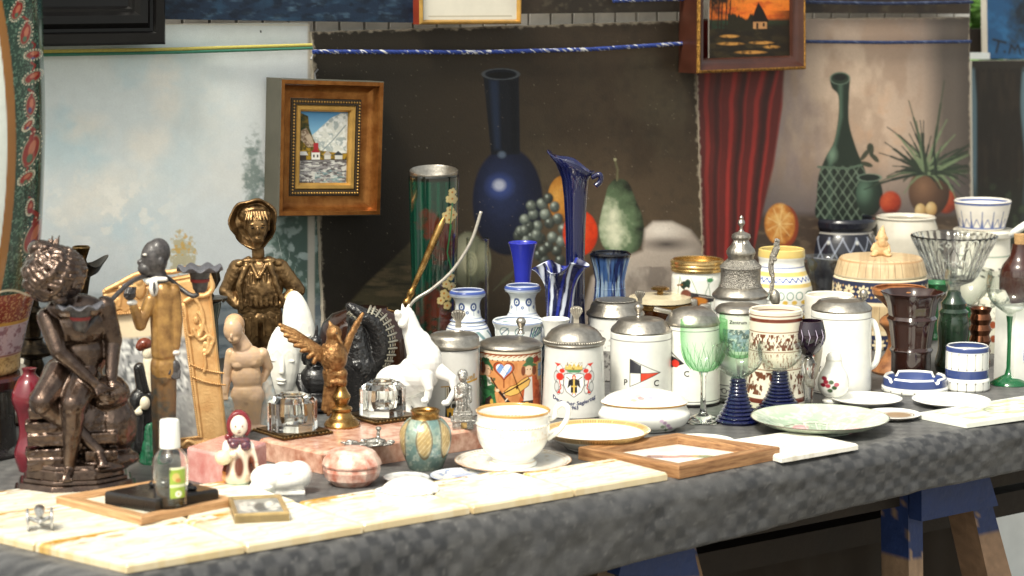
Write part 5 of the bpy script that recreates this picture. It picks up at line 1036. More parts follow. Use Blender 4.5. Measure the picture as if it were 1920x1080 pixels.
o = thing('beaker', 'ribbed coppery lustre beaker behind the blue and white jar', 'beaker', 1836, 690, 20); y0 = YC[o.name]
turned(o, 'body', mat('copper_lustre', (120, 78, 56), .1, .95, var=.3, vs=.1), openp([(18, y0)] + [(19 + 2 * math.sin(k * 1.57), y0 - 4 - k * 5) for k in range(20)] + [(21, 578)], 3, 660))
o = thing('jar', 'white jar with a rust coloured flower behind the coppery beaker', 'jar', 1862, 664, 34); y0 = YC[o.name]
def pt(P):
    for x, y in ((-14, 590), (-2, 604), (-16, 612), (8, 592), (0, 630)): P.ell(x, y, 6, 7, (150, 78, 52), .3)
    P.cloud(6, (70, 84, 70), .58, .66, 3, .8)
turned(o, 'body', WP, [(.01, y0), (30, y0), (36, 630), (36, 590), (28, 560), (20, 545), (.01, 545)], paint=pt, base=(222, 216, 200))
# roemers with green stems
def stemglass(label, cx, yb, rf, bowl, stem, smat, group, name='wine_glass', foot=None, bmat=THN, bseg=64, **kw):
    o = thing(name, label, 'glass', cx, yb, rf, group=group); y0 = YC[o.name]
    turned(o, 'bowl', bmat, bowl, bseg, smooth=60, **kw)
    turned(o, 'stem', smat, [(.01, y0), (rf, y0), (rf, y0 - 1.5)] + stem + [(.01, stem[-1][1] - .2)], 40, smooth=60); return o
def gb(pts, t=1.6): o = spline(pts, 6); return [(.01, o[0][1])] + o + [(max(r - t, .3), y) for r, y in o[::-1]][0:1] + [(max(r - t, .3), min(y, o[0][1] - 3)) for r, y in o[::-1]] + [(.01, o[0][1] - 3)]
g = 'wine glasses with coloured stems'
stemglass('clear glass with rounded bowl and slim green stem behind the blue and white jar', 1812, 680, 34, gb([(7, 574), (22, 562), (37, 545), (44, 525), (42, 505)]), [(20, 668), (6, 660), (4.5, 640), (5, 610), (7, 575)], GRN, g)
stemglass('engraved clear glass with long green stem and dark green foot at far right', 1892, 726, 36, gb([(7, 590), (22, 580), (40, 563), (47, 540), (45, 515)]), [(24, 710), (9, 702), (6, 690), (5.5, 640), (7, 605), (9, 592)], mat('deep_green_glass', (30, 110, 64), .06, 0, .4, 1.5, var=0, coat=.5), g)
o = thing('bottle', 'brown glass bottle stopped with a cork behind the far right wine glass', 'bottle', 1908, 640, 36); y0 = YC[o.name]
turned(o, 'body', mat('brown_bottle', (58, 28, 22), .07, coat=.8, var=.1, vs=.02), [(.01, y0), (34, y0), (37, y0 - 4), (37, 520)] + spline([(37, 518), (33, 500), (22, 485), (17, 472), (15, 458)], 4) + [(.01, 457)]); turned(o, 'cork', mat('cork', (196, 156, 106), .8, var=.3, vs=.3, bump=.5, bs=.6), [(.01, 458), (11, 458), (12.5, 440), (.01, 440)], 28)
def bx(o, name, m, c, d, bev=1.5, M=None, smooth=40): return MB().box(c, d, M, bev).build(name, m, o, smooth)
o = thing('ceramic_box', 'tall white ceramic box with small blue picture tiles at far right', 'box', 1925, 722, 0, yaw=R_(34))
bx(o, 'body', W_, (10, 40, 72), (70, 70, 144), 3); b = MB()
for z in (112, 62): b.box((14, 4.6, z), (40, 3, 40), None, 1)
b.build('tiles', mat('delft_blue', (70, 104, 170), .2, var=.9, vs=.16, col2=(226, 228, 226)), o, 40)
o = thing('ladle', 'white china ladle leaning out behind the corked bottle', 'ladle', 1935, 600, 0); y0 = YC[o.name]
b = MB(); b.tube([(-46, 0, y0 - 442), (-30, 0, y0 - 430), (10, 4, y0 - 402)], [6, 7, 7]); b.tube([(10, 4, y0 - 402), (20, 30, y0 - 500), (10, 40, 4)], 6); b.build('handle', W_, o, 180)

# --- front right
def ticks(P, y0, y1, n, r, c=(84, 78, 66)):
    x = ((P.U * n / (2 * math.pi) + .5) % 1 - .5) * 2 * math.pi / n * r; e = np.minimum(P.Y - y0, y1 - P.Y); P.mix(np.clip(1.1 - np.abs(x) / (.7 + np.clip(4 - e, 0, 4) * .5), 0, 1) * (e > 0), c)
BLU = (56, 72, 124)
def pt(P): bands(P, [(648, 657, BLU), (690, 706, BLU)]); ticks(P, 658, 689, 16, 40); ticks(P, 712, 729, 16, 43)
o = thing('jar', 'round white jar with two blue bands and thin dark strokes', 'jar', 1812, 737, 43); y0 = YC[o.name]
turned(o, 'body', WP, openp([(41, y0), (43, y0 - 3), (43, 711), (42, 708), (40, 706), (40, 660), (40, 650), (38.5, 648)], 3, 690), paint=pt)
def pt(P): bands(P, [(706, 721, BLU)]); ticks(P, 727, 741, 16, 62)
o = thing('ashtray', 'round white ashtray with a blue band and notched rim', 'ashtray', 1715, 744, 62); y0 = YC[o.name]
def nt(a, r): return -9 * max(0, 1 - min(abs((a - x + math.pi) % (2 * math.pi) - math.pi) for x in (.75, 2.3, 3.9, 5.5)) / .11)
turned(o, 'body', WP, [(.01, y0), (60, y0), (62, y0 - 3), (62, 724), (60, 721), (59, 707), (56, 703), (52, 705), (50, 716), (47, 724), (.01, 724)], paint=pt, fz=lambda a, r: 0)
# carve the notches by lowering the rim
co = coords(o.children[0].data); a_ = np.arctan2(co[:, 0], -co[:, 1]); zr = (y0 - 713) * 1.012; dd = np.minimum.reduce([np.abs((a_ - x + math.pi) % (2 * math.pi) - math.pi) for x in (.78, -.85, 2.4, -2.4)])
co[:, 2] = np.where(co[:, 2] > zr, zr + (co[:, 2] - zr) * np.clip((dd - .05) / .08, 0, 1), co[:, 2]); o.children[0].data.vertices.foreach_set('co', co.ravel())
def pt(P):
    for x, y, c in ((-14, 712, (150, 40, 58)), (-19, 718, (120, 28, 44)), (-10, 719, (170, 60, 74)), (-17, 706, (140, 36, 54)), (2, 722, (60, 84, 52)), (-6, 728, (60, 84, 52)), (6, 716, (180, 96, 110)), (-4, 712, (70, 92, 60))): P.ell(x, y, 5, 4, c, .4)
    P.mix(np.clip(1 - np.abs(P.Y - 674) / 1, 0, 1) * .5, (150, 140, 130))
o = thing('pepper_pot', 'white porcelain pepper pot with a red rose before the tall white tankard', 'pepper pot', 1562, 757, 20); y0 = YC[o.name]
turned(o, 'body', WP, [(.01, y0)] + [(20, y0), (20.5, y0 - 3), (13, y0 - 9)] + spline([(13, 744), (24, 736), (29.5, 720), (26, 702), (18, 688), (14.5, 676)], 5) + spline([(15, 673), (12, 664), (5, 660), (.01, 659.5)], 4), paint=pt)
PUR = glass('purple_glass', (52, 22, 52)); PURD = mat('purple_cased', (40, 22, 40), .05, 0, .35, 1.5, var=0, coat=.6)
o = stemglass('small goblet with a dark purple cut bowl and faceted clear stem', 1515, 766, 26, gb([(6, 668), (17, 660), (27, 646), (32, 628), (26, 601)], 3), [(8, 758), (9, 740), (13, 720), (11, 706), (12, 690), (15, 682), (9, 672), (6, 668)], CLR, None, 'goblet', bmat=PURD, bseg=10)
b = MB(); y0 = YC[o.name]
for k in range(5):
    a = -.9 + k * .42; b.tube([(32.6 * math.sin(a), -32.6 * math.cos(a), (y0 - 612)), (33.4 * math.sin(a + .12), -33.4 * math.cos(a + .12), y0 - 626), (31 * math.sin(a), -31 * math.cos(a), y0 - 642)], [.3, 1.0, .3], 5)
b.build('cut_pattern', mat('cut_lilac', (180, 166, 190), .2), o, 180)
PGR = thin('pale_green_glass', (252, 255, 252), .03, .4, (218, 244, 222)); PGC = thin('green_cut_glass', (238, 250, 240), .12, .5, (186, 228, 194))
def cutbowl(o, y0, y1, r0, r1, n=15):
    b = MB(); YY = YC[o.name]
    for k in range(n):
        for s in (-1, 1):
            a = k * 2 * math.pi / n; b.tube([((r0 + (r1 - r0) * t ** .6) * math.sin(a + s * .3 * t), -(r0 + (r1 - r0) * t ** .6) * math.cos(a + s * .3 * t), (YY - (y0 + (y1 - y0) * t)) * 1.012) for t in (0, .25, .5, .75, 1)], [.4, .8, .8, .6, .2], 5)
    return b.build('cut_pattern', PGC, o, 180)
g = 'pale green wine glasses'
o = stemglass('tall pale green wine glass with a fan cut bowl, standing nearest', 1318, 797, 43, gb([(7, 697), (22, 691), (37, 672), (44, 640), (44, 600)]), [(26, 783), (8, 775), (5.5, 765), (4.8, 730), (6, 706), (9, 697)], CLR, g, bmat=PGR); cutbowl(o, 692, 648, 24, 45.2)
o = stemglass('pale green wine glass behind the blue stemmed glasses', 1386, 760, 38, gb([(7, 672), (22, 666), (34, 650), (40, 622), (39, 588)]), [(24, 750), (7, 742), (5, 730), (4.8, 700), (8, 672)], CLR, g, bmat=PGR); cutbowl(o, 668, 630, 22, 40.6)
DB = glass('cobalt_glass', (40, 52, 150)); DBS = mat('cobalt_solid', (28, 34, 84), .06, 0, .55, 1.5, var=0, coat=.4)
g = 'clear glasses with ribbed blue stems'
for lab, cx, yb, y0_, y1_, rb in (('round clear glass on a ribbed cobalt stem, the nearer of two', 1383, 799, 648, 707, 45), ('round clear glass on a ribbed cobalt stem, half behind the green plate', 1461, 776, 638, 693, 42)):
    h = yb - 9 - y1_; st = []
    for k in range(13):
        t = k / 12; r = 36 * (1 - t) ** 2.2 * .75 + 14; st += [(r, yb - 10 - h * t * .97 ), (r + 2.4, yb - 10 - h * (t * .97 + .025)), (r, yb - 10 - h * (t * .97 + .05))]
    st = st[:-2] + [(11, y1_ + 1)]
    stemglass(lab, cx, yb, 40, gb([(11, y1_), (26, y1_ - 8), (rb - 3, y1_ - 24), (rb, y1_ - 42), (rb - 3, y0_)]), st, DBS, g)

# plates and tiles on the right
def plate(label, cx, y, r, h, base, paint, name='plate', rf=.55, edge=None, group=None, sx=1, sy=1):
    o = thing(name, label, 'plate', cx, y, 0, group=group); y0 = YC[o.name]
    pr = [(.01, y0), (r * rf, y0), (r * rf, y0 - 2), (r * rf * 1.06, y0 - 3), (r * .85, y0 - h * .6), (r - 1, y0 - h), (r, y0 - h - 1), (r - 1.5, y0 - h - 1.6), (r * .84, y0 - h * .75 - 1), (r * rf * 1.05, y0 - 5.5), (.01, y0 - 5)]
    def pp(P):
        P.P0 = P.X; P.rad = P.Rr / r; P.Yd = P.Yy
        paint(P)
    pr2 = dense(prof_px(o, pr), 1.6 if r < 80 else 2.2); seg = 260
    b = MB().lathe(pr2, seg, sx=sx, sy=sy); ob = b.build('dish', WP, o, 40); co = coords(ob.data); P = Paint(co[:, 0], co[:, 1], base); P.Rr = np.hypot(co[:, 0] / sx, co[:, 1] / sy); P.rad = P.Rr / r; P.Yy = co[:, 1]; P.Z = co[:, 2]; P.U = np.arctan2(co[:, 0], -co[:, 1]); paint(P)
    if edge: P.mix(np.clip((P.rad - .975) * 60, 0, 1), edge)
    setcol(ob.data, P.C); return o
def pt(P):
    P.mix((P.Z > 3.2) * np.clip((.9 - P.rad) * 4, 0, 1) * .6, (160, 184, 160)); P.line([(-78, -20), (-50, 20), (-20, 34), (26, 26)], 4, (110, 84, 62), .9); P.cloud(9, (214, 222, 206), .5, .66, 3, .8)
    for x, y in ((-36, -10), (62, -14)): P.ell(x, y, 15, 26, (222, 150, 160), .3, .9); P.ell(x, y - 6, 9, 14, (236, 190, 190), .4, .9)
    for k in range(9): P.line([(-20 + k * 8, -50 + (k % 3) * 14), (-30 + k * 11, 40 - (k % 2) * 20)], 1.6, (150, 176, 140) if k % 2 else (236, 238, 228), .8)
plate('large pale green glazed plate painted with pink blossoms, near the table edge', 1537, 806, 130, 24, (186, 200, 180), pt, edge=(96, 84, 74), rf=.5)
plate('small white saucer with a dark rim behind the pale green plate', 1625, 757, 67, 10, WH, lambda P: P.cloud(14, (206, 208, 200), .52, .68, 3, .5), edge=(84, 74, 66))
def pt(P): P.ell(10, 0, 26, 26, (176, 150, 120), .2); P.ring(10, 0, 30, 30, 2, (120, 100, 84))
plate('tiny white dish with a brown picture at its centre', 1673, 783, 54, 7, WH, pt, name='dish', edge=(110, 96, 84))
plate('plain white saucer beside the notched ashtray', 1783, 758, 73, 9, WH, lambda P: None)
def quad_slab(name, label, cat, px, z0, h, m, paint=None, base=WH, part='body', edge=None, group=None, n=90, bev=0.0):
    """a flat four-cornered thing; px = picture places of its lower corners, z0 = height it lies on, h = thickness (m)"""
    Q = [T(x, y, z0) for x, y in px]; c = np.mean(Q, 0); o = bpy.data.objects.new(name, None); COL.objects.link(o); o.location = c; tag(o, label, cat, group)
    u = np.linspace(0, 1, n); U, V = np.meshgrid(u, u); U = U.ravel(); V = V.ravel()
    P3 = Q[0] * ((1 - U) * (1 - V))[:, None] + Q[1] * (U * (1 - V))[:, None] + Q[2] * (U * V)[:, None] + Q[3] * ((1 - U) * V)[:, None] - c
    top = P3 + np.array([0, 0, h]); 
    if bev: e = np.minimum.reduce([U, 1 - U, V, 1 - V]); top[:, 2] -= bev * np.clip(1 - e * n / 2, 0, 1) ** 2
    I = np.arange(n * n).reshape(n, n); F = np.stack([I[:-1, :-1], I[:-1, 1:], I[1:, 1:], I[1:, :-1]], -1).reshape(-1, 4).tolist()
    per = np.concatenate([I[0, :], I[1:, -1], I[-1, -2::-1], I[-2:0:-1, 0]]); k = len(per); N = n * n
    VV = np.concatenate([top, top[per], P3[per]]); F += [(N + i, N + k + i, N + k + (i + 1) % k, N + (i + 1) % k) for i in range(k)]; F.append(tuple(N + k + i for i in range(k))[::-1])
    me = bpy.data.meshes.new(part); me.from_pydata(VV.tolist(), [], F); P = Paint(U * 100, V * 100, base); P.U = U; P.V = V
    if paint: paint(P)
    C = np.concatenate([P.C, P.C[per] if edge is None else np.tile(lin(edge), (k, 1)), P.C[per] if edge is None else np.tile(lin(edge), (k, 1))]); setcol(me, C); me.update()
    bm = bmesh.new(); bm.from_mesh(me); bmesh.ops.recalc_face_normals(bm, faces=bm.faces[:]); bm.to_mesh(me); bm.free(); me.polygons.foreach_set('use_smooth', [True] * len(me.polygons)); me.set_sharp_from_angle(angle=R_(35))
    link(part, me, m, o); return o, c, Q
WPM = mat('glazed_painted_m', (255, 255, 255), .2, var=.06, vs=40, attr=True, coat=.25)
MPM = mat('stone_painted_m', (255, 255, 255), .5, var=.12, vs=60, attr=True, bump=.15, bs=300)
def pt(P):
    P.cloud(16, (196, 206, 150), .46, .62, 3, .9); P.cloud(9, (226, 222, 150), .55, .66, 9, .7); e = np.minimum.reduce([P.U, 1 - P.U, P.V, 1 - P.V]); 
    for k in range(9): P.line([(8 + k * 11, 20 + (k * 37) % 60), (20 + k * 9, 50 + (k * 23) % 40), (40 + k * 6, 30)], 1, (120, 136, 110), .6)
    P.ring(60, 50, 26, 14, 1, (110, 110, 96)); P.mix((e < .07) * 1., (232, 234, 224))
quad_slab('tray', 'rectangular white tray with a pale green leaf pattern near the right table edge', 'tray', [(1722, 785), (1812, 803), (2030, 772), (1925, 752)], ZT, .010, WPM, pt, bev=.003)
def pt(P): P.cloud(22, (222, 216, 202), .45, .65, 3, .7); P.cloud(8, (206, 196, 178), .6, .72, 9, .6)
quad_slab('stone_tile', 'rough edged white stone tile lying beside the wooden framed tile', 'tile', [(1352, 838), (1466, 868), (1609, 843), (1490, 818)], ZT, .009, MPM, pt, (236, 233, 224), bev=.003)
def tframe(o, c, Q, h, w, m, z=0.0, name='frame'):
    """mitred wooden frame standing h high round the corners Q"""
    b = MB(); V = []; F = []
    for ins, hh in ((0, z), (0, h), (w * .15, h + .001), (w, h - .001), (w, z + .002)):
        for i in range(4): p = Q[i]; u = Q[(i + 1) % 4] - p; q = Q[i - 1] - p; V.append(p + ins * (u / np.linalg.norm(u) + q / np.linalg.norm(q)) + np.array([0, 0, hh]) - c)
    for r in range(4):
        for i in range(4): j = (i + 1) % 4; F.append((r * 4 + i, r * 4 + j, r * 4 + 4 + j, r * 4 + 4 + i))
    b.add(V, F); ob = b.build(name, m, o, 0)
    if isinstance(m, bpy.types.Material) and m.name.endswith('oak'):
        al = math.atan2(*(Q[1] - Q[0])[1::-1]); be = math.atan2(*(Q[2] - Q[1])[1::-1]); c1_, c2_ = WOODC[m.name]
        ob.data.materials.clear(); ob.data.materials.append(wood(m.name + '_rail', c1_, c2_, rz=-al)); ob.data.materials.append(wood(m.name + '_stile', c1_, c2_, rz=-be))
        for k_, f_ in enumerate(ob.data.polygons): f_.material_index = k_ % 2
    bv = ob.modifiers.new('b', 'BEVEL'); bv.width = .0012; bv.segments = 2; return ob
WOODC = {}
def wood(name, c1, c2, sc=(4, 55, 55), rz=-YAW):
    if name in MATS: return MATS[name]
    WOODC[name] = (c1, c2); m = mat(name, c1, .5, var=.01); nt = m.node_tree; n = nt.nodes; L = nt.links
    tc = n.new('ShaderNodeTexCoord'); mp = n.new('ShaderNodeMapping'); mp.inputs['Rotation'].default_value = (0, 0, rz); mp2 = n.new('ShaderNodeMapping'); mp2.inputs['Scale'].default_value = sc; L.new(mp.outputs[0], mp2.inputs[0])
    nz = n.new('ShaderNodeTexNoise'); nz.inputs['Scale'].default_value = 4; nz.inputs['Detail'].default_value = 8; nz.inputs['Roughness'].default_value = .7
    cr = n.new('ShaderNodeValToRGB'); cr.color_ramp.elements[0].position = .35; cr.color_ramp.elements[1].position = .66; cr.color_ramp.elements[0].color = list(lin(c2)) + [1]; cr.color_ramp.elements[1].color = list(lin(c1)) + [1]
    L.new(tc.outputs['Object'], mp.inputs[0]); L.new(mp2.outputs[0], nz.inputs['Vector']); L.new(nz.outputs[0], cr.inputs[0]); L.new(cr.outputs[0], n['Principled BSDF'].inputs['Base Color'])
    bp = n.new('ShaderNodeBump'); bp.inputs['Strength'].default_value = .3; bp.inputs['Distance'].default_value = .002; L.new(nz.outputs[0], bp.inputs['Height']); L.new(bp.outputs[0], n['Principled BSDF'].inputs['Normal']); return m
OAK = wood('oak', (182, 138, 94), (112, 74, 46))
def pt(P):
    P.cloud(30, (216, 210, 196), .5, .7, 3, .5)
    for x, y, c in ((44, 40, (150, 70, 66)), (40, 36, (120, 60, 60)), (49, 44, (190, 120, 110)), (60, 58, (190, 150, 90)), (66, 62, (120, 130, 90)), (54, 52, (170, 110, 100))): P.ell(x, y, 7, 6, c, .4, .95)
    P.line([(38, 34), (70, 66)], 1.2, (140, 110, 90), .7)
o, c, Q = quad_slab('framed_tile', 'white flower tile in a shallow oak frame lying at the table edge', 'tile', [(1090, 861), (1273, 897), (1456, 861), (1269, 835)], ZT, .006, WPM, pt, part='tile')
tframe(o, c, [c + (q - c) * 1.035 for q in Q], .017, .022, OAK)
# ================================================================== BACK LEFT AND MIDDLE: VASES
def pt(P):
    X, Y = P.X, P.Y; bands(P, [(544, 550, (64, 84, 150)), (551, 552.5, (120, 140, 186)), (606, 608, (70, 92, 150)), (612, 614, (70, 92, 150)), (594, 595.3, (100, 120, 170)), (599, 600.2, (100, 120, 170))])
    for k in range(6):
        u = -2.5 + k; x = ((P.U - u + math.pi) % (2 * math.pi) - math.pi) * 25
        m = np.abs(np.hypot(x, (Y - 573) * .9) - 5.4); P.mix(np.clip(2.3 - m, 0, 1) * (Y < 582), (62, 82, 130)); P.mix(np.clip(2.4 - np.hypot(x, Y - 573), 0, 1), (62, 82, 130)); P.mix(np.clip(1.2 - np.abs(x) / .8, 0, 1) * (Y > 576) * (Y < 590), (90, 112, 160)); P.mix(np.clip(1.6 - np.abs(np.hypot(x - 12, Y - 583) - 2), 0, 1), (90, 112, 160))
    m = (Y > 616); a = P.U * 40
    P.mix(m * np.clip(np.sin(a / 4.2 + np.abs((Y - 634)) / 5) * 2 - .7, 0, 1) * (np.sin(a / 19) > -.2) * .9, (84, 128, 134)); P.mix(m * np.clip(1.3 - np.abs(np.sin(a / 19)) * 6, 0, 1) * .8, (60, 84, 120))
def bw_vase(label, cx, yb, dy, kk=1.0):
    o = thing('vase', label, 'vase', cx, yb, 40, group='blue and white painted vases'); y0 = YC[o.name]
    def p2(P): P.Y = P.Y - dy; pt(P); P.Y = P.Y + dy
    S = lambda L: [(r, y + dy) for r, y in L]
    turned(o, 'body', WP, openp([(38, y0)] + S(spline([(44, 660), (46, 635), (40, 616), (34, 606), (26, 594), (24, 580), (24, 566), (28, 558)], 4) + [(33, 555), (34.5, 551), (34, 547), (32, 545)]), 4, 600), paint=p2, base=(230, 234, 232)); return o
bw_vase('blue and white vase with a flared rim behind the scallop lidded stein', 877, 712, 0)
bw_vase('blue and white vase with a flared rim in front of the plain cobalt beaker', 980, 720, -9)
o = thing('beaker', 'plain cobalt blue flared beaker rising behind the blue and white vase', 'beaker', 980, 690, 20); y0 = YC[o.name]
turned(o, 'body', mat('cobalt_opaque', (46, 54, 168), .12, var=.05, vs=.02, coat=.5), openp([(20, y0), (21, y0 - 4), (15, 640), (15, 525)] + spline([(15, 525), (18, 495), (23, 470), (27.5, 456)], 5), 2.5, 500))
def pt2(P):
    X, Y = P.X, P.Y; bands(P, [(601, 603, (100, 120, 170))])
    for x, s in ((-26, 1), (2, 1), (32, 1)): P.ring(x, 616, 8, 8, 1.6, (84, 130, 132)); P.line([(x - 6, 622), (x + 7, 609)], 1.6, (60, 90, 120))
    for k in range(7): P.line([(20 + k * 4, 632 - k * 2), (26 + k * 5, 610)], 2.6, (84, 134, 134) if k % 2 else (70, 96, 130))
o = thing('bowl', 'white bowl painted with green leaves behind the ball topped stein', 'bowl', 972, 742, 42); y0 = YC[o.name]
turned(o, 'body', WP, openp([(38, y0), (42, 690), (43, 640), (44, 615), (49, 603), (48, 600)], 4, 650), paint=pt2, base=(230, 234, 232))
o = thing('cup', 'small plain white cup between the leaf bowl and the crest stein', 'cup', 1041, 742, 20); y0 = YC[o.name]
turned(o, 'body', W_, openp([(19, y0), (20, 680), (20, 630), (23, 610), (27, 598)], 2.5, 650))
# dark blue, murano and drip glazed vases
DKB = mat('ink_blue_glass', (18, 26, 78), .05, 0, .35, 1.5, var=0, coat=.7)
o = thing('vase', 'tall dark blue glass vase with a wide pulled lip in front of the painted orange', 'vase', 1078, 712, 24); y0 = YC[o.name]
b = MB(); b.lathe(prof_px(o, openp([(22, y0), (24, y0 - 4), (20, 640), (17, 560), (17, 500), (19, 420), (22, 370), (25, 340), (30, 322), (38, 308)], 3, 640)), 64)
v = b.build('body', DKB, o, 180); co = coords(v.data); zc = (y0 - 345) * 1.012; t = np.clip((co[:, 2] - zc) / 40, 0, 1.3); an = np.arctan2(co[:, 0], -co[:, 1])
co[:, 0] += -t ** 2 * 3 - np.clip(-co[:, 0], 0, 60) * t * .35; co[:, 2] += t * (-np.sin(an) * 20 + 3 * np.cos(4 * an)); co[:, 0] *= 1 + .04 * t * np.cos(5 * an); v.data.vertices.foreach_set('co', co.ravel())
handle(o, 'pulled_lip', DKB, [(30, -16, (y0 - 330)), (44, -20, (y0 - 324)), (46, -18, (y0 - 336)), (36, -20, y0 - 346)], 5)
def pt(P): a = P.U + (P.Y - 560) * .006; P.mix(np.clip(np.sin(a * 7 + (fbm(P.U * 2, P.Y / 40, 3) - .5) * 3) * 2.4 - 1.2, 0, 1), (206, 212, 226)); P.mix(np.clip(np.sin(a * 7 + 2) * 2 - 1.2, 0, 1) * .8, (44, 60, 170))
o = thing('vase', 'short twisted glass vase, blue with white streaks and a wavy folded rim', 'vase', 1050, 724, 26); y0 = YC[o.name]
v = turned(o, 'body', mat('streaked_glass', (255, 255, 255), .05, attr=True, var=.02, coat=.8), openp(spline([(22, y0), (25, 660), (26, 600), (27, 560), (30, 530), (38, 508), (46, 500)], 5), 3, 640), paint=pt, base=(16, 20, 62), smooth=180); co = coords(v.data); t = np.clip((co[:, 2] - (y0 - 540) * 1.012) / 40, 0, 1.2); an = np.arctan2(co[:, 0], -co[:, 1])
f = 1 + t * (.22 * np.cos(4 * an + .8)); co[:, 0] *= f; co[:, 1] *= f; co[:, 2] += t * (-7 * np.cos(4 * an + .8) + 9 * np.clip(np.sin(an), 0, 1) ** 3); v.data.vertices.foreach_set('co', co.ravel())
def pt(P):
    n = fbm(P.U * 5.5, P.Y / 46, 3); P.mix(np.clip((n - .42) * 7, 0, 1), (82, 122, 186)); P.mix(np.clip((fbm(P.U * 7, P.Y / 60, 13) - .56) * 9, 0, 1), (176, 200, 222)); P.mix(np.clip((488 - P.Y) / 8, 0, 1), (20, 22, 32)); P.mix(np.clip((fbm(P.U * 9, P.Y / 70, 23) - .58) * 9, 0, 1), (22, 26, 44))
o = thing('vase', 'waisted pottery vase with running blue and black drip glaze', 'vase', 1143, 690, 34); y0 = YC[o.name]
turned(o, 'body', WP, openp([(34, y0), (36, 640), (33, 580), (29, 545), (28, 525), (33, 500), (38, 482), (39, 477), (37, 475)], 4, 540), paint=pt, base=(38, 54, 110))
# green enamelled vase and clear cylinder
def pt(P):
    X, Y = P.X, P.Y; P.mix(np.clip(np.abs(np.sin(P.U * 9)) * 2 - 1.3, 0, 1) * .5, (20, 84, 62)); P.mix(np.clip((Y - 560) / 80, 0, 1) * .5, (18, 26, 20)); P.mix(np.clip((342 - Y) / 4, 0, 1), (24, 26, 22))
    for x, y, r in ((-4, 415, 20), (20, 440, 24), (14, 470, 18), (10, 560, 26), (-8, 580, 22), (20, 600, 22)): P.mix(np.clip(1.3 - np.hypot((X - x) / r, (Y - y) / r / 1.3) + (fbm(X / 8, Y / 8, 4) - .5) * 1.8, 0, 1) * .95, (78, 34, 24))
    for x, y in ((34, 360), (29, 372), (37, 374), (30, 392), (22, 402), (36, 402), (28, 410), (30, 515), (22, 528), (32, 534), (18, 545), (26, 552), (12, 558), (24, 568), (34, 372)):
        for k in range(5): P.ell(x + 4.4 * math.cos(k * 1.257), y + 4.4 * math.sin(k * 1.257), 3.4, 3.4, (196, 176, 122), .4)
        P.ell(x, y, 2, 2, (176, 112, 40), .4)
    P.line([(32, 420), (24, 470), (34, 510)], 2.4, (40, 120, 70)); P.line([(34, 380), (28, 440)], 2, (40, 120, 70))
o = thing('vase', 'tall dark green glass vase enamelled with cream flowers and red leaves', 'vase', 815, 700, 42); y0 = YC[o.name]
turned(o, 'body', mat('enamelled_green', (255, 255, 255), .08, attr=True, var=.03, coat=.7), [(.01, y0), (40, y0), (42, y0 - 4), (41, 610), (47, 334), (46.5, 331), (44, 331), (42, 345), (.01, 346)], paint=pt, base=(10, 44, 34))
v = turned(o, 'rim_lining', PEW, openp([(42, 340), (44, 332), (45, 328)], 1.5, 338)); co = coords(v.data); co[:, 2] += np.clip(co[:, 2] - (y0 - 334) * 1.012, 0, 9) * (.8 + co[:, 1] / 50); v.data.vertices.foreach_set('co', co.ravel())
o = thing('glass_vase', 'clear straight glass cylinder vase in front of the painted white rose', 'vase', 896, 690, 22); y0 = YC[o.name]
turned(o, 'body', THN, openp([(22, y0), (22.5, y0 - 3), (21.5, 600), (21.5, 448)], 2, y0 - 10), 48)
o = thing('dome', 'glossy dark brown glass dome behind the gold eagle', 'dome', 690, 742, 78); y0 = YC[o.name]
turned(o, 'body', mat('brown_dome_glass', (44, 24, 16), .08, var=.2, vs=.02, coat=.6), [(.01, y0), (92, y0), (94, 660), (92, 630), (84, 606), (66, 588), (40, 579), (38, 576), (.01, 575)], sy=.75)

# ================================================================== FIGURES
BRZ = mat('dark_bronze', (98, 80, 68), .25, .85, var=.3, vs=.04, col2=(58, 42, 35), coat=.5, bump=.12, bs=.3)
BRG = mat('golden_bronze', (146, 116, 78), .36, .78, var=.45, vs=.05, col2=(84, 64, 42), bump=.12, bs=.16)
GLT = mat('gilt_resin', (170, 130, 84), .36, .7, var=.4, vs=.12, col2=(104, 66, 34), bump=.4, bs=.4)
# --- the bronze boy on a rock
o = thing('statue', 'dark bronze statue of a curly haired boy seated on a rock, stepped base', 'statue', 142, 944, 108); y0 = YC[o.name]; Z = lambda y: (y0 - y) * 1.012
P8 = lambda r, ry, s=8, a0=.0: [(r * math.cos(a0 + k * 2 * math.pi / s), ry * math.sin(a0 + k * 2 * math.pi / s)) for k in range(s)]
def octa(r, ry, z0, z1, b, tap=1.0): p = P8(r, ry, 8, math.pi / 8); q = [(x * tap, y * tap) for x, y in p]; n = 8; V = [(x, y, z0) for x, y in p] + [(x, y, z1) for x, y in q]; b.add(V, [tuple(range(n - 1, -1, -1)), tuple(range(n, 2 * n))] + [(i, (i + 1) % n, (i + 1) % n + n, i + n) for i in range(n)])
b = MB(); octa(124, 100, 0, 12, b, .97); octa(116, 92, 12, 26, b, .95); octa(104, 82, 26, 34, b, .98); octa(98, 78, 34, 52, b, .96); octa(92, 72, 52, 60, b, .97); v = b.build('base', BRZ, o, 30); bv = v.modifiers.new('b', 'BEVEL'); bv.width = 2; bv.segments = 2; bv.limit_method = 'ANGLE'
X0 = 142
def c3(x, y, d=0): return (x - X0, d, Z(y))
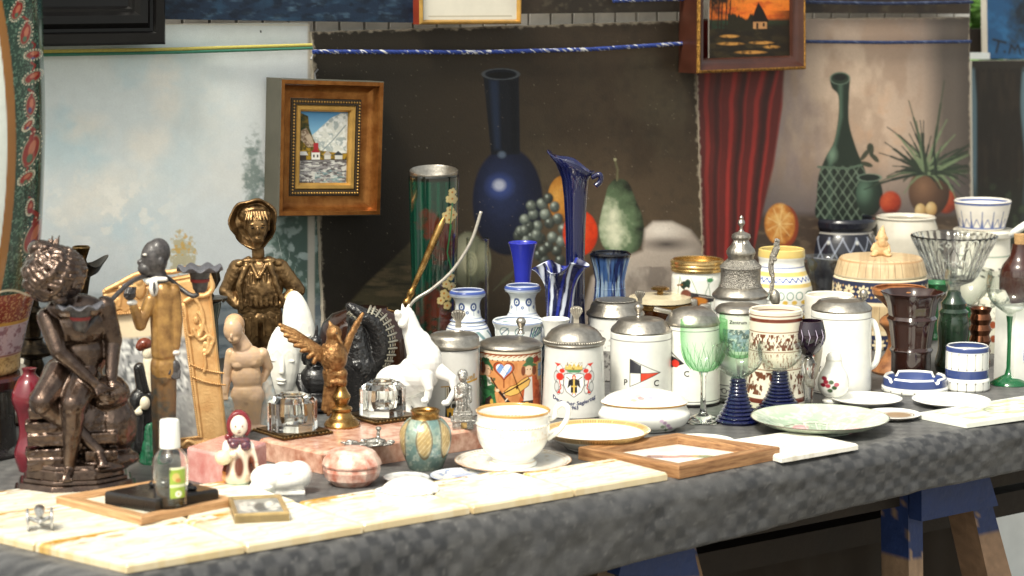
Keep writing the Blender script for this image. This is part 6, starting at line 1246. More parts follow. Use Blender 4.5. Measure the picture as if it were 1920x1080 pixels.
rk = [('e', c3(150, 800, 10), (80, 50, 75)), ('e', c3(205, 735, -8), (42, 40, 34)), ('e', c3(215, 800, 10), (44, 46, 60)), ('e', c3(190, 860, -5), (70, 50, 22)), ('b', c3(100, 860, -22), (90, 50, 22)), ('b', c3(95, 838, -20), (86, 48, 14)), ('b', c3(98, 815, -24), (84, 44, 22)), ('b', c3(94, 790, -20), (80, 44, 18)), ('b', c3(100, 766, -20), (78, 42, 20)), ('b', c3(196, 815, -34), (50, 24, 22)), ('b', c3(190, 845, -40), (60, 30, 18)), ('e', c3(120, 745, 15), (60, 50, 30)), ('e', c3(165, 870, -10), (80, 60, 16))]
blob(o, 'rock', BRZ, rk, 2.2, 2, lambda co: n3(co, 22, 3) * 3.2 + n3(co, 8, 9) * 1.0)
bd = [('e', c3(158, 665, 0), (50, 36, 52)), ('e', c3(155, 610, -8), (52, 34, 46)), ('e', c3(150, 575, -18), (54, 28, 26)), ('c', c3(140, 575, -22), 20, c3(126, 545, -36), 22),
      ('e', c3(112, 512, -40), (40, 40, 44)), ('e', c3(118, 535, -62), (24, 20, 22)), ('e', c3(122, 540, -82), (5, 7, 5)), ('e', c3(124, 554, -70), (12, 10, 8)),
      ('c', c3(100, 592, -16), 21, c3(118, 650, -48), 16), ('c', c3(118, 650, -48), 15, c3(180, 708, -60), 10), ('e', c3(190, 716, -60), (15, 9, 9)),
      ('c', c3(204, 575, -8), 20, c3(218, 640, -10), 17), ('c', c3(218, 640, -10), 16, c3(212, 705, -40), 11), ('e', c3(218, 716, -46), (16, 11, 9)),
      ('c', c3(120, 700, -5), 34, c3(86, 742, -52), 25), ('c', c3(86, 744, -50), 24, c3(140, 790, -30), 18), ('c', c3(140, 790, -30), 17, c3(186, 838, -46), 11), ('c', c3(186, 842, -48), 11, c3(192, 858, -68), 10),
      ('c', c3(165, 705, -10), 34, c3(142, 745, -68), 25), ('c', c3(142, 748, -68), 23, c3(138, 800, -62), 19), ('c', c3(138, 800, -62), 18, c3(132, 862, -58), 12), ('c', c3(132, 868, -60), 11, c3(124, 878, -84), 9)]
for k in range(5): bd += [('c', c3(182 + k * 4, 716, -64), 3.6, c3(186 + k * 7, 728 - k * 2, -72 + k * 3), 2.8), ('c', c3(210 + k * 5, 718, -52), 3.6, c3(212 + k * 7, 733 - k, -60 + k * 2), 2.8), ('e', c3(115 + k * 5, 880, -92 + k), (3, 5, 3.4)), ('e', c3(184 + k * 5, 860, -76), (3, 5, 3.4))]
blob(o, 'figure', BRZ, bd, 1.8, 5, lambda co: n3(co, 26, 5) * 1.2)
rng = random.Random(3); hr = [('e', c3(113, 506, -40), (50, 46, 48)), ('e', c3(96, 528, -34), (34, 34, 34)), ('e', c3(138, 520, -44), (30, 34, 34))]
ax = Vector((-.25, -.35, .9)).normalized(); u0 = ax.orthogonal().normalized(); w0 = ax.cross(u0); HC = Vector(c3(113, 508, -40))
for ring, n_, t0, t1, rr in ((0, 22, .15, .95, 5.0), (1, 30, .8, 1.5, 5.2), (2, 30, 1.35, 2.0, 5.0)):
    for k in range(n_):
        a0 = (k + .5 * ring) * 2 * math.pi / n_ + rng.uniform(-.08, .08); P_l = []
        for i in range(9):
            t = t0 + (t1 - t0) * i / 8; a = a0 + .16 * math.sin(i * 1.1 + k * 1.7); d = ax * math.cos(t) + (u0 * math.cos(a) + w0 * math.sin(a)) * math.sin(t)
            P_l.append(tuple(HC + Vector((d.x * 50, d.y * 46, d.z * 48)) * (1.0 + .05 * math.sin(i * .8 + k) + .04 * ring)))
        if P_l[-1][1] < -75 and P_l[-1][2] < Z(528): continue
        hr.append(('t', P_l, [rr * (.7 + .6 * math.sin(math.pi * (i + .6) / 9.4)) for i in range(9)])); hr.append(('e', P_l[-1], rr * 1.25))
hr += [('c', c3(104 + k * 5, 462, -30), 4, c3(106 + k * 6, 446 - (k % 2) * 5, -26), 1.4) for k in range(4)] + [('e', c3(90, 462, -36), (24, 20, 16)), ('e', c3(82, 460, -46), (12, 10, 9)), ('e', c3(100, 460, -50), (11, 9, 8))]
blob(o, 'hair', BRZ, hr, 1.3, 1)

# --- tall bronze boy in a hat
o = thing('statue', 'golden bronze statue of a boy in a floppy hat and open jacket, hand on hip', 'statue', 490, 748, 40); y0 = YC[o.name]; Z = lambda y: (y0 - y) * 1.012; X0 = 490
turned(o, 'base', BRG, [(.01, y0), (50, y0), (52, y0 - 4), (48, y0 - 12), (.01, y0 - 12)])
bd = [('e', c3(487, 425, -14), (20, 21, 31)), ('e', c3(487.5, 444, -20), (12.5, 13, 12)), ('e', c3(488, 448, -22), (12, 10, 10)), ('c', c3(487, 450, -2), 11, c3(488, 480, 0), 12), ('e', c3(488, 431, -38), (4, 5, 8)), ('e', c3(488, 445, -37), (7, 4, 2.2)), ('e', c3(488, 449, -36), (6, 4, 2.2)), ('e', c3(478, 419, -31), (6, 3, 1.8)), ('e', c3(497, 419, -31), (6, 3, 1.8)), ('e', c3(468, 428, -8), (4, 5, 7)), ('e', c3(507, 428, -8), (4, 5, 7)),
      ('c', c3(476, 590, 0), 24, c3(474, 650, 4), 20), ('c', c3(508, 590, 0), 24, c3(510, 650, 4), 20), ('c', c3(474, 650, 4), 17, c3(472, y0 - 14, 2), 15), ('c', c3(510, 650, 4), 17, c3(512, y0 - 14, 2), 15)]
blob(o, 'figure', BRG, bd, 1.3, 2, lambda co: n3(co, 16, 5) * .5)
for sx in (-1, 1): MB().ell((-2.5 + sx * 8.6, -33.2, Z(425)), (3.2, 1.6, 1.5)).build('eye', mat('bronze_shadow', (30, 22, 18), .4, .6, var=.1), o, 180)
ht = [('e', c3(479, 421, 16), (43, 6, 47)), ('t', [c3(479 + 41 * math.cos(t), 421 - 45 * math.sin(t), 10 - 3 * math.sin(t * 4)) for t in np.linspace(0, 6.28, 49)], 3.4), ('e', c3(462, 408, 10), (18, 6, 20)), ('e', c3(504, 425, 8), (17, 7, 34)), ('e', c3(478, 450, 8), (34, 7, 18)), ('e', c3(484, 406, 8), (28, 20, 20))] + [('t', [c3(480 + 30 * math.cos(t), 414 - 30 * math.sin(t), 0 - 4 * math.sin(t * 3)) for t in np.linspace(.2, 3.0, 15)], 5)]
_M = rot('X', 90)
ht = [('l2', [(16, -8), (24, -14), (32, -15), (39, -9), (43, 1), (45, 8), (42, 12), (38, 4), (32, -4), (24, -4), (16, 2)], c3(480, 420, 0))] + [('e', c3(482, 404, 10), (31, 22, 24)), ('e', c3(478, 424, 14), (36, 8, 40))]
ht = [(q if q[0] != 'l2' else ('lw', q[1], q[2])) for q in ht]
blob(o, 'hat', BRG, ht, 1.3, 2, lambda co: n3(co, 20, 8) * 2.2 + n3(co, 9, 3) * .5)
hr = [('c', (x - X0, -24, Z(398)), 3.4, (x + dx - X0, -33, Z(411)), 1.5) for x, dx in ((470, -4), (474, -3), (478, -2), (482, 3), (487, 3), (492, 2), (497, 3), (502, 4))] + [('c', (467 - X0, -12, Z(402)), 5, (465 - X0, -8, Z(430)), 3), ('c', (507 - X0, -12, Z(402)), 5, (508 - X0, -8, Z(428)), 3), ('e', c3(487, 400, -14), (19, 14, 8))]
blob(o, 'hair', BRG, hr, 1.0, 1)
jk = [('e', c3(488, 535, 0), (47, 30, 52)), ('e', c3(488, 505, 0), (50, 24, 22)), ('c', c3(450, 504, 0), 18, c3(428, 545, -4), 14), ('c', c3(428, 545, -4), 14, c3(446, 566, -16), 11), ('c', c3(526, 504, 0), 18, c3(560, 545, -2), 15), ('c', c3(560, 545, -2), 15, c3(532, 566, -16), 11), ('e', c3(530, 568, -20), (12, 8, 8)), ('e', c3(450, 568, -20), (11, 8, 8)), ('c', c3(470, 486, -14), 7, c3(452, 494, -12), 7), ('c', c3(506, 486, -14), 7, c3(526, 494, -12), 7), ('e', c3(490, 545, -16), (40, 18, 34)), ('b', c3(488, 578, 0), (78, 44, 14))]
for k in range(8): x = 458 + k * 8.5; jk.append(('c', c3(x, 508 + abs(x - 488) * .25, -29 + abs(x - 488) * .16), 2.2, c3(488 + (x - 488) * 1.12, 568, -33 + abs(x - 488) * .22), 3.8))
jk += [('c', c3(474, 492, -20), 3.4, c3(486, 516, -30), 3), ('c', c3(504, 492, -20), 3.4, c3(490, 516, -30), 3), ('e', c3(488, 517, -31), (6, 5, 4)), ('c', c3(462, 500, -24), 4, c3(454, 566, -26), 3), ('c', c3(512, 500, -24), 4, c3(534, 570, -24), 3)]
for k in range(5): jk += [('c', c3(442 - k * 4, 520 + k * 9, -14), 3.4, c3(426 - k, 528 + k * 9, 6), 3), ('c', c3(536 + k * 6, 520 + k * 7, -14), 3.6, c3(552 + k * 4, 512 + k * 10, 4), 3)]
jk += [('c', c3(466, 496, -22), 6, c3(452, 530, -30), 5), ('c', c3(452, 530, -30), 5, c3(456, 574, -30), 4), ('c', c3(510, 496, -22), 6, c3(520, 530, -30), 5), ('c', c3(520, 530, -30), 5, c3(540, 578, -28), 4), ('e', c3(470, 488, -18), (13, 6, 6)), ('e', c3(508, 488, -18), (13, 6, 6))]
blob(o, 'jacket', BRG, jk, 1.15, 1, lambda co: n3(co, 9, 6) * 1.5)
tr_ = [('e', c3(490, 594, 0), (38, 24, 20)), ('c', c3(474, 600, -2), 22, c3(472, 636, 0), 20), ('c', c3(508, 600, -2), 22, c3(510, 636, 0), 20)] + [('c', c3(460 + k * 12, 592, -23), 2, c3(458 + k * 13, 626, -21), 2.4) for k in range(6)]
blob(o, 'trousers', BRG, tr_, 1.4, 2, lambda co: n3(co, 10, 4) * 1.1)

# --- slim man carrying candle cups
o = thing('candle_holder', 'painted carving of a man in an ochre coat carrying two candle cups', 'candle holder', 312, 896, 22); y0 = YC[o.name]; Z = lambda y: (y0 - y) * 1.012; X0 = 312
EB = mat('ebony_paint', (44, 42, 44), .42, var=.4, vs=.15, col2=(78, 74, 74), coat=.15); OCH = mat('worn_ochre', (184, 142, 82), .34, .3, var=.4, vs=.045, col2=(126, 90, 52), coat=.3); SHW = mat('shirt_white', (226, 222, 214), .5, var=.1); TRS = mat('worn_brown', (128, 92, 52), .4, .1, var=.5, vs=.05, col2=(62, 66, 62), coat=.25)
hd = [('e', c3(298, 486, 0), (25, 23, 34)), ('e', c3(306, 474, 0), (22, 22, 26)), ('e', c3(283, 504, -4), (16, 15, 13)), ('e', c3(273, 492, -4), (7, 6, 6)), ('e', c3(275, 502, -5), (8, 9, 4)), ('e', c3(276, 508, -5), (7, 8, 4)), ('e', c3(282, 478, -10), (8, 8, 4)), ('e', c3(310, 490, -20), (6, 4, 9)), ('c', c3(302, 510, 2), 16, c3(308, 534, 2), 18)]
blob(o, 'head', EB, hd, 1.2, 3)
MB().ell(c3(281, 476.5, -18), (4, 2.6, 2.6)).build('eye', mat('eye_white', (200, 196, 188), .3), o, 180)
ct = [('e', c3(312, 556, 0), (30, 24, 30)), ('c', c3(312, 548, 0), 24, c3(311, 660, 0), 23), ('e', c3(311, 690, 0), (25, 22, 36)), ('c', c3(332, 545, -4), 13, c3(337, 600, -4), 12), ('c', c3(337, 600, -4), 12, c3(334, 648, -6), 9), ('c', c3(290, 560, -10), 12, c3(270, 606, -18), 11), ('c', c3(270, 606, -18), 11, c3(258, 570, -24), 8)]
blob(o, 'coat', OCH, ct, 1.6, 4, lambda co: n3(co, 14, 4) * .8)
blob(o, 'shirt', SHW, [('e', c3(296, 538, -18), (9, 9, 16)), ('c', c3(286, 528, -8), 6, c3(300, 522, -14), 5), ('c', c3(300, 522, -14), 5, c3(318, 522, -18), 4)], 1.2, 2)
for q in (c3(333, 660, -6), c3(256, 563, -24)): blob(o, 'cuff', SHW, [('e', q, (10, 9.5, 6))], 1.0, 1)
MB().prism([(-17, Z(526)), (-14, Z(526)), (-12, Z(540)), (-15, Z(550)), (-18, Z(540))], -29, -26).build('tie', EB, o, 30)
blob(o, 'trousers', TRS, [('c', c3(302, 690, 0), 16, c3(302, 850, 0), 14), ('c', c3(320, 690, 0), 16, c3(317, 850, 0), 13), ('e', c3(311, 700, 0), (24, 20, 30))], 1.6, 4)
blob(o, 'shoes', EB, [('e', c3(300, 858, -12), (14, 22, 9)), ('e', c3(318, 858, -12), (14, 22, 9))], 1.6, 3)
for hx, hy, hd_, up in ((332, 688, -8, 0), (252, 548, -26, 1)):
    hn = [('e', c3(hx, hy, hd_), (10, 8, 15) if not up else (12, 9, 11))]
    for k in range(4): hn += [('c', c3(hx - 7 + k * 5, hy + 6, hd_ - 4), 3, c3(hx - 6 + k * 4.4, hy + 20 - abs(k - 1.5) * 2, hd_ - 7), 2.4)] if not up else [('c', c3(hx - 8 + k * 5, hy - 3, hd_ - 8), 3.2, c3(hx - 5 + k * 5, hy - 12, hd_ - 2), 2.8)]
    hn += [('c', c3(hx - 8, hy - 4, hd_ - 6), 3, c3(hx - 11, hy + 9, hd_ - 10), 2.6)] if not up else [('c', c3(hx - 6, hy + 4, hd_ - 6), 3, c3(hx + 3, hy - 2, hd_ - 10), 2.6)]
    blob(o, 'hand', EB, hn, 1.0, 2)
b = MB(); b.tube(spline([c3(170, 594, -158), c3(200, 566, -120), c3(250, 526, -44), c3(290, 517, 6), c3(318, 524, 27), c3(345, 544, 14), c3(366, 556, 0), c3(378, 552, -2)], 6), 4.6); b.build('yoke', EB, o, 180)
for px, py, pd in ((166, 592, -160), (381, 550, -2)):
    q = (px - X0, pd); zz = Z(py); b = MB(); b.lathe([(.01, zz), (9, zz), (13, zz + 6), (19, zz + 34), (20, zz + 40), (18, zz + 40), (12, zz + 12), (.01, zz + 11)], 28, (q[0], q[1], 0)); v = b.build('candle_cup', EB, o, 40)
    MB().lathe([(16.4, zz + 20), (17.6, zz + 20), (18.6, zz + 26), (17, zz + 26)], 28, (q[0], q[1], 0)).build('red_band', mat('dull_red', (120, 36, 36), .5), v, 40)
    MB().lathe([(.01, zz + 39), (18, zz + 38), (42, zz + 44), (43, zz + 46), (41, zz + 48), (20, zz + 42), (.01, zz + 42)], 72, (q[0], q[1], 0), fz=lambda a, r: -4 * math.cos(8 * a) * (r / 43) ** 2).build('drip_dish', mat('grey_paint', (92, 92, 98), .4, var=.3, vs=.2), v, 60)

# --- terracotta woman
TER = mat('terracotta_glaze', (220, 182, 138), .34, var=.3, vs=.035, col2=(200, 170, 146), coat=.15)
o = thing('figurine', 'pale terracotta figurine of a draped woman bowing her head', 'figurine', 464, 812, 36); y0 = YC[o.name]; Z = lambda y: (y0 - y) * 1.012; X0 = 464
bd = [('e', c3(440, 616, -12), (18, 18, 24)), ('e', c3(441, 632, -20), (11, 9, 9)), ('e', c3(437, 626, -29.5), (2.6, 3, 5)), ('c', c3(446, 628, -2), 14, c3(459, 652, 0), 17), ('e', c3(463, 672, 0), (35, 20, 26)), ('e', c3(450, 682, -8), (13, 11, 11)), ('e', c3(475, 678, -8), (13, 11, 11)), ('e', c3(464, 706, 0), (28, 19, 34)), ('e', c3(465, 742, 0), (32, 22, 30)), ('c', c3(456, 745, -2), 19, c3(457, y0 - 4, 0), 15), ('c', c3(474, 745, -4), 19, c3(473, y0 - 4, -2), 15),
      ('c', c3(436, 662, 0), 11, c3(428, 705, 4), 9), ('c', c3(428, 705, 4), 9, c3(424, 735, -2), 6), ('c', c3(494, 664, 2), 12, c3(504, 690, 10), 10), ('c', c3(504, 690, 10), 9, c3(492, 722, 10), 7), ('e', c3(464, y0 - 4, 0), (38, 26, 8))]
for k in range(4): bd += [('c', c3(420 + k * 2.6, 736, -4), 2, c3(419 + k * 3, 747, -8), 1.6)]
blob(o, 'figure', TER, bd, 1.3, 3, lambda co: n3(co, 12, 5) * .4)
DRP = mat('drape_glaze', (196, 178, 160), .36, var=.3, vs=.05, col2=(160, 176, 178), coat=.15)
dr = [('c', c3(424, 728, 4), 8, c3(424, 790, 4), 13), ('c', c3(424, 790, 4), 12, c3(432, y0 - 6, 4), 16), ('c', c3(498, 690, 14), 8, c3(514, 765, 10), 9), ('c', c3(514, 765, 10), 10, c3(506, y0 - 6, 8), 13), ('c', c3(432, 742, 8), 10, c3(448, y0 - 6, 6), 14), ('c', c3(496, 720, 12), 10, c3(512, 776, 10), 11), ('c', c3(500, 730, 14), 10, c3(490, y0 - 6, 8), 14), ('c', c3(484, 740, 14), 12, c3(478, y0 - 6, 10), 14)] + [('c', c3(422 + k * 5, 745, -6), 2.4, c3(430 + k * 7, y0 - 6, -8), 3.4) for k in range(4)]
blob(o, 'drape', DRP, dr, 1.4, 2, lambda co: n3(co, 9, 5) * 1.0)
blob(o, 'hair', mat('hair_glaze', (206, 164, 124), .4, var=.2, vs=.1), [('e', c3(443, 607, -2), (19, 20, 20)), ('e', c3(452, 622, 6), (10, 10, 12))], 1.3, 2)

# --- two white faces
BSQ = mat('white_bisque', (238, 236, 226), .45, var=.04, vs=.05)
o = thing('face_sculpture', 'smooth white sculpture of two long joined faces', 'sculpture', 550, 775, 30); y0 = YC[o.name]; Z = lambda y: (y0 - y) * 1.012; X0 = 550
def face(cx, cy, rx, rz, d, tilt):
    M = rot('Y', tilt); q = lambda x, z, dd: tuple(Vector((cx - X0, d, Z(cy))) + M @ Vector((x * rx, dd, z * rz)))
    L = [('e', q(0, 0, 0), (rx, 20, rz), M), ('c', q(0, .22, -17), 2.6, q(0, -.22, -22), 5.2), ('e', q(-.42, .06, -16), (rx * .28, 3, 3), M), ('e', q(.42, .06, -16), (rx * .28, 3, 3), M), ('e', q(0, -.44, -18.5), (rx * .28, 4, 2.4), M), ('e', q(0, -.53, -17.5), (rx * .22, 4, 2.6), M)]
    for s in (-1, 1): L += [('t', [q(s * (.08 + .5 * t), .22 + .12 * math.sin(t * 3.1), -18 + t * 4) for t in (0, .25, .5, .75, 1)], 2.0)]
    return L
blob(o, 'face', BSQ, face(531, 674, 32, 72, -22, 4), 1.2, 2); blob(o, 'face', BSQ, face(564, 636, 31, 92, 4, -7) + [('c', c3(552, 690, 4), 30, c3(548, y0 - 8, 4), 27), ('e', c3(550, y0 - 6, 0), (34, 30, 8))], 1.2, 2)
# --- black seated figure, black sea creature
BLK = mat('black_gloss', (26, 25, 26), .2, var=.3, vs=.2, coat=.4, bump=.3, bs=.3)
o = thing('figurine', 'squat glossy black seated figurine behind the gold eagle', 'figurine', 596, 778, 36); y0 = YC[o.name]; Z = lambda y: (y0 - y) * 1.012; X0 = 596
blob(o, 'figure', BLK, [('e', c3(594, 668, 0), (22, 22, 24)), ('e', c3(594, 640, 4), (11, 11, 10)), ('c', c3(594, 632, 4), 5, c3(596, 612, 4), 2), ('e', c3(594, 715, 0), (36, 30, 34)), ('e', c3(594, 748, -8), (42, 34, 16)), ('e', c3(572, 672, 0), (6, 7, 13)), ('e', c3(617, 672, 0), (6, 7, 13)), ('e', c3(594, 674, -21), (4, 5, 6)), ('e', c3(594, 684, -19), (9, 4, 2.4)), ('c', c3(562, 705, -4), 10, c3(572, 742, -26), 8), ('c', c3(626, 705, -4), 10, c3(616, 742, -26), 8), ('e', c3(594, y0 - 8, 0), (40, 34, 10))], 1.3, 2, lambda co: n3(co, 8, 4) * .6)
o = thing('ornament', 'black scaly sea creature ornament with a silver ridged curving back', 'ornament', 685, 782, 34); y0 = YC[o.name]; Z = lambda y: (y0 - y) * 1.012; X0 = 685
sp = spline([c3(658, 574, -4), c3(680, 590, -4), c3(704, 606, 0), (716 - X0, 0, Z(640)), c3(708, 680, 0), c3(690, 712, 0), c3(672, 730, 0)], 8); n = len(sp)
blob(o, 'body', BLK, [('c', sp[i], 8 + 14 * math.sin(math.pi * min(1, i / n * 1.1)), sp[i + 1], 8 + 14 * math.sin(math.pi * min(1, (i + 1) / n * 1.1))) for i in range(n - 1)] + [('c', c3(672, 610, 4), 18, c3(678, 690, 4), 34), ('c', c3(678, 690, 4), 36, c3(680, y0 - 10, 4), 30), ('e', c3(665, 598, 0), (14, 14, 16)), ('e', c3(672, 682, -30), (7, 6, 8))], 1.6, 2, lambda co: np.abs(n3(co, 7, 4)) * 2.4)
b = MB()
for i in range(2, n - 3):
    p = Vector(sp[i]); t = (Vector(sp[i + 1]) - Vector(sp[i - 1])).normalized(); nr = Vector((-t.z, 0, t.x)) * -1; nr = nr if nr.x * 1 + .2 > 0 or i < 10 else -nr
    r = 9 + 14 * math.sin(math.pi * min(1, i / n * 1.1))
    if i % 2 == 0: b.tube([p + nr * (r * .55) + Vector((0, -r * .8, 0)), p + nr * (r * 1.12) + Vector((0, -r * .35, 0)), p + nr * (r * 1.28), p + nr * (r * 1.1) + Vector((0, r * .35, 0))], [1.8, 2.3, 2.2, 1.2], 6)
    else:
        for q in (.72, .95, 1.12): b.tube([p + nr * (r * q) + Vector((0, -r * (1.25 - q) * 1.3 - 1, 0)) - t * 2.6, p + nr * (r * q) + Vector((0, -r * (1.25 - q) * 1.3 - 1, 0)) + t * 2.6], 1.1, 5)
b.build('ridges', mat('worn_silver', (196, 190, 172), .35, .8, var=.3, vs=.3), o, 60)

# --- ornate frame with a grey town photograph
o = thing('photo_frame', 'ornate gilt frame with scrolls and rope swags round a grey snowy town photograph', 'photo frame', 320, 850, 0); y0 = YC[o.name]; Z = lambda y: (y0 - y) * 1.012; X0 = 320
GFR = mat('frame_gilt', (226, 184, 126), .4, .3, var=.3, vs=.03, col2=(200, 150, 94), bump=.2, bs=.2, coat=.1)
lean = lambda x, y, d: (x - X0, d + (850 - y) * .12, Z(y))
OUT = [(200, 548), (398, 516), (428, 836), (212, 852)]; INN = [(214, 594), (345, 588), (371, 820), (226, 834)]
mixq = lambda t: [(a[0] + (b_[0] - a[0]) * t, a[1] + (b_[1] - a[1]) * t) for a, b_ in zip(OUT, INN)]
b = MB(); V = []; F = []
RG = [(0, 14), (0, 0), (.06, -4), (.12, -1), (.2, -2), (.8, 1), (.86, -3), (.93, -3), (1, 3), (1, 8)]
for t, d in RG: V += [lean(x, y, d) for x, y in mixq(t)]
for r in range(len(RG) - 1):
    for i in range(4): j = (i + 1) % 4; F.append((r * 4 + i, r * 4 + j, r * 4 + 4 + j, r * 4 + 4 + i))
b.add(V, F).build('moulding', GFR, o, 0)
b = MB(); n = 40; V = []; F = []
for j in range(n + 1):
    for i in range(n + 1):
        u, v = i / n, j / n; x = (INN[0][0] * (1 - u) + INN[1][0] * u) * (1 - v) + (INN[3][0] * (1 - u) + INN[2][0] * u) * v; y = (INN[0][1] * (1 - u) + INN[1][1] * u) * (1 - v) + (INN[3][1] * (1 - u) + INN[2][1] * u) * v; V.append(lean(x, y, 6))
for j in range(n):
    for i in range(n): F.append((j * (n + 1) + i, j * (n + 1) + i + 1, (j + 1) * (n + 1) + i + 1, (j + 1) * (n + 1) + i))
me_o = b.add(V, F).build('photograph', mat('photo_print', (255, 255, 255), .25, var=.05, vs=.05, attr=True), o, 180)
P = Paint(np.array(V)[:, 0] + X0, y0 - np.array(V)[:, 2] / 1.012, (214, 196, 166)); P.mix(np.clip((P.Y - 634) / 3, 0, 1), (160, 160, 160)); P.cloud(6, (90, 92, 94), .5, .6, 3, .9, mask=(P.Y > 636)); P.cloud(7, (220, 220, 216), .54, .62, 8, .9, mask=(P.Y > 640)); P.mix((P.Y > 745) * .7, (166, 166, 164)); setcol(me_o.data, P.C)
rear = MB().prism([(x - X0, Z(y)) for x, y in mixq(.05)], 8, 12); rear.v = [(x, yy + (850 - (y0 - z / 1.012)) * .12, z) for x, yy, z in rear.v]; rear.build('backboard', dk, o, 0)
b = MB(); L = mixq(.96)
for i in range(4):
    p0, p1 = L[i], L[(i + 1) % 4]; k = int(math.hypot(p1[0] - p0[0], p1[1] - p0[1]) / 4)
    for q in range(k): b.ell(lean(p0[0] + (p1[0] - p0[0]) * q / k, p0[1] + (p1[1] - p0[1]) * q / k, -3), 1.9, None, 8, 6)
for (xa, ya), (xb, yb) in (((360, 686), (421, 704)), ((364, 710), (424, 726))):
    for q in range(18): b.ell(lean(xa + (xb - xa) * q / 17, ya + (yb - ya) * q / 17 + 3 * math.sin(q / 17 * 3.14), -4), 2.2, None, 8, 6)
b.build('beading', GFR, o, 180)
sc_ = []
for pts, r in (([(345, 548), (365, 560), (380, 580), (386, 610), (376, 636), (366, 620)], 3), ([(396, 520), (404, 545), (392, 560), (370, 562), (350, 572)], 4), ([(374, 590), (384, 606), (394, 640), (392, 668), (402, 650)], 2.4), ([(368, 630), (380, 642), (394, 634), (404, 642), (400, 652)], 2.6), ([(386, 668), (388, 690), (384, 702)], 2.2), ([(340, 838), (352, 828), (366, 834), (372, 842), (384, 830)], 3.4), ([(378, 536), (390, 546), (398, 534), (390, 520), (372, 524)], 4), ([(352, 600), (356, 630), (364, 634)], 2)): sc_.append(('t', spline([lean(x, y, -3.5) for x, y in pts], 5), r * 1.35))
for x, y, r in ((388, 652, 5), (386, 664, 4), (372, 606, 5), (380, 618, 4), (378, 628, 4), (398, 640, 4)): sc_.append(('e', lean(x, y, -2), (r, 3, r * 1.5)))
side = [q for q in sc_ if not (q[0] == 't' and q[1][0][0] < 30 and q[1][0][2] < 60)]; low = [q for q in sc_ if q not in side]
blob(o, 'scrollwork', GFR, side, 1.2, 1); blob(o, 'foot_scroll', GFR, low, 1.3, 1)
cr_ = [('c', lean(222 + k * 2.4, 568 - 10 * math.sin(k * .23), -3), 2.6, lean(214 + k * 3.6, 584 + 3 * math.sin(k), -2), 2) for k in range(14)]
cr_ += [('e', lean(268, 545, -4), (12, 6, 20)), ('e', lean(268, 532, -8), (7, 6, 9)), ('t', spline([lean(x, y, -3) for x, y in ((205, 548), (230, 536), (262, 520), (290, 516), (330, 516), (365, 508), (396, 514))], 5), 5), ('c', lean(235, 545, -3), 6, lean(232, 575, -3), 3)]
blob(o, 'crest', GFR, cr_, 1.3, 1)
# --- small figures in front of the frame
o = thing('figurine', 'small cream cat like figurine with a red dot in front of the photograph', 'figurine', 240, 762, 12); y0 = YC[o.name]; Z = lambda y: (y0 - y) * 1.012; X0 = 240
CRM = mat('cream_china', (236, 226, 200), .3, var=.12, vs=.1)
blob(o, 'figure', CRM, [('e', c3(242, 690, 0), (13, 11, 30)), ('e', c3(243, 654, -2), (12, 11, 13)), ('c', c3(238, 644, 0), 4, c3(236, 622, 0), 2.4), ('c', c3(250, 644, 0), 4, c3(250, 620, 0), 2.4), ('c', c3(242, 700, 0), 14, c3(242, y0 - 6, 0), 14), ('e', c3(236, 712, -10), (6, 7, 5)), ('e', c3(250, 712, -10), (6, 7, 5))], 1.1, 2); MB().ell(c3(245, 657, -13), 2).build('nose', mat('red_dot', (190, 40, 40), .4), o, 180)
o = thing('figurine', 'china figurine of a witch in black hood and green skirt with a red haired companion', 'figurine', 286, 872, 34); y0 = YC[o.name]; Z = lambda y: (y0 - y) * 1.012; X0 = 286
blob(o, 'cloak', BLK, [('c', c3(266, 690, 0), 12, c3(276, 730, 4), 18), ('e', c3(264, 752, 0), (20, 20, 26)), ('c', c3(284, 745, 8), 24, c3(280, 830, 8), 28), ('c', c3(262, 780, 4), 10, c3(256, 846, 4), 14)], 1.4, 3)
blob(o, 'skirt', mat('green_gloss', (40, 112, 78), .15, var=.4, vs=.1, coat=.5), [('c', c3(286, 800, -8), 16, c3(292, y0 - 6, -6), 32)], 1.5, 2, lambda co: n3(co, 14, 4) * 2.4)
blob(o, 'face', CRM, [('e', c3(274, 752, -16), (10, 9, 13)), ('c', c3(266, 760, -18), 4, c3(252, 770, -22), 2), ('e', c3(282, 660, -4), (11, 10, 14)), ('c', c3(284, 676, 0), 12, c3(284, 780, 0), 12), ('e', c3(262, 768, -22), (8, 6, 6))], 1.1, 2)
blob(o, 'hair', mat('auburn_glaze', (112, 52, 34), .25, var=.3, vs=.2, coat=.4), [('e', c3(276, 644, -2), (15, 14, 12)), ('e', c3(268, 648, -6), (9, 8, 9))], 1.1, 2)

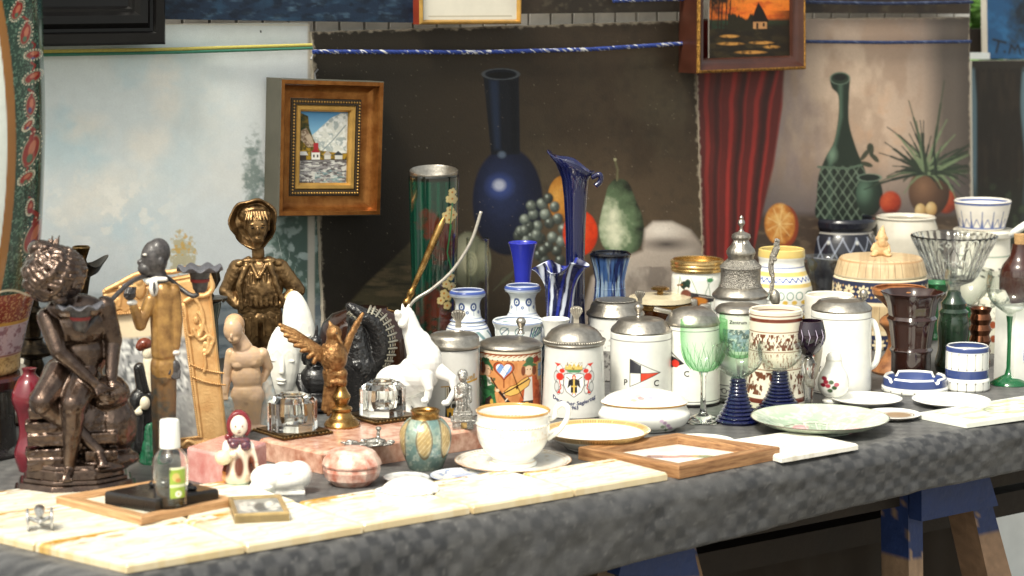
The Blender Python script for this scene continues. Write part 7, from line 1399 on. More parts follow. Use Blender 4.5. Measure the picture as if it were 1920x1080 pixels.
# --- candlesticks, urn, maroon jug at far left
DBR = mat('antique_brass', (74, 62, 46), .32, .9, var=.4, vs=.08, col2=(34, 30, 26))
o = thing('candlestick', 'tall dark brass candlestick column with a wide drip plate behind the seated bronze boy', 'candlestick', 66, 800, 50); y0 = YC[o.name]
turned(o, 'body', DBR, [(.01, y0), (50, y0), (52, y0 - 6), (30, y0 - 16), (16, y0 - 40), (15, 700), (20, 684), (16, 672), (38, 664), (40, 658), (36, 652), (20, 642), (18, 636), (20, 632), (15, 630), (15, 588), (18, 584), (17, 578), (13, 574), (12, 500), (20, 492), (18, 470), (.01, 470)])
o = thing('candlestick', 'brass candle socket in a leaf shaped drip pan behind the curly bronze hair', 'candlestick', 160, 790, 40); y0 = YC[o.name]
turned(o, 'stem', DBR, [(.01, y0), (44, y0), (44, y0 - 6), (14, y0 - 20), (9, 700), (9, 560), (14, 530), (16, 520), (.01, 520)]); turned(o, 'socket', mat('bright_old_brass', (150, 122, 78), .28, .95, var=.4, vs=.1, col2=(70, 54, 34)), openp([(10, 520), (11, 496), (9, 488), (14, 474), (17, 466), (16, 464)], 3, 478))
MB().lathe(prof_px(o, [(12, 522), (30, 512), (44, 492), (46, 490), (44, 490), (28, 508), (12, 518)]), 60, fz=lambda a, r: 9 * max(0, (r - 20) / 26) * math.cos(3 * a + .9), fr=lambda a, z: 1 + .1 * math.cos(3 * a + .9)).build('drip_pan', DBR, o, 60)
o = thing('urn', 'small brass urn on a dark green column beside the gilt frame', 'urn', 396, 792, 26); y0 = YC[o.name]
turned(o, 'column', mat('green_black_stone', (30, 40, 34), .25, var=.5, vs=.06, col2=(58, 70, 60)), [(.01, y0), (30, y0), (28, y0 - 10), (18, y0 - 20), (16, 600), (22, 575), (22, 566), (.01, 566)]); turned(o, 'cup', DBR, [(10, 566), (34, 562), (34, 558), (10, 556), (6, 548), (14, 540), (22, 525), (20, 512), (24, 506), (22, 503), (18, 512), (.01, 514)], fr=lambda a, z: 1 + .05 * math.cos(10 * a))
o = thing('jug', 'maroon glazed jug half hidden behind the seated bronze boy', 'jug', 60, 888, 30); y0 = YC[o.name]
turned(o, 'body', mat('maroon_glaze', (104, 26, 38), .18, var=.25, vs=.04, coat=.4), [(.01, y0)] + spline([(24, y0), (32, 850), (22, 815), (24, 780), (34, 745), (24, 715), (12, 700), (14, 690)], 5) + [(.01, 692)])
# --- the big enamelled vase at the left edge and its stand
CXV = -74
def pt(P):
    P.X = P.X + CXV; X, Y = P.X, P.Y
    P.mix(np.clip((fbm(P.U * 60, Y / 2.8, 3, 2) - .6) * 12, 0, 1) * .6, (110, 146, 124))
    th = P.U * 160
    m1 = np.clip((36 + 26 * np.cos((Y - 180) / 170) - X) / 1.2, 0, 1); m1 = np.clip((X < 40) * 1., 0, 1)
    edge = 38 - np.clip(np.abs(Y - 230) / 260, 0, 1.6) ** 2 * 26
    P.mix(np.clip((edge - X) / 1.5, 0, 1), (146, 98, 48)); P.mix(np.clip((edge - 16 - X) / 1.5, 0, 1), (222, 228, 222))
    for x, y, s, r in ((60, 72, 16, .3), (72, 150, 14, 1.2), (66, 200, 15, .1), (64, 282, 24, .4), (60, 235, 9, .8), (74, 110, 12, 1.5), (60, 385, 10, .2), (66, 440, 26, .5), (54, 330, 12, 1.0), (46, 30, 14, .5)):
        P.ell(x, y, s * .62, s * 1.25, (206, 190, 160), .12, .55, r); P.ell(x, y, s * .55, s * 1.15, (140, 34, 32), .12, 1, r); P.ell(x + s * .1, y - s * .2, s * .24, s * .6, (196, 120, 90), .2, .8, r); P.ell(x - s * .12, y + s * .55, s * .22, s * .34, (50, 60, 116) if int(y) % 3 else (60, 110, 84), .3, .9, r); P.line([(x, y - s * .9), (x + s * .3, y - s * 1.5), (x - s * .2, y - s * 1.9)], s * .3, (140, 34, 32), .95)
        for q in range(20):
            a = q * .314; ex, ey = s * .78 * math.cos(a), s * 1.5 * math.sin(a); P.ell(x + ex * math.cos(r) - ey * math.sin(r), y + ex * math.sin(r) + ey * math.cos(r), 1.5, 1.5, (226, 216, 190), .5, .9)
    m = (Y > 540) * 1.; P.mix(m, (132, 56, 44)); P.mix(m * np.clip((fbm(X / 2.4, Y / 2.4, 5, 2) - .55) * 9, 0, 1), (190, 140, 96)); bands(P, [(594, 600, (196, 148, 70)), (600, 660, (196, 170, 176)), (656, 659, (150, 90, 60)), (660, 720, (204, 168, 112))])
    P.cloud(9, (132, 80, 92), .52, .64, 9, .8, mask=(Y > 601) * (Y < 655)); P.cloud(3, (140, 104, 64), .55, .65, 19, .7, mask=(Y > 662))
    P.X = P.X - CXV
    P.mix(np.clip(1.4 - np.abs(Y - 542 - 10 * np.cos(P.U * 5)) / 2, 0, 1), (224, 210, 180))
o = thing('enamelled_vase', 'huge dark green vase with beaded red paisley enamel at the left edge', 'vase', CXV, 716, 112, z=ZT + .115); y0 = YC[o.name]
turned(o, 'body', WP, openp(spline([(104, y0), (110, 690), (112, 668), (126, 610), (144, 540), (158, 420), (168, 250), (169, 120), (167, -30), (140, -120), (90, -160), (84, -200)], 5), 6, 300), paint=pt, base=(26, 58, 48), step=1.6)
zb_ = o.location[2]
o2 = thing('stand', 'dark red lacquered stand under the huge enamelled vase', 'stand', CXV, 905, 120, s=o.scale[0]); o2.location = (o.location[0], o.location[1], ZT); hz = (zb_ - ZT) / o.scale[0]
RDL = mat('red_black_lacquer', (58, 18, 22), .18, var=.25, vs=.04, coat=.5)
b = MB(); b.lathe([(.01, hz - 26), (124, hz - 26), (132, hz - 20), (134, hz - 6), (130, hz), (.01, hz)], 64); b.build('top', RDL, o2, 40)
b = MB(); b.lathe([(.01, 0), (118, 0), (120, 6), (100, 14), (96, hz - 30), (104, hz - 26.2), (.01, hz - 26.2)], 64); b.build('foot', mat('black_lacquer_stand', (28, 22, 22), .25, coat=.4), o2, 40)

# --- rods leaning behind the horse
def lean_rod(name, label, cat, pts, build):
    B0 = T(*pts[0]); o = bpy.data.objects.new(name, None); COL.objects.link(o); o.location = B0; tag(o, label, cat); s = spx(B0); o.rotation_euler = (0, 0, math.atan2(-B0[0], B0[1])); o.scale = (s, s, s); build(o); return o
def bb(o):
    Zp = lambda x, y, d: (x - 752, d, (708 - y) * 1.012)
    P = [Vector(Zp(746, 706, 0)), Vector(Zp(758, 560, 6))]; q = lambda t: Vector(Zp(754 + (834 - 754) * t, 590 - 178 * t, 6 + 10 * t)); b = MB(); b.tube([P[0], q(0)], 2.4)
    b.tube([q(t) for t in (0, .08, .1, .14, .16, .2, .24, .26, .3, .6, .9, .94, 1)], [4, 5, 8, 8, 5, 7, 7.5, 5, 5, 6.5, 8, 6, 3], 16); b.build('handle', BRS, o, 60)
lean_rod('letter_opener', 'brass handled letter opener leaning upright behind the white horse', 'letter opener', [(752, 708)], bb)
def bb(o):
    q = lambda x, y, d: (x - 768, d, (716 - y) * 1.012); MB().tube(spline([q(768, 716, 0), q(764, 600, 2), q(776, 566, 2), q(812, 542, 4), q(850, 508, 6), q(884, 456, 8), q(903, 400, 10)], 8), [2.2] * 10 + [3.2] * 39, 10).build('rod', mat('grey_horn', (176, 170, 160), .2, .3, var=.2, vs=.1, coat=.4), o, 180)
lean_rod('curved_rod', 'thin curved grey rod sweeping up behind the white horse', 'rod', [(768, 716)], bb)
# --- white rearing horse
PW = mat('porcelain_white', (238, 237, 232), .2, var=.03, vs=.05, coat=.3)
o = thing('horse_figurine', 'white porcelain horse rearing with its head thrown back', 'horse figurine', 780, 800, 40, z=ZT); y0 = YC[o.name]; Z = lambda y: (y0 - y) * 1.012; X0 = 780
hs = [('e', c3(796, 676, -4), (34, 30, 40)), ('e', c3(785, 700, 0), (40, 32, 36)), ('e', c3(740, 722, 14), (38, 32, 36)), ('c', c3(770, 712, 8), 34, c3(745, 722, 14), 33), ('c', c3(792, 660, -2), 30, c3(774, 622, 0), 19), ('c', c3(774, 622, 0), 19, c3(766, 592, -2), 14), ('e', c3(788, 648, 0), (24, 17, 30)), ('c', c3(764, 588, -4), 12, c3(756, 604, -16), 9), ('c', c3(756, 604, -16), 9, c3(752, 622, -24), 6.5) if False else ('c', c3(762, 588, -4), 12, c3(750, 594, -14), 8.5), ('c', c3(750, 594, -14), 8, c3(747, 584, -20), 6.5), ('e', c3(762, 605, -6), (11, 9, 14)), ('c', c3(765, 580, -2), 4, c3(768, 571, 0), 1.6), ('c', c3(757, 579, 2), 4, c3(756, 571, 4), 1.6),
      ('c', c3(798, 700, -22), 16, c3(804, 722, -30), 9), ('c', c3(804, 722, -30), 8, c3(802, 738, -30), 7), ('e', c3(797, 745, -32), (8, 8, 7)), ('c', c3(820, 692, -8), 16, c3(848, 706, -22), 9), ('c', c3(848, 706, -22), 9, c3(852, 728, -24), 6), ('c', c3(852, 728, -24), 6, c3(842, 746, -26), 5.5), ('e', c3(836, 751, -26), (9, 7, 6)),
      ('c', c3(738, 735, 14), 26, c3(760, 770, 6), 13), ('c', c3(760, 770, 6), 12, c3(748, y0 - 8, 14), 8), ('c', c3(772, 730, 20), 22, c3(792, 772, 18), 12), ('c', c3(792, 772, 18), 11, c3(784, y0 - 8, 22), 8), ('c', c3(716, 716, 22), 9, c3(702, 760, 26), 6)]
blob(o, 'body', PW, hs, 1.2, 4)
blob(o, 'mane', PW, [('c', c3(768 + k * 4.6, 584 + k * 12, 10 + k * .6), 6.5, c3(776 + k * 4.6, 596 + k * 13, 12 + k), 4) for k in range(6)], 1.2, 2)
turned(o, 'base', PW, [(.01, y0), (44, y0), (46, y0 - 4), (42, y0 - 10), (.01, y0 - 10)])
# ================================================================== FRONT: TILES, MARBLE STAND, SMALL THINGS
def TWq(a0, w0, a1, w1, sk=0): return [(a0 + sk * w0, w0), (a1, w0), (a1, w1), (a0 + sk * w1, w1)]
def px_of(P):
    v = np.asarray(P) - CAM; d = v @ FW; return (960 + (v @ RT) / d * FPX, 540 - (v @ UP) / d * FPX)
def pt_tile(seed):
    def f(P):
        X, Y = P.X, P.Y; e = np.minimum.reduce([P.U, 1 - P.U, P.V, 1 - P.V])
        P.cloud(30, (232, 224, 196), .5, .7, seed, .6); back = np.clip((Y - 72) / 20, 0, 1); OCH_ = (196, 148, 46)
        P.mix(np.clip((fbm(X / 15, Y / 5, seed + 2) - .50) * 9, 0, 1) * (.28 + .72 * back), OCH_)
        P.mix(np.clip((fbm(X / 9, Y / 4, seed + 5) - .62) * 12, 0, 1) * (.1 + .8 * back), (150, 92, 24))
        for k in range(4):
            cx, cy = 20 + k * 20, 40 + 22 * math.sin(k * 2 + seed); P.ring(cx, cy, 10, 7, .9, (206, 178, 104), .55); P.line([(cx - 12, cy + 9), (cx, cy + 4), (cx + 12, cy + 10)], .9, (198, 168, 96), .55)
        P.mix(np.clip((.022 - e) * 60, 0, 1) * .6, (196, 168, 110))
    return f
TG = 'white and ochre glazed tiles along the table edge'
def tile(a0, w0, a1, w1, seed, label, sk=-.12, z=ZT, jit=0.0):
    px = [px_of(TW(a, w, z)) for a, w in TWq(a0, w0, a1, w1, sk)]
    return quad_slab('tile', label, 'tile', px, z, .011, WPM, pt_tile(seed), (242, 240, 226), part='body', group=TG, n=110, bev=.0035)
tile(.498, .006, .655, .120, 1, 'ochre edged white tile touching the oak framed flower tile', 0)
tile(.334, .005, .494, .152, 2, 'ochre edged white tile in front of the small blue and white dish', 0)
tile(.172, .008, .330, .158, 3, 'ochre edged white tile in front of the scallop shell dish', 0)
tile(.006, .005, .168, .160, 4, 'ochre edged white tile carrying the little brass framed glass box', 0)
tile(-.150, .006, .002, .160, 5, 'ochre edged white tile at the near corner of the table', -.25)
tile(.02, .165, .172, .32, 6, 'ochre edged white tile below the right half of the wooden frame', 0)
tile(-.150, .164, .016, .326, 7, 'ochre edged white tile below the left half of the wooden frame', -.25)
tile(-.140, .330, -.01, .438, 8, 'ochre edged white tile in front of the stepped bronze base', -.25)
TZ = ZT + .0112
# oak frame with the black box and the miniature bottle
def pt(P): P.cloud(20, (222, 208, 160), .5, .7, 3, .6)
o, c, Q = quad_slab('framed_tile', 'tile in a pale oak frame lying under the black box and small bottle', 'tile', [(108, 944), (265, 984), (438, 948), (300, 912)], TZ, .005, WPM, pt, (236, 230, 208), part='tile')
tframe(o, c, [c + (q - c) * 1.02 for q in Q], .009, .021, wood('pale_oak', (206, 166, 122), (150, 106, 66)))
BZ = TZ + .0053
o, c, Q = quad_slab('black_box', 'flat black lacquered box with a small glossy black ornament on its lid', 'box', [(197, 946), (292, 962), (410, 941), (322, 921)], BZ, .017, mat('black_box_lacquer', (30, 27, 26), .28, var=.2, vs=30, coat=.3), None, part='body', bev=.003)
s_ = spx(c); M_ = c + np.array([0, 0, .017]); b = MB()
for dx, dy, r in ((.0, .012, .012), (.012, .018, .009), (-.012, .016, .008), (.03, .002, .009), (.038, -.004, .006)): b.ell((dx, dy, .017 + r * .4), (r, r * .8, r * .6), None, 16, 10)
v = b.build('ornament', BLK, o, 180); remesh(v, .001, 2)
o = thing('bottle', 'miniature clear glass bottle with a white cap and green label', 'bottle', 321, 962, 31, z=BZ); y0 = YC[o.name]
sq = lambda a, z: 1 + .035 * math.cos(4 * a)
turned(o, 'body', CLR, openp(spline([(25, y0), (28, y0 - 3), (30, 930), (33, 880), (31, 856), (22, 842), (16, 834), (15, 820)], 4), 3, y0 - 9), fr=sq)
turned(o, 'cap', mat('white_cap', (238, 238, 232), .35, var=.03), [(.01, 838), (19, 838), (19.5, 836), (18, 788), (17, 786), (.01, 786)], 40)
def patch(o, name, m, R, a0, a1, ya, yb, paint, base, off=.8, n=60, taper=0):
    y0 = YC[o.name]; V = []; F = []
    for j in range(n + 1):
        for i in range(n + 1): a = a0 + (a1 - a0) * i / n; y = ya + (yb - ya) * j / n; r = (R(y) if callable(R) else R) + off; V.append((r * math.sin(a), -r * math.cos(a), (y0 - y) * 1.012))
    for j in range(n):
        for i in range(n): k = j * (n + 1) + i; F.append((k, k + n + 1, k + n + 2, k + 1))
    ob = MB().add(V, F).build(name, m, o, 180); P = Paint(np.array(V)[:, 0], y0 - np.array(V)[:, 2] / 1.012, base); paint(P); setcol(ob.data, P.C); sd = ob.modifiers.new('t', 'SOLIDIFY'); sd.thickness = .3; sd.offset = 1; return ob
def pt(P):
    P.rect(-30, 868, 40, 874, (226, 226, 190), 1); P.ell(10, 888, 7, 8, (210, 186, 110), .3); P.ell(14, 894, 5, 4, (190, 130, 70), .4); bands(P, [(902, 907, (222, 226, 190))]); P.ell(14, 920, 6, 6, (236, 236, 220), .3); P.ell(14, 920, 2, 2, (196, 176, 80), .3)
patch(o, 'label', WP, lambda y: 32.6 - max(0, y - 885) * .055, -.05, .95, 870, 928, pt, (150, 176, 66), 1.2)
# little brass and glass box, toy cannon
def pt(P): P.ell(34, 50, 20, 30, (206, 206, 200), .3); P.ell(54, 46, 14, 24, (96, 100, 100), .4); P.ell(76, 52, 14, 26, (222, 220, 212), .3); P.cloud(12, (110, 114, 116), .52, .66, 3, .6)
o, c, Q = quad_slab('trinket_box', 'little glass lidded box in a worn brass mount on the ochre edged tiles', 'box', [(440, 982), (543, 977), (527, 944), (428, 949)], TZ, .009, WPM, pt, (152, 154, 150), part='picture', edge=(170, 150, 110))
tframe(o, c, Q, .0115, .0055, mat('brass_mount', (190, 164, 116), .35, .55, var=.3, vs=40), name='mount')
o = thing('toy_cannon', 'tiny silver toy cannon on two wheels seen end on', 'toy cannon', 75, 993, 0, z=TZ); y0 = YC[o.name]; Z = lambda y: (y0 - y) * 1.012
TIN = mat('bright_tin', (190, 190, 190), .28, .9, var=.2, vs=.2)
for sx in (-22, 22):
    b = MB(); Mx = rot('Y', 90); ring = [(sx, 19 * math.cos(a), 20 + 19 * math.sin(a)) for a in np.linspace(0, 2 * math.pi, 33)]; b.tube(ring, 2.6, 8, False)
    for k in range(4): a = k * math.pi / 4; b.tube([(sx, 19 * math.cos(a), 20 + 19 * math.sin(a)), (sx, -19 * math.cos(a), 20 - 19 * math.sin(a))], 1.3, 6)
    b.ell((sx, 0, 20), (4, 5, 5)); b.build('wheel', TIN, o, 60)
b = MB(); b.tube([(-24, 0, 20), (24, 0, 20)], 3); b.tube([(0, 0, 22), (0, 46, 5)], [7, 4]); b.cap((-16, 0, 22), 4, (0, -3, 15), 4); b.cap((16, 0, 22), 4, (0, -3, 15), 4); b.build('carriage', TIN, o, 60)
b = MB(); b.lathe([(.01, -30), (7, -30), (8.5, -27), (8.5, -24), (7, -22), (8, 0), (10, 18), (10.5, 24), (6, 28), (4, 32), (.01, 34)], 24, (0, 0, 36), M=rot('X', -98)); b.build('barrel', TIN, o, 40)
# kerchief figurine, pink block, white shoe
o, c, Q = quad_slab('soap_block', 'pale pink marbled block standing behind the kerchief figurine', 'block', [(352, 900), (432, 918), (500, 890), (420, 876)], ZT, .045, mat('pink_onyx', (224, 176, 168), .25, var=.4, vs=50, col2=(196, 124, 118), coat=.3), None, bev=.004)
o = thing('figurine', 'china figurine of a woman in a maroon kerchief and brown striped apron holding a basket', 'figurine', 448, 926, 24); y0 = YC[o.name]; Z = lambda y: (y0 - y) * 1.012; X0 = 448
CH = mat('china_painted', (255, 255, 255), .22, var=.04, vs=.05, attr=True, coat=.3)
def pt(P):
    X, Y = P.X + X0, y0 - P.Y / 1.012
    P.mix(((Y > 838) & (Y < 900)) * 1., (228, 206, 184)); P.ell(0, 0, 1, 1, (0, 0, 0))
    for x, y, rx, ry in ((424, 868, 9, 22), (449, 870, 9, 20), (472, 868, 7, 20)): P.mix(np.clip(1.25 - np.hypot((X - x) / rx, (Y - y) / ry), 0, 1) * 2, (96, 48, 30))
    P.mix(np.clip((Y - 898) / 4, 0, 1), (176, 196, 178)); P.mix(((X < 424) & (Y > 880)) * .7, (206, 130, 60))
blob(o, 'body', CH, [('e', c3(448, 838, 0), (24, 18, 20)), ('c', c3(448, 850, 0), 22, c3(447, 884, 0), 31), ('e', c3(448, 894, 0), (33, 26, 12)), ('e', c3(446, y0 - 8, 0), (27, 22, 10)), ('c', c3(428, 832, -4), 9, c3(424, 850, -20), 8), ('c', c3(424, 850, -20), 7, c3(440, 846, -24), 6), ('c', c3(470, 834, -4), 8, c3(478, 862, -14), 7), ('e', c3(480, 870, -16), (6, 6, 7))], 1.2, 3, None, pt, (236, 230, 218))
blob(o, 'basket', mat('cream_glaze2', (226, 214, 180), .3, var=.15, vs=.2), [('e', c3(420, 852, -24), (16, 14, 14))], 1.2, 2)
blob(o, 'face', mat('china_flesh', (242, 226, 210), .25, var=.03, coat=.3), [('e', c3(450, 796, -5), (17, 16, 21)), ('e', c3(450, 800, -21), (2.4, 3, 3)), ('c', c3(449, 812, 0), 9, c3(448, 824, 0), 9)], 1.1, 2)
b = MB(); [b.ell(c3(450 + s * 6.5, 795, -20.2), (1.7, 1, 1.7), None, 10, 6) for s in (-1, 1)]; b.ell(c3(450, 807, -19.6), (4, 1.2, 1.1), None, 10, 6); b.build('features', mat('china_line', (120, 60, 50), .3), o, 180)
blob(o, 'kerchief', mat('maroon_china', (122, 36, 44), .22, var=.15, vs=.2, coat=.3), [('t', [c3(450 + 19 * math.sin(a), 796 - 23 * math.cos(a), -6) for a in np.linspace(-2.5, 2.5, 21)], 4.6), ('e', c3(450, 793, 6), (21, 16, 25)), ('e', c3(430, 818, -2), (7, 6, 7))], 1.1, 2)
blob(o, 'scarf', mat('navy_china', (38, 40, 66), .22, var=.5, vs=.3, col2=(120, 60, 60), coat=.3), [('c', c3(434, 824, -12), 7, c3(464, 824, -12), 7), ('e', c3(462, 833, -16), (10, 6, 9)), ('e', c3(440, 831, -16), (9, 6, 7))], 1.1, 2)
def pt(P):
    X, Y = P.X + 530, y0 - P.Y / 1.012
    for x, y, rx, ry in ((487, 872, 7, 3), (492, 878, 8, 2.4), (484, 880, 5, 2), (498, 870, 5, 2), (552, 870, 6, 2.4), (558, 875, 5, 2)): P.ell(x, y, rx, ry, (132, 110, 176), .4, .9)
    P.ell(517, 893, 4, 2, (120, 130, 80), .3); P.line([(496, 872), (520, 868)], 1, (170, 150, 190), .6)
o = thing('china_shoe', 'white porcelain shoe with small violet flowers below the marble stand', 'china shoe', 530, 930, 20); y0 = YC[o.name]; Z = lambda y: (y0 - y) * 1.012; X0 = 530
blob(o, 'body', CH, [('e', c3(506, 893, -4), (36, 26, 25)), ('e', c3(530, 898, -2), (44, 26, 22)), ('e', c3(560, 891, 2), (26, 27, 27)), ('e', c3(534, 880, -6), (26, 20, 16)), ('b', (0, 0, 4), (84, 36, 8)), ('e', c3(494, 908, -12), (26, 20, 12))], 1.3, 5, None, pt, (240, 238, 232))
o = thing('saucer', 'small pale green leaf dish beside the kerchief figurine', 'dish', 486, 934, 0); y0 = YC[o.name]
MB().lathe([(.01, 0), (20, 0), (26, 4), (25, 6), (18, 3), (.01, 2.6)], 40, sx=1.1).build('body', mat('celadon', (206, 218, 206), .2, coat=.3), o, 40)
# pink marble desk stand
def pt(P): P.cloud(14, (226, 186, 160), .45, .65, 3, .8); P.cloud(6, (150, 78, 54), .56, .68, 7, .7); P.cloud(26, (176, 110, 82), .5, .66, 17, .6); P.mix(np.clip(1.2 - np.abs(fbm(P.X / 18, P.Y / 18, 27) - .5) * 60, 0, 1) * .6, (236, 214, 196))
SH = .030
o, SC, Q = quad_slab('desk_stand', 'thick slab of salmon pink marble carrying the glass inkwells and gold eagle', 'desk stand', [(604, 889), (916, 838), (790, 806), (486, 861)], ZT, SH, mat('polished_marble', (226, 188, 166), .22, var=.4, vs=60, col2=(172, 112, 88), coat=.25), None, bev=.004)
SZ = ZT + SH
def inkwell(label, px, py, k=1.0):
    o = thing('inkwell', label, 'inkwell', px, py, 0, z=SZ, group='cut glass inkwells on the marble stand'); o.rotation_euler.z = YAW
    b = MB(); b.box((0, 0, 3.4), (110 * k, 110 * k, 4.4), None, 1.2); b.box((0, 0, 7.2), (100 * k, 100 * k, 3.0), None, 1); b.box((0, 0, .7), (98 * k, 98 * k, 1.4))
    for i in range(-6, 7):
        for (x, y) in ((i * 8.4 * k, -54 * k), (-54 * k, i * 8.4 * k)): b.ell((x, y, 5.4), (3.4, 3.4, 2.2), None, 8, 6)
    b.build('tray', mat('tray_brass', (120, 92, 52), .36, .85, var=.45, vs=.1, col2=(56, 44, 28)), o, 40)
    h = 45 * k
    def fr(a, z):
        c, s = abs(math.cos(a)), abs(math.sin(a)); return min(1 / max(c, s), 1.24 / (c + s) if False else 1.36 / (c + s))
    z0, z1 = 9, 9 + 66 * k
    MB().lathe([(.01, z0), (h, z0), (h, z1 - 13), (h * .74, z1 - 4), (h * .56, z1 - 3.5), (h * .56, z1), (h * .44, z1), (h * .40, z1 - 8), (h * .46, z0 + 26), (h * .38, z0 + 12), (.01, z0 + 11)], 96, fr=fr).build('glass_block', CLR, o, 12)
inkwell('square cut glass inkwell beside the terracotta woman', 549, 812, 1.0); inkwell('square cut glass inkwell in front of the white horse', 718, 784, .95)
# gold eagle on a brass foot
o = thing('eagle_figurine', 'gilt eagle with spread wings on a turned brass foot', 'eagle figurine', 641, 806, 34, z=SZ); y0 = YC[o.name]; Z = lambda y: (y0 - y) * 1.012; X0 = 641
turned(o, 'foot', BRS, [(.01, y0), (33, y0), (34, y0 - 4)] + spline([(30, 788), (22, 781), (17, 772)], 4) + [(19, 770), (20, 765), (17, 762), (11, 758)] + spline([(11, 758), (16, 748), (17, 742), (11, 732), (8, 724)], 4) + [(10, 722), (11, 716), (8, 712), (.01, 712)])
eg = [('e', c3(627, 668, 0), (26, 24, 32)), ('c', c3(626, 655, 0), 17, c3(628, 630, -2), 13), ('e', c3(628, 624, -4), (15, 15, 15)), ('c', c3(624, 614, 0), 7, c3(620, 603, 2), 2), ('c', c3(634, 628, -12), 6, c3(642, 640, -18), 2.4), ('c', c3(622, 700, 0), 17, c3(620, 716, 0), 12), ('c', c3(640, 700, -4), 13, c3(640, 716, -2), 10), ('e', c3(632, 714, -8), (16, 10, 7)), ('e', c3(642, 714, 0), (10, 10, 6))]
for k in range(4): eg.append(('c', c3(622 + k * 7, 712, -12), 3, c3(621 + k * 8, 720, -13), 2))
for k in range(40):
    r = random.Random(k); a = r.uniform(-1.3, 1.3); y = r.uniform(642, 695); eg.append(('e', (626 - X0 + 23 * math.sin(a) * (1 - abs(y - 668) / 80), -22 * math.cos(a) * (1 - abs(y - 668) / 80), Z(y)), (4.5, 3, 5.5)))
blob(o, 'body', GLT, eg, 1.1, 1)
MB().ell(c3(633, 622, -16.5), 2).build('eye', mat('bird_eye', (30, 22, 16), .2), o, 180)
def wing(root, tips, r0):
    L = []
    for i, (x, y, d) in enumerate(tips): L.append(('c', c3(*root[0]) if i < len(tips) // 2 else c3(*root[1]), r0, c3((root[0][0] + x * 2) / 3, (root[0][1] + y * 2) / 3 - 4, (root[0][2] + 2 * d) / 3), r0 * .7)); L.append(('c', c3((root[0][0] + x * 2) / 3, (root[0][1] + y * 2) / 3 - 4, (root[0][2] + 2 * d) / 3), r0 * .7, c3(x, y, d), r0 * .5))
    return L
blob(o, 'wing', GLT, wing([(606, 660, 4), (610, 676, 4)], [(528, 608, 0), (532, 617, -2), (538, 627, -4), (546, 636, -5), (556, 646, -6), (568, 656, -6), (580, 668, -6), (590, 678, -6)], 8.5), 1.1, 1)
blob(o, 'wing', GLT, wing([(646, 655, 8), (646, 668, 8)], [(682, 592, 20), (678, 602, 20), (674, 612, 19), (668, 624, 18), (662, 636, 16)], 7), 1.1, 1)
blob(o, 'tail', GLT, [('c', c3(614 + k * 4, 715, 6), 5, c3(606 + k * 5, 778 - abs(k - 2) * 5, 8), 4) for k in range(5)], 1.1, 1)
# silver pen rest, silver statuette
SLV = mat('silver_relief', (206, 204, 198), .25, .9, var=.4, vs=.25, col2=(120, 116, 110), bump=.5, bs=.4)
o = thing('pen_rest', 'silver openwork pen rest with a small upright post lying on the pink marble', 'pen rest', 690, 836, 0, z=SZ); y0 = YC[o.name]; Z = lambda y: (y0 - y) * 1.012
L = [('e', (0, 0, 3), (44, 20, 3.2)), ('c', (18, 0, 4), 4, (20, 0, 30), 3), ('e', (20, 0, 33), (6, 6, 4)), ('e', (14, -4, 10), (18, 12, 6))]
for k in range(9): a = k * .7; L.append(('t', spline([(40 * math.cos(a), 20 * math.sin(a), 4), (50 * math.cos(a + .2), 26 * math.sin(a + .2), 6), (46 * math.cos(a + .45), 22 * math.sin(a + .45), 7), (38 * math.cos(a + .35), 18 * math.sin(a + .35), 6)], 4), 2.6))
blob(o, 'body', SLV, L, 1.2, 1)
o = thing('statuette', 'small silver statuette of a robed figure on a square pedestal', 'statuette', 868, 803, 0, z=SZ - .001); y0 = YC[o.name]; Z = lambda y: (y0 - y) * 1.012; X0 = 868; o.location.z = SZ
b = MB(); b.box((0, 0, 7), (40, 36, 14), None, 1.5); b.box((0, 0, 16), (46, 42, 5), None, 1.5); b.box((0, 0, 24), (36, 32, 12), None, 2); b.box((0, 0, 32), (30, 26, 5), None, 1); b.build('pedestal', SLV, o, 40)
b = MB(); b.box((2, -18.6, 8), (11, 1.4, 13), None, .4); b.build('plaque', GLD, o, 40)
blob(o, 'figure', SLV, [('c', (0, 0, 34), 13, (0, 0, Z(745)), 9), ('c', (0, 0, Z(752)), 12, (0, 0, Z(728)), 13), ('e', (0, -2, Z(708)), (8, 8, 10)), ('e', (0, -9.5, Z(707)), (2, 2, 3)), ('e', (0, 3, Z(703)), (10, 8, 10)), ('c', (-12, 0, Z(728)), 5, (-12, -6, Z(748)), 4), ('c', (-12, -6, Z(748)), 4, (-2, -12, Z(742)), 3.4), ('c', (12, 0, Z(728)), 5, (14, -4, Z(752)), 4)] + [('c', (-10 + k * 5, -11 + abs(k - 2) * 2, Z(744)), 1.6, (-12 + k * 6, -13 + abs(k - 2) * 2, 36), 2) for k in range(5)], 1.0, 1, lambda co: n3(co, 6, 4) * .9)
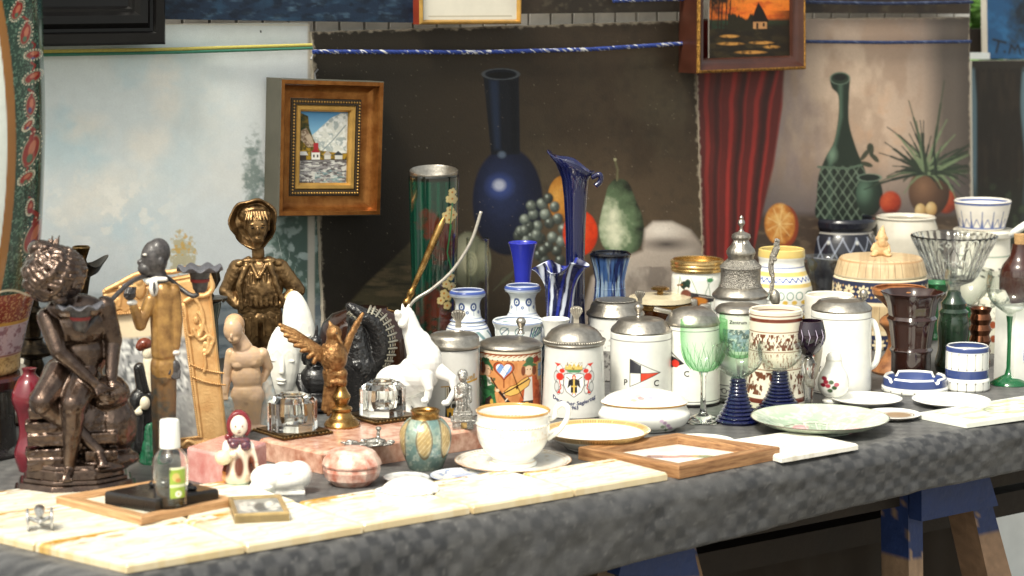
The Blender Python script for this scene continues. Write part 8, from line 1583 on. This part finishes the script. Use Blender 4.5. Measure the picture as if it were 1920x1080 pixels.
# marbled jar, ginger vase, little dishes
o = thing('jar', 'squat faceted jar of red veined white marble in front of the pink stand', 'jar', 660, 915, 36); y0 = YC[o.name]
MAR = mat('veined_marble', (236, 214, 198), .3, var=.6, vs=.045, col2=(186, 112, 92), coat=.2)
turned(o, 'body', MAR, [(.01, y0), (36, y0), (38, y0 - 2), (50, 895), (54, 880), (53, 873), (.01, 872)], 12, smooth=20); turned(o, 'lid', MAR, [(.01, 871.5), (55, 871.5), (56, 868), (53, 860), (44, 846), (30, 840), (.01, 839)], 12, smooth=20)
def pt(P):
    P.cloud(16, (110, 140, 136), .45, .6, 3, .9); P.cloud(7, (196, 204, 190), .55, .68, 5, .6); P.mix(np.clip((P.Y - 850) / 30, 0, 1) * .7, (74, 80, 66))
    for u in (-1.2, -.05, .95): 
        x = ((P.U - u + math.pi) % (2 * math.pi) - math.pi) * 48; d = np.hypot(x / 15, (P.Y - 818) / 34); P.mix(np.clip((1 - d) * 5, 0, 1) * .9, (190, 160, 104)); P.mix(np.clip((1 - d) * 5, 0, 1) * (np.abs(np.sin((x * 1.2 + P.Y - 818) / 3.2)) < .3) * .7, (226, 206, 158)); P.mix(np.clip(1.6 - np.abs(d - 1) * 16, 0, 1) * .8, (120, 92, 50))
o = thing('vase', 'small ovoid vase mottled green and gold with a brass collar', 'vase', 798, 884, 32); y0 = YC[o.name]
turned(o, 'body', mat('mottled_lustre', (255, 255, 255), .24, .25, attr=True, var=.2, vs=.1, coat=.3), [(.01, y0)] + spline([(32, y0), (36, 866), (45, 842), (49, 820), (46, 802), (36, 788), (29, 783)], 5) + [(.01, 783)], paint=pt, base=(150, 168, 154)); turned(o, 'collar', BRS, openp([(28, 784), (26, 780), (26, 772), (28, 769), (27, 768)], 3, 780))
def pt(P): P.ell(10, 0, 30, 26, (150, 170, 214), .5, .8); P.cloud(10, (96, 124, 184), .55, .68, 3, .8); P.mix(np.clip((P.rad - .86) * 8, 0, 1), (214, 220, 232))
plate('small white dish with a hazy blue picture between the ginger vase and the teacup', 867, 898, 61, 7, WH, pt, name='dish', edge=(90, 112, 170), rf=.6)
plate('white dish with a grey rim peeping out behind the shell dish', 762, 902, 44, 7, (206, 206, 204), lambda P: P.cloud(10, (150, 150, 152), .5, .68, 3, .6), name='dish', rf=.6, edge=(140, 140, 146))
o = thing('shell_dish', 'white porcelain scallop shell dish lying face down on the tile edge', 'shell dish', 770, 920, 0, z=TZ); y0 = YC[o.name]
b = MB(); b.lathe(spline([(54, 1), (50, 10), (38, 19), (20, 25), (3, 27)], 5) + [(.01, 27)], 96, fr=lambda a, z: 1 + .03 * math.cos(16 * a) * (1 - z / 30), sy=.85); b.cap((-50, -10, 5), 6, (-62, -14, 4), 4); b.build('body', W_, o, 60)
# teacup and saucer
GREY = (196, 186, 160)
def pt(P): P.ring(0, 0, 96, 96, 2, (206, 176, 120), .8); P.cloud(9, (196, 176, 140), .58, .7, 3, .5, mask=(P.rad > .55)); P.mix((np.abs(P.rad - .94) < .018) * (np.sin(P.U * 90) > 0) * .8, (170, 130, 80))
o = plate('white saucer with gilt border under the large teacup', 962, 876, 110, 14, WH, pt, name='saucer', edge=(176, 124, 66), rf=.5); sz = 6 * o.scale[2]
o2 = thing('teacup', 'large white teacup with a gilt rim, beaded rings and a looped handle', 'cup', 962, 876, 0, s=o.scale[0]); o2.location = (o.location[0], o.location[1], ZT + sz); o = o2; YC[o.name] = 872 - 6 * 0; y0 = YC[o.name] = 870
def pt(P):
    P.mix((P.Y < 771.5) * 1., (196, 150, 84)); P.mix((np.abs(P.Y - 792) < 2) * (np.sin(P.U * 62) > -.1) * .75, (206, 176, 136)); P.mix((np.abs(P.Y - 816) < 2) * (np.sin(P.U * 62) > .1) * .5, (216, 192, 158)); P.mix((np.abs(P.Y - 862) < 1.2) * .6, (200, 160, 100)); P.cloud(6, (214, 190, 150), .6, .7, 3, .5, mask=(P.Y > 798) * (P.Y < 812))
turned(o, 'body', WP, openp([(44, 870), (45, 866), (38, 858)] + spline([(38, 857), (52, 845), (64, 826), (68, 806), (68, 794)], 4) + [(70, 792), (68, 789), (67, 778), (70, 768)], 3.5, 855), paint=pt, base=(240, 239, 233)); 
Zc = lambda y: (y0 - y) * 1.012
handle(o, 'handle', W_, [(64, 0, Zc(822)), (84, 0, Zc(808)), (100, 0, Zc(786)), (103, 0, Zc(766)), (92, 0, Zc(757)), (80, 0, Zc(766)), (78, 0, Zc(780)), (67, 0, Zc(786))], [5] * 18 + [5.5] * 12 + [4.5] * 13)
# gilt rimmed dish, tureen, oval plate
def pt(P): P.mix((np.abs(P.rad - .93) < .05) * .9, (206, 166, 92)); P.mix((np.abs(P.rad - .93) < .03) * (np.sin(P.U * 120) > .2) * .8, (120, 92, 50)); P.cloud(24, (206, 214, 220), .5, .68, 3, .5, mask=P.rad < .85)
plate('deep white dish with a wide gilt key pattern border behind the teacup', 1118, 838, 102, 32, WH, pt, name='dish', rf=.55, edge=(150, 116, 66))
def pt(P):
    for x, y, c in ((-70, 790, (96, 116, 176)), (-66, 782, (80, 104, 170)), (-74, 784, (110, 130, 184)), (38, 782, (190, 150, 190)), (44, 788, (176, 130, 176)), (34, 790, (120, 140, 110)), (48, 794, (186, 140, 180)), (40, 798, (120, 140, 110)), (32, 778, (200, 170, 200))): P.ell(x, y, 4, 3.4, c, .5, .9)
    P.mix((P.Y < 757) * 1., (206, 160, 88)); P.line([(-70, 800), (-66, 786)], 1, (90, 120, 90)); P.line([(40, 802), (38, 780)], 1, (110, 130, 90))
o = thing('tureen', 'lidded oval white tureen with tiny flower sprigs and a gilt rim', 'tureen', 1208, 812, 42); y0 = YC[o.name]
turned(o, 'body', WP, openp([(58, y0), (60, y0 - 3), (56, y0 - 6)] + spline([(58, y0 - 7), (74, 796), (84, 784), (86, 774), (80, 764), (78, 757), (80, 755)], 4), 4, 790), paint=pt, sy=.72)
def pt2(P):
    P.mix((P.Y > 752) * 1., (206, 160, 88))
    for x, y, c in ((-12, 736, (206, 160, 160)), (-6, 739, (150, 120, 120)), (10, 738, (150, 150, 180)), (-20, 742, (140, 150, 120))): P.ell(x, y, 7, 2.6, c, .5, .8)
turned(o, 'lid', WP, [(.01, 754.6), (79, 754.6), (82, 753), (81, 751)] + spline([(78, 749), (66, 740), (44, 733), (22, 730), (4, 729)], 4) + [(.01, 729)], paint=pt2, sy=.72)
plate('oval white plate lying behind the oak framed flower tile', 1312, 832, 66, 6, WH, lambda P: None, rf=.6, sy=.9)
0 and plate('white saucer half hidden between the green glass and the ribbed cobalt stem', 1352, 790, 50, 6, (222, 222, 216), lambda P: None, name='saucer', edge=(150, 140, 130), rf=.6)
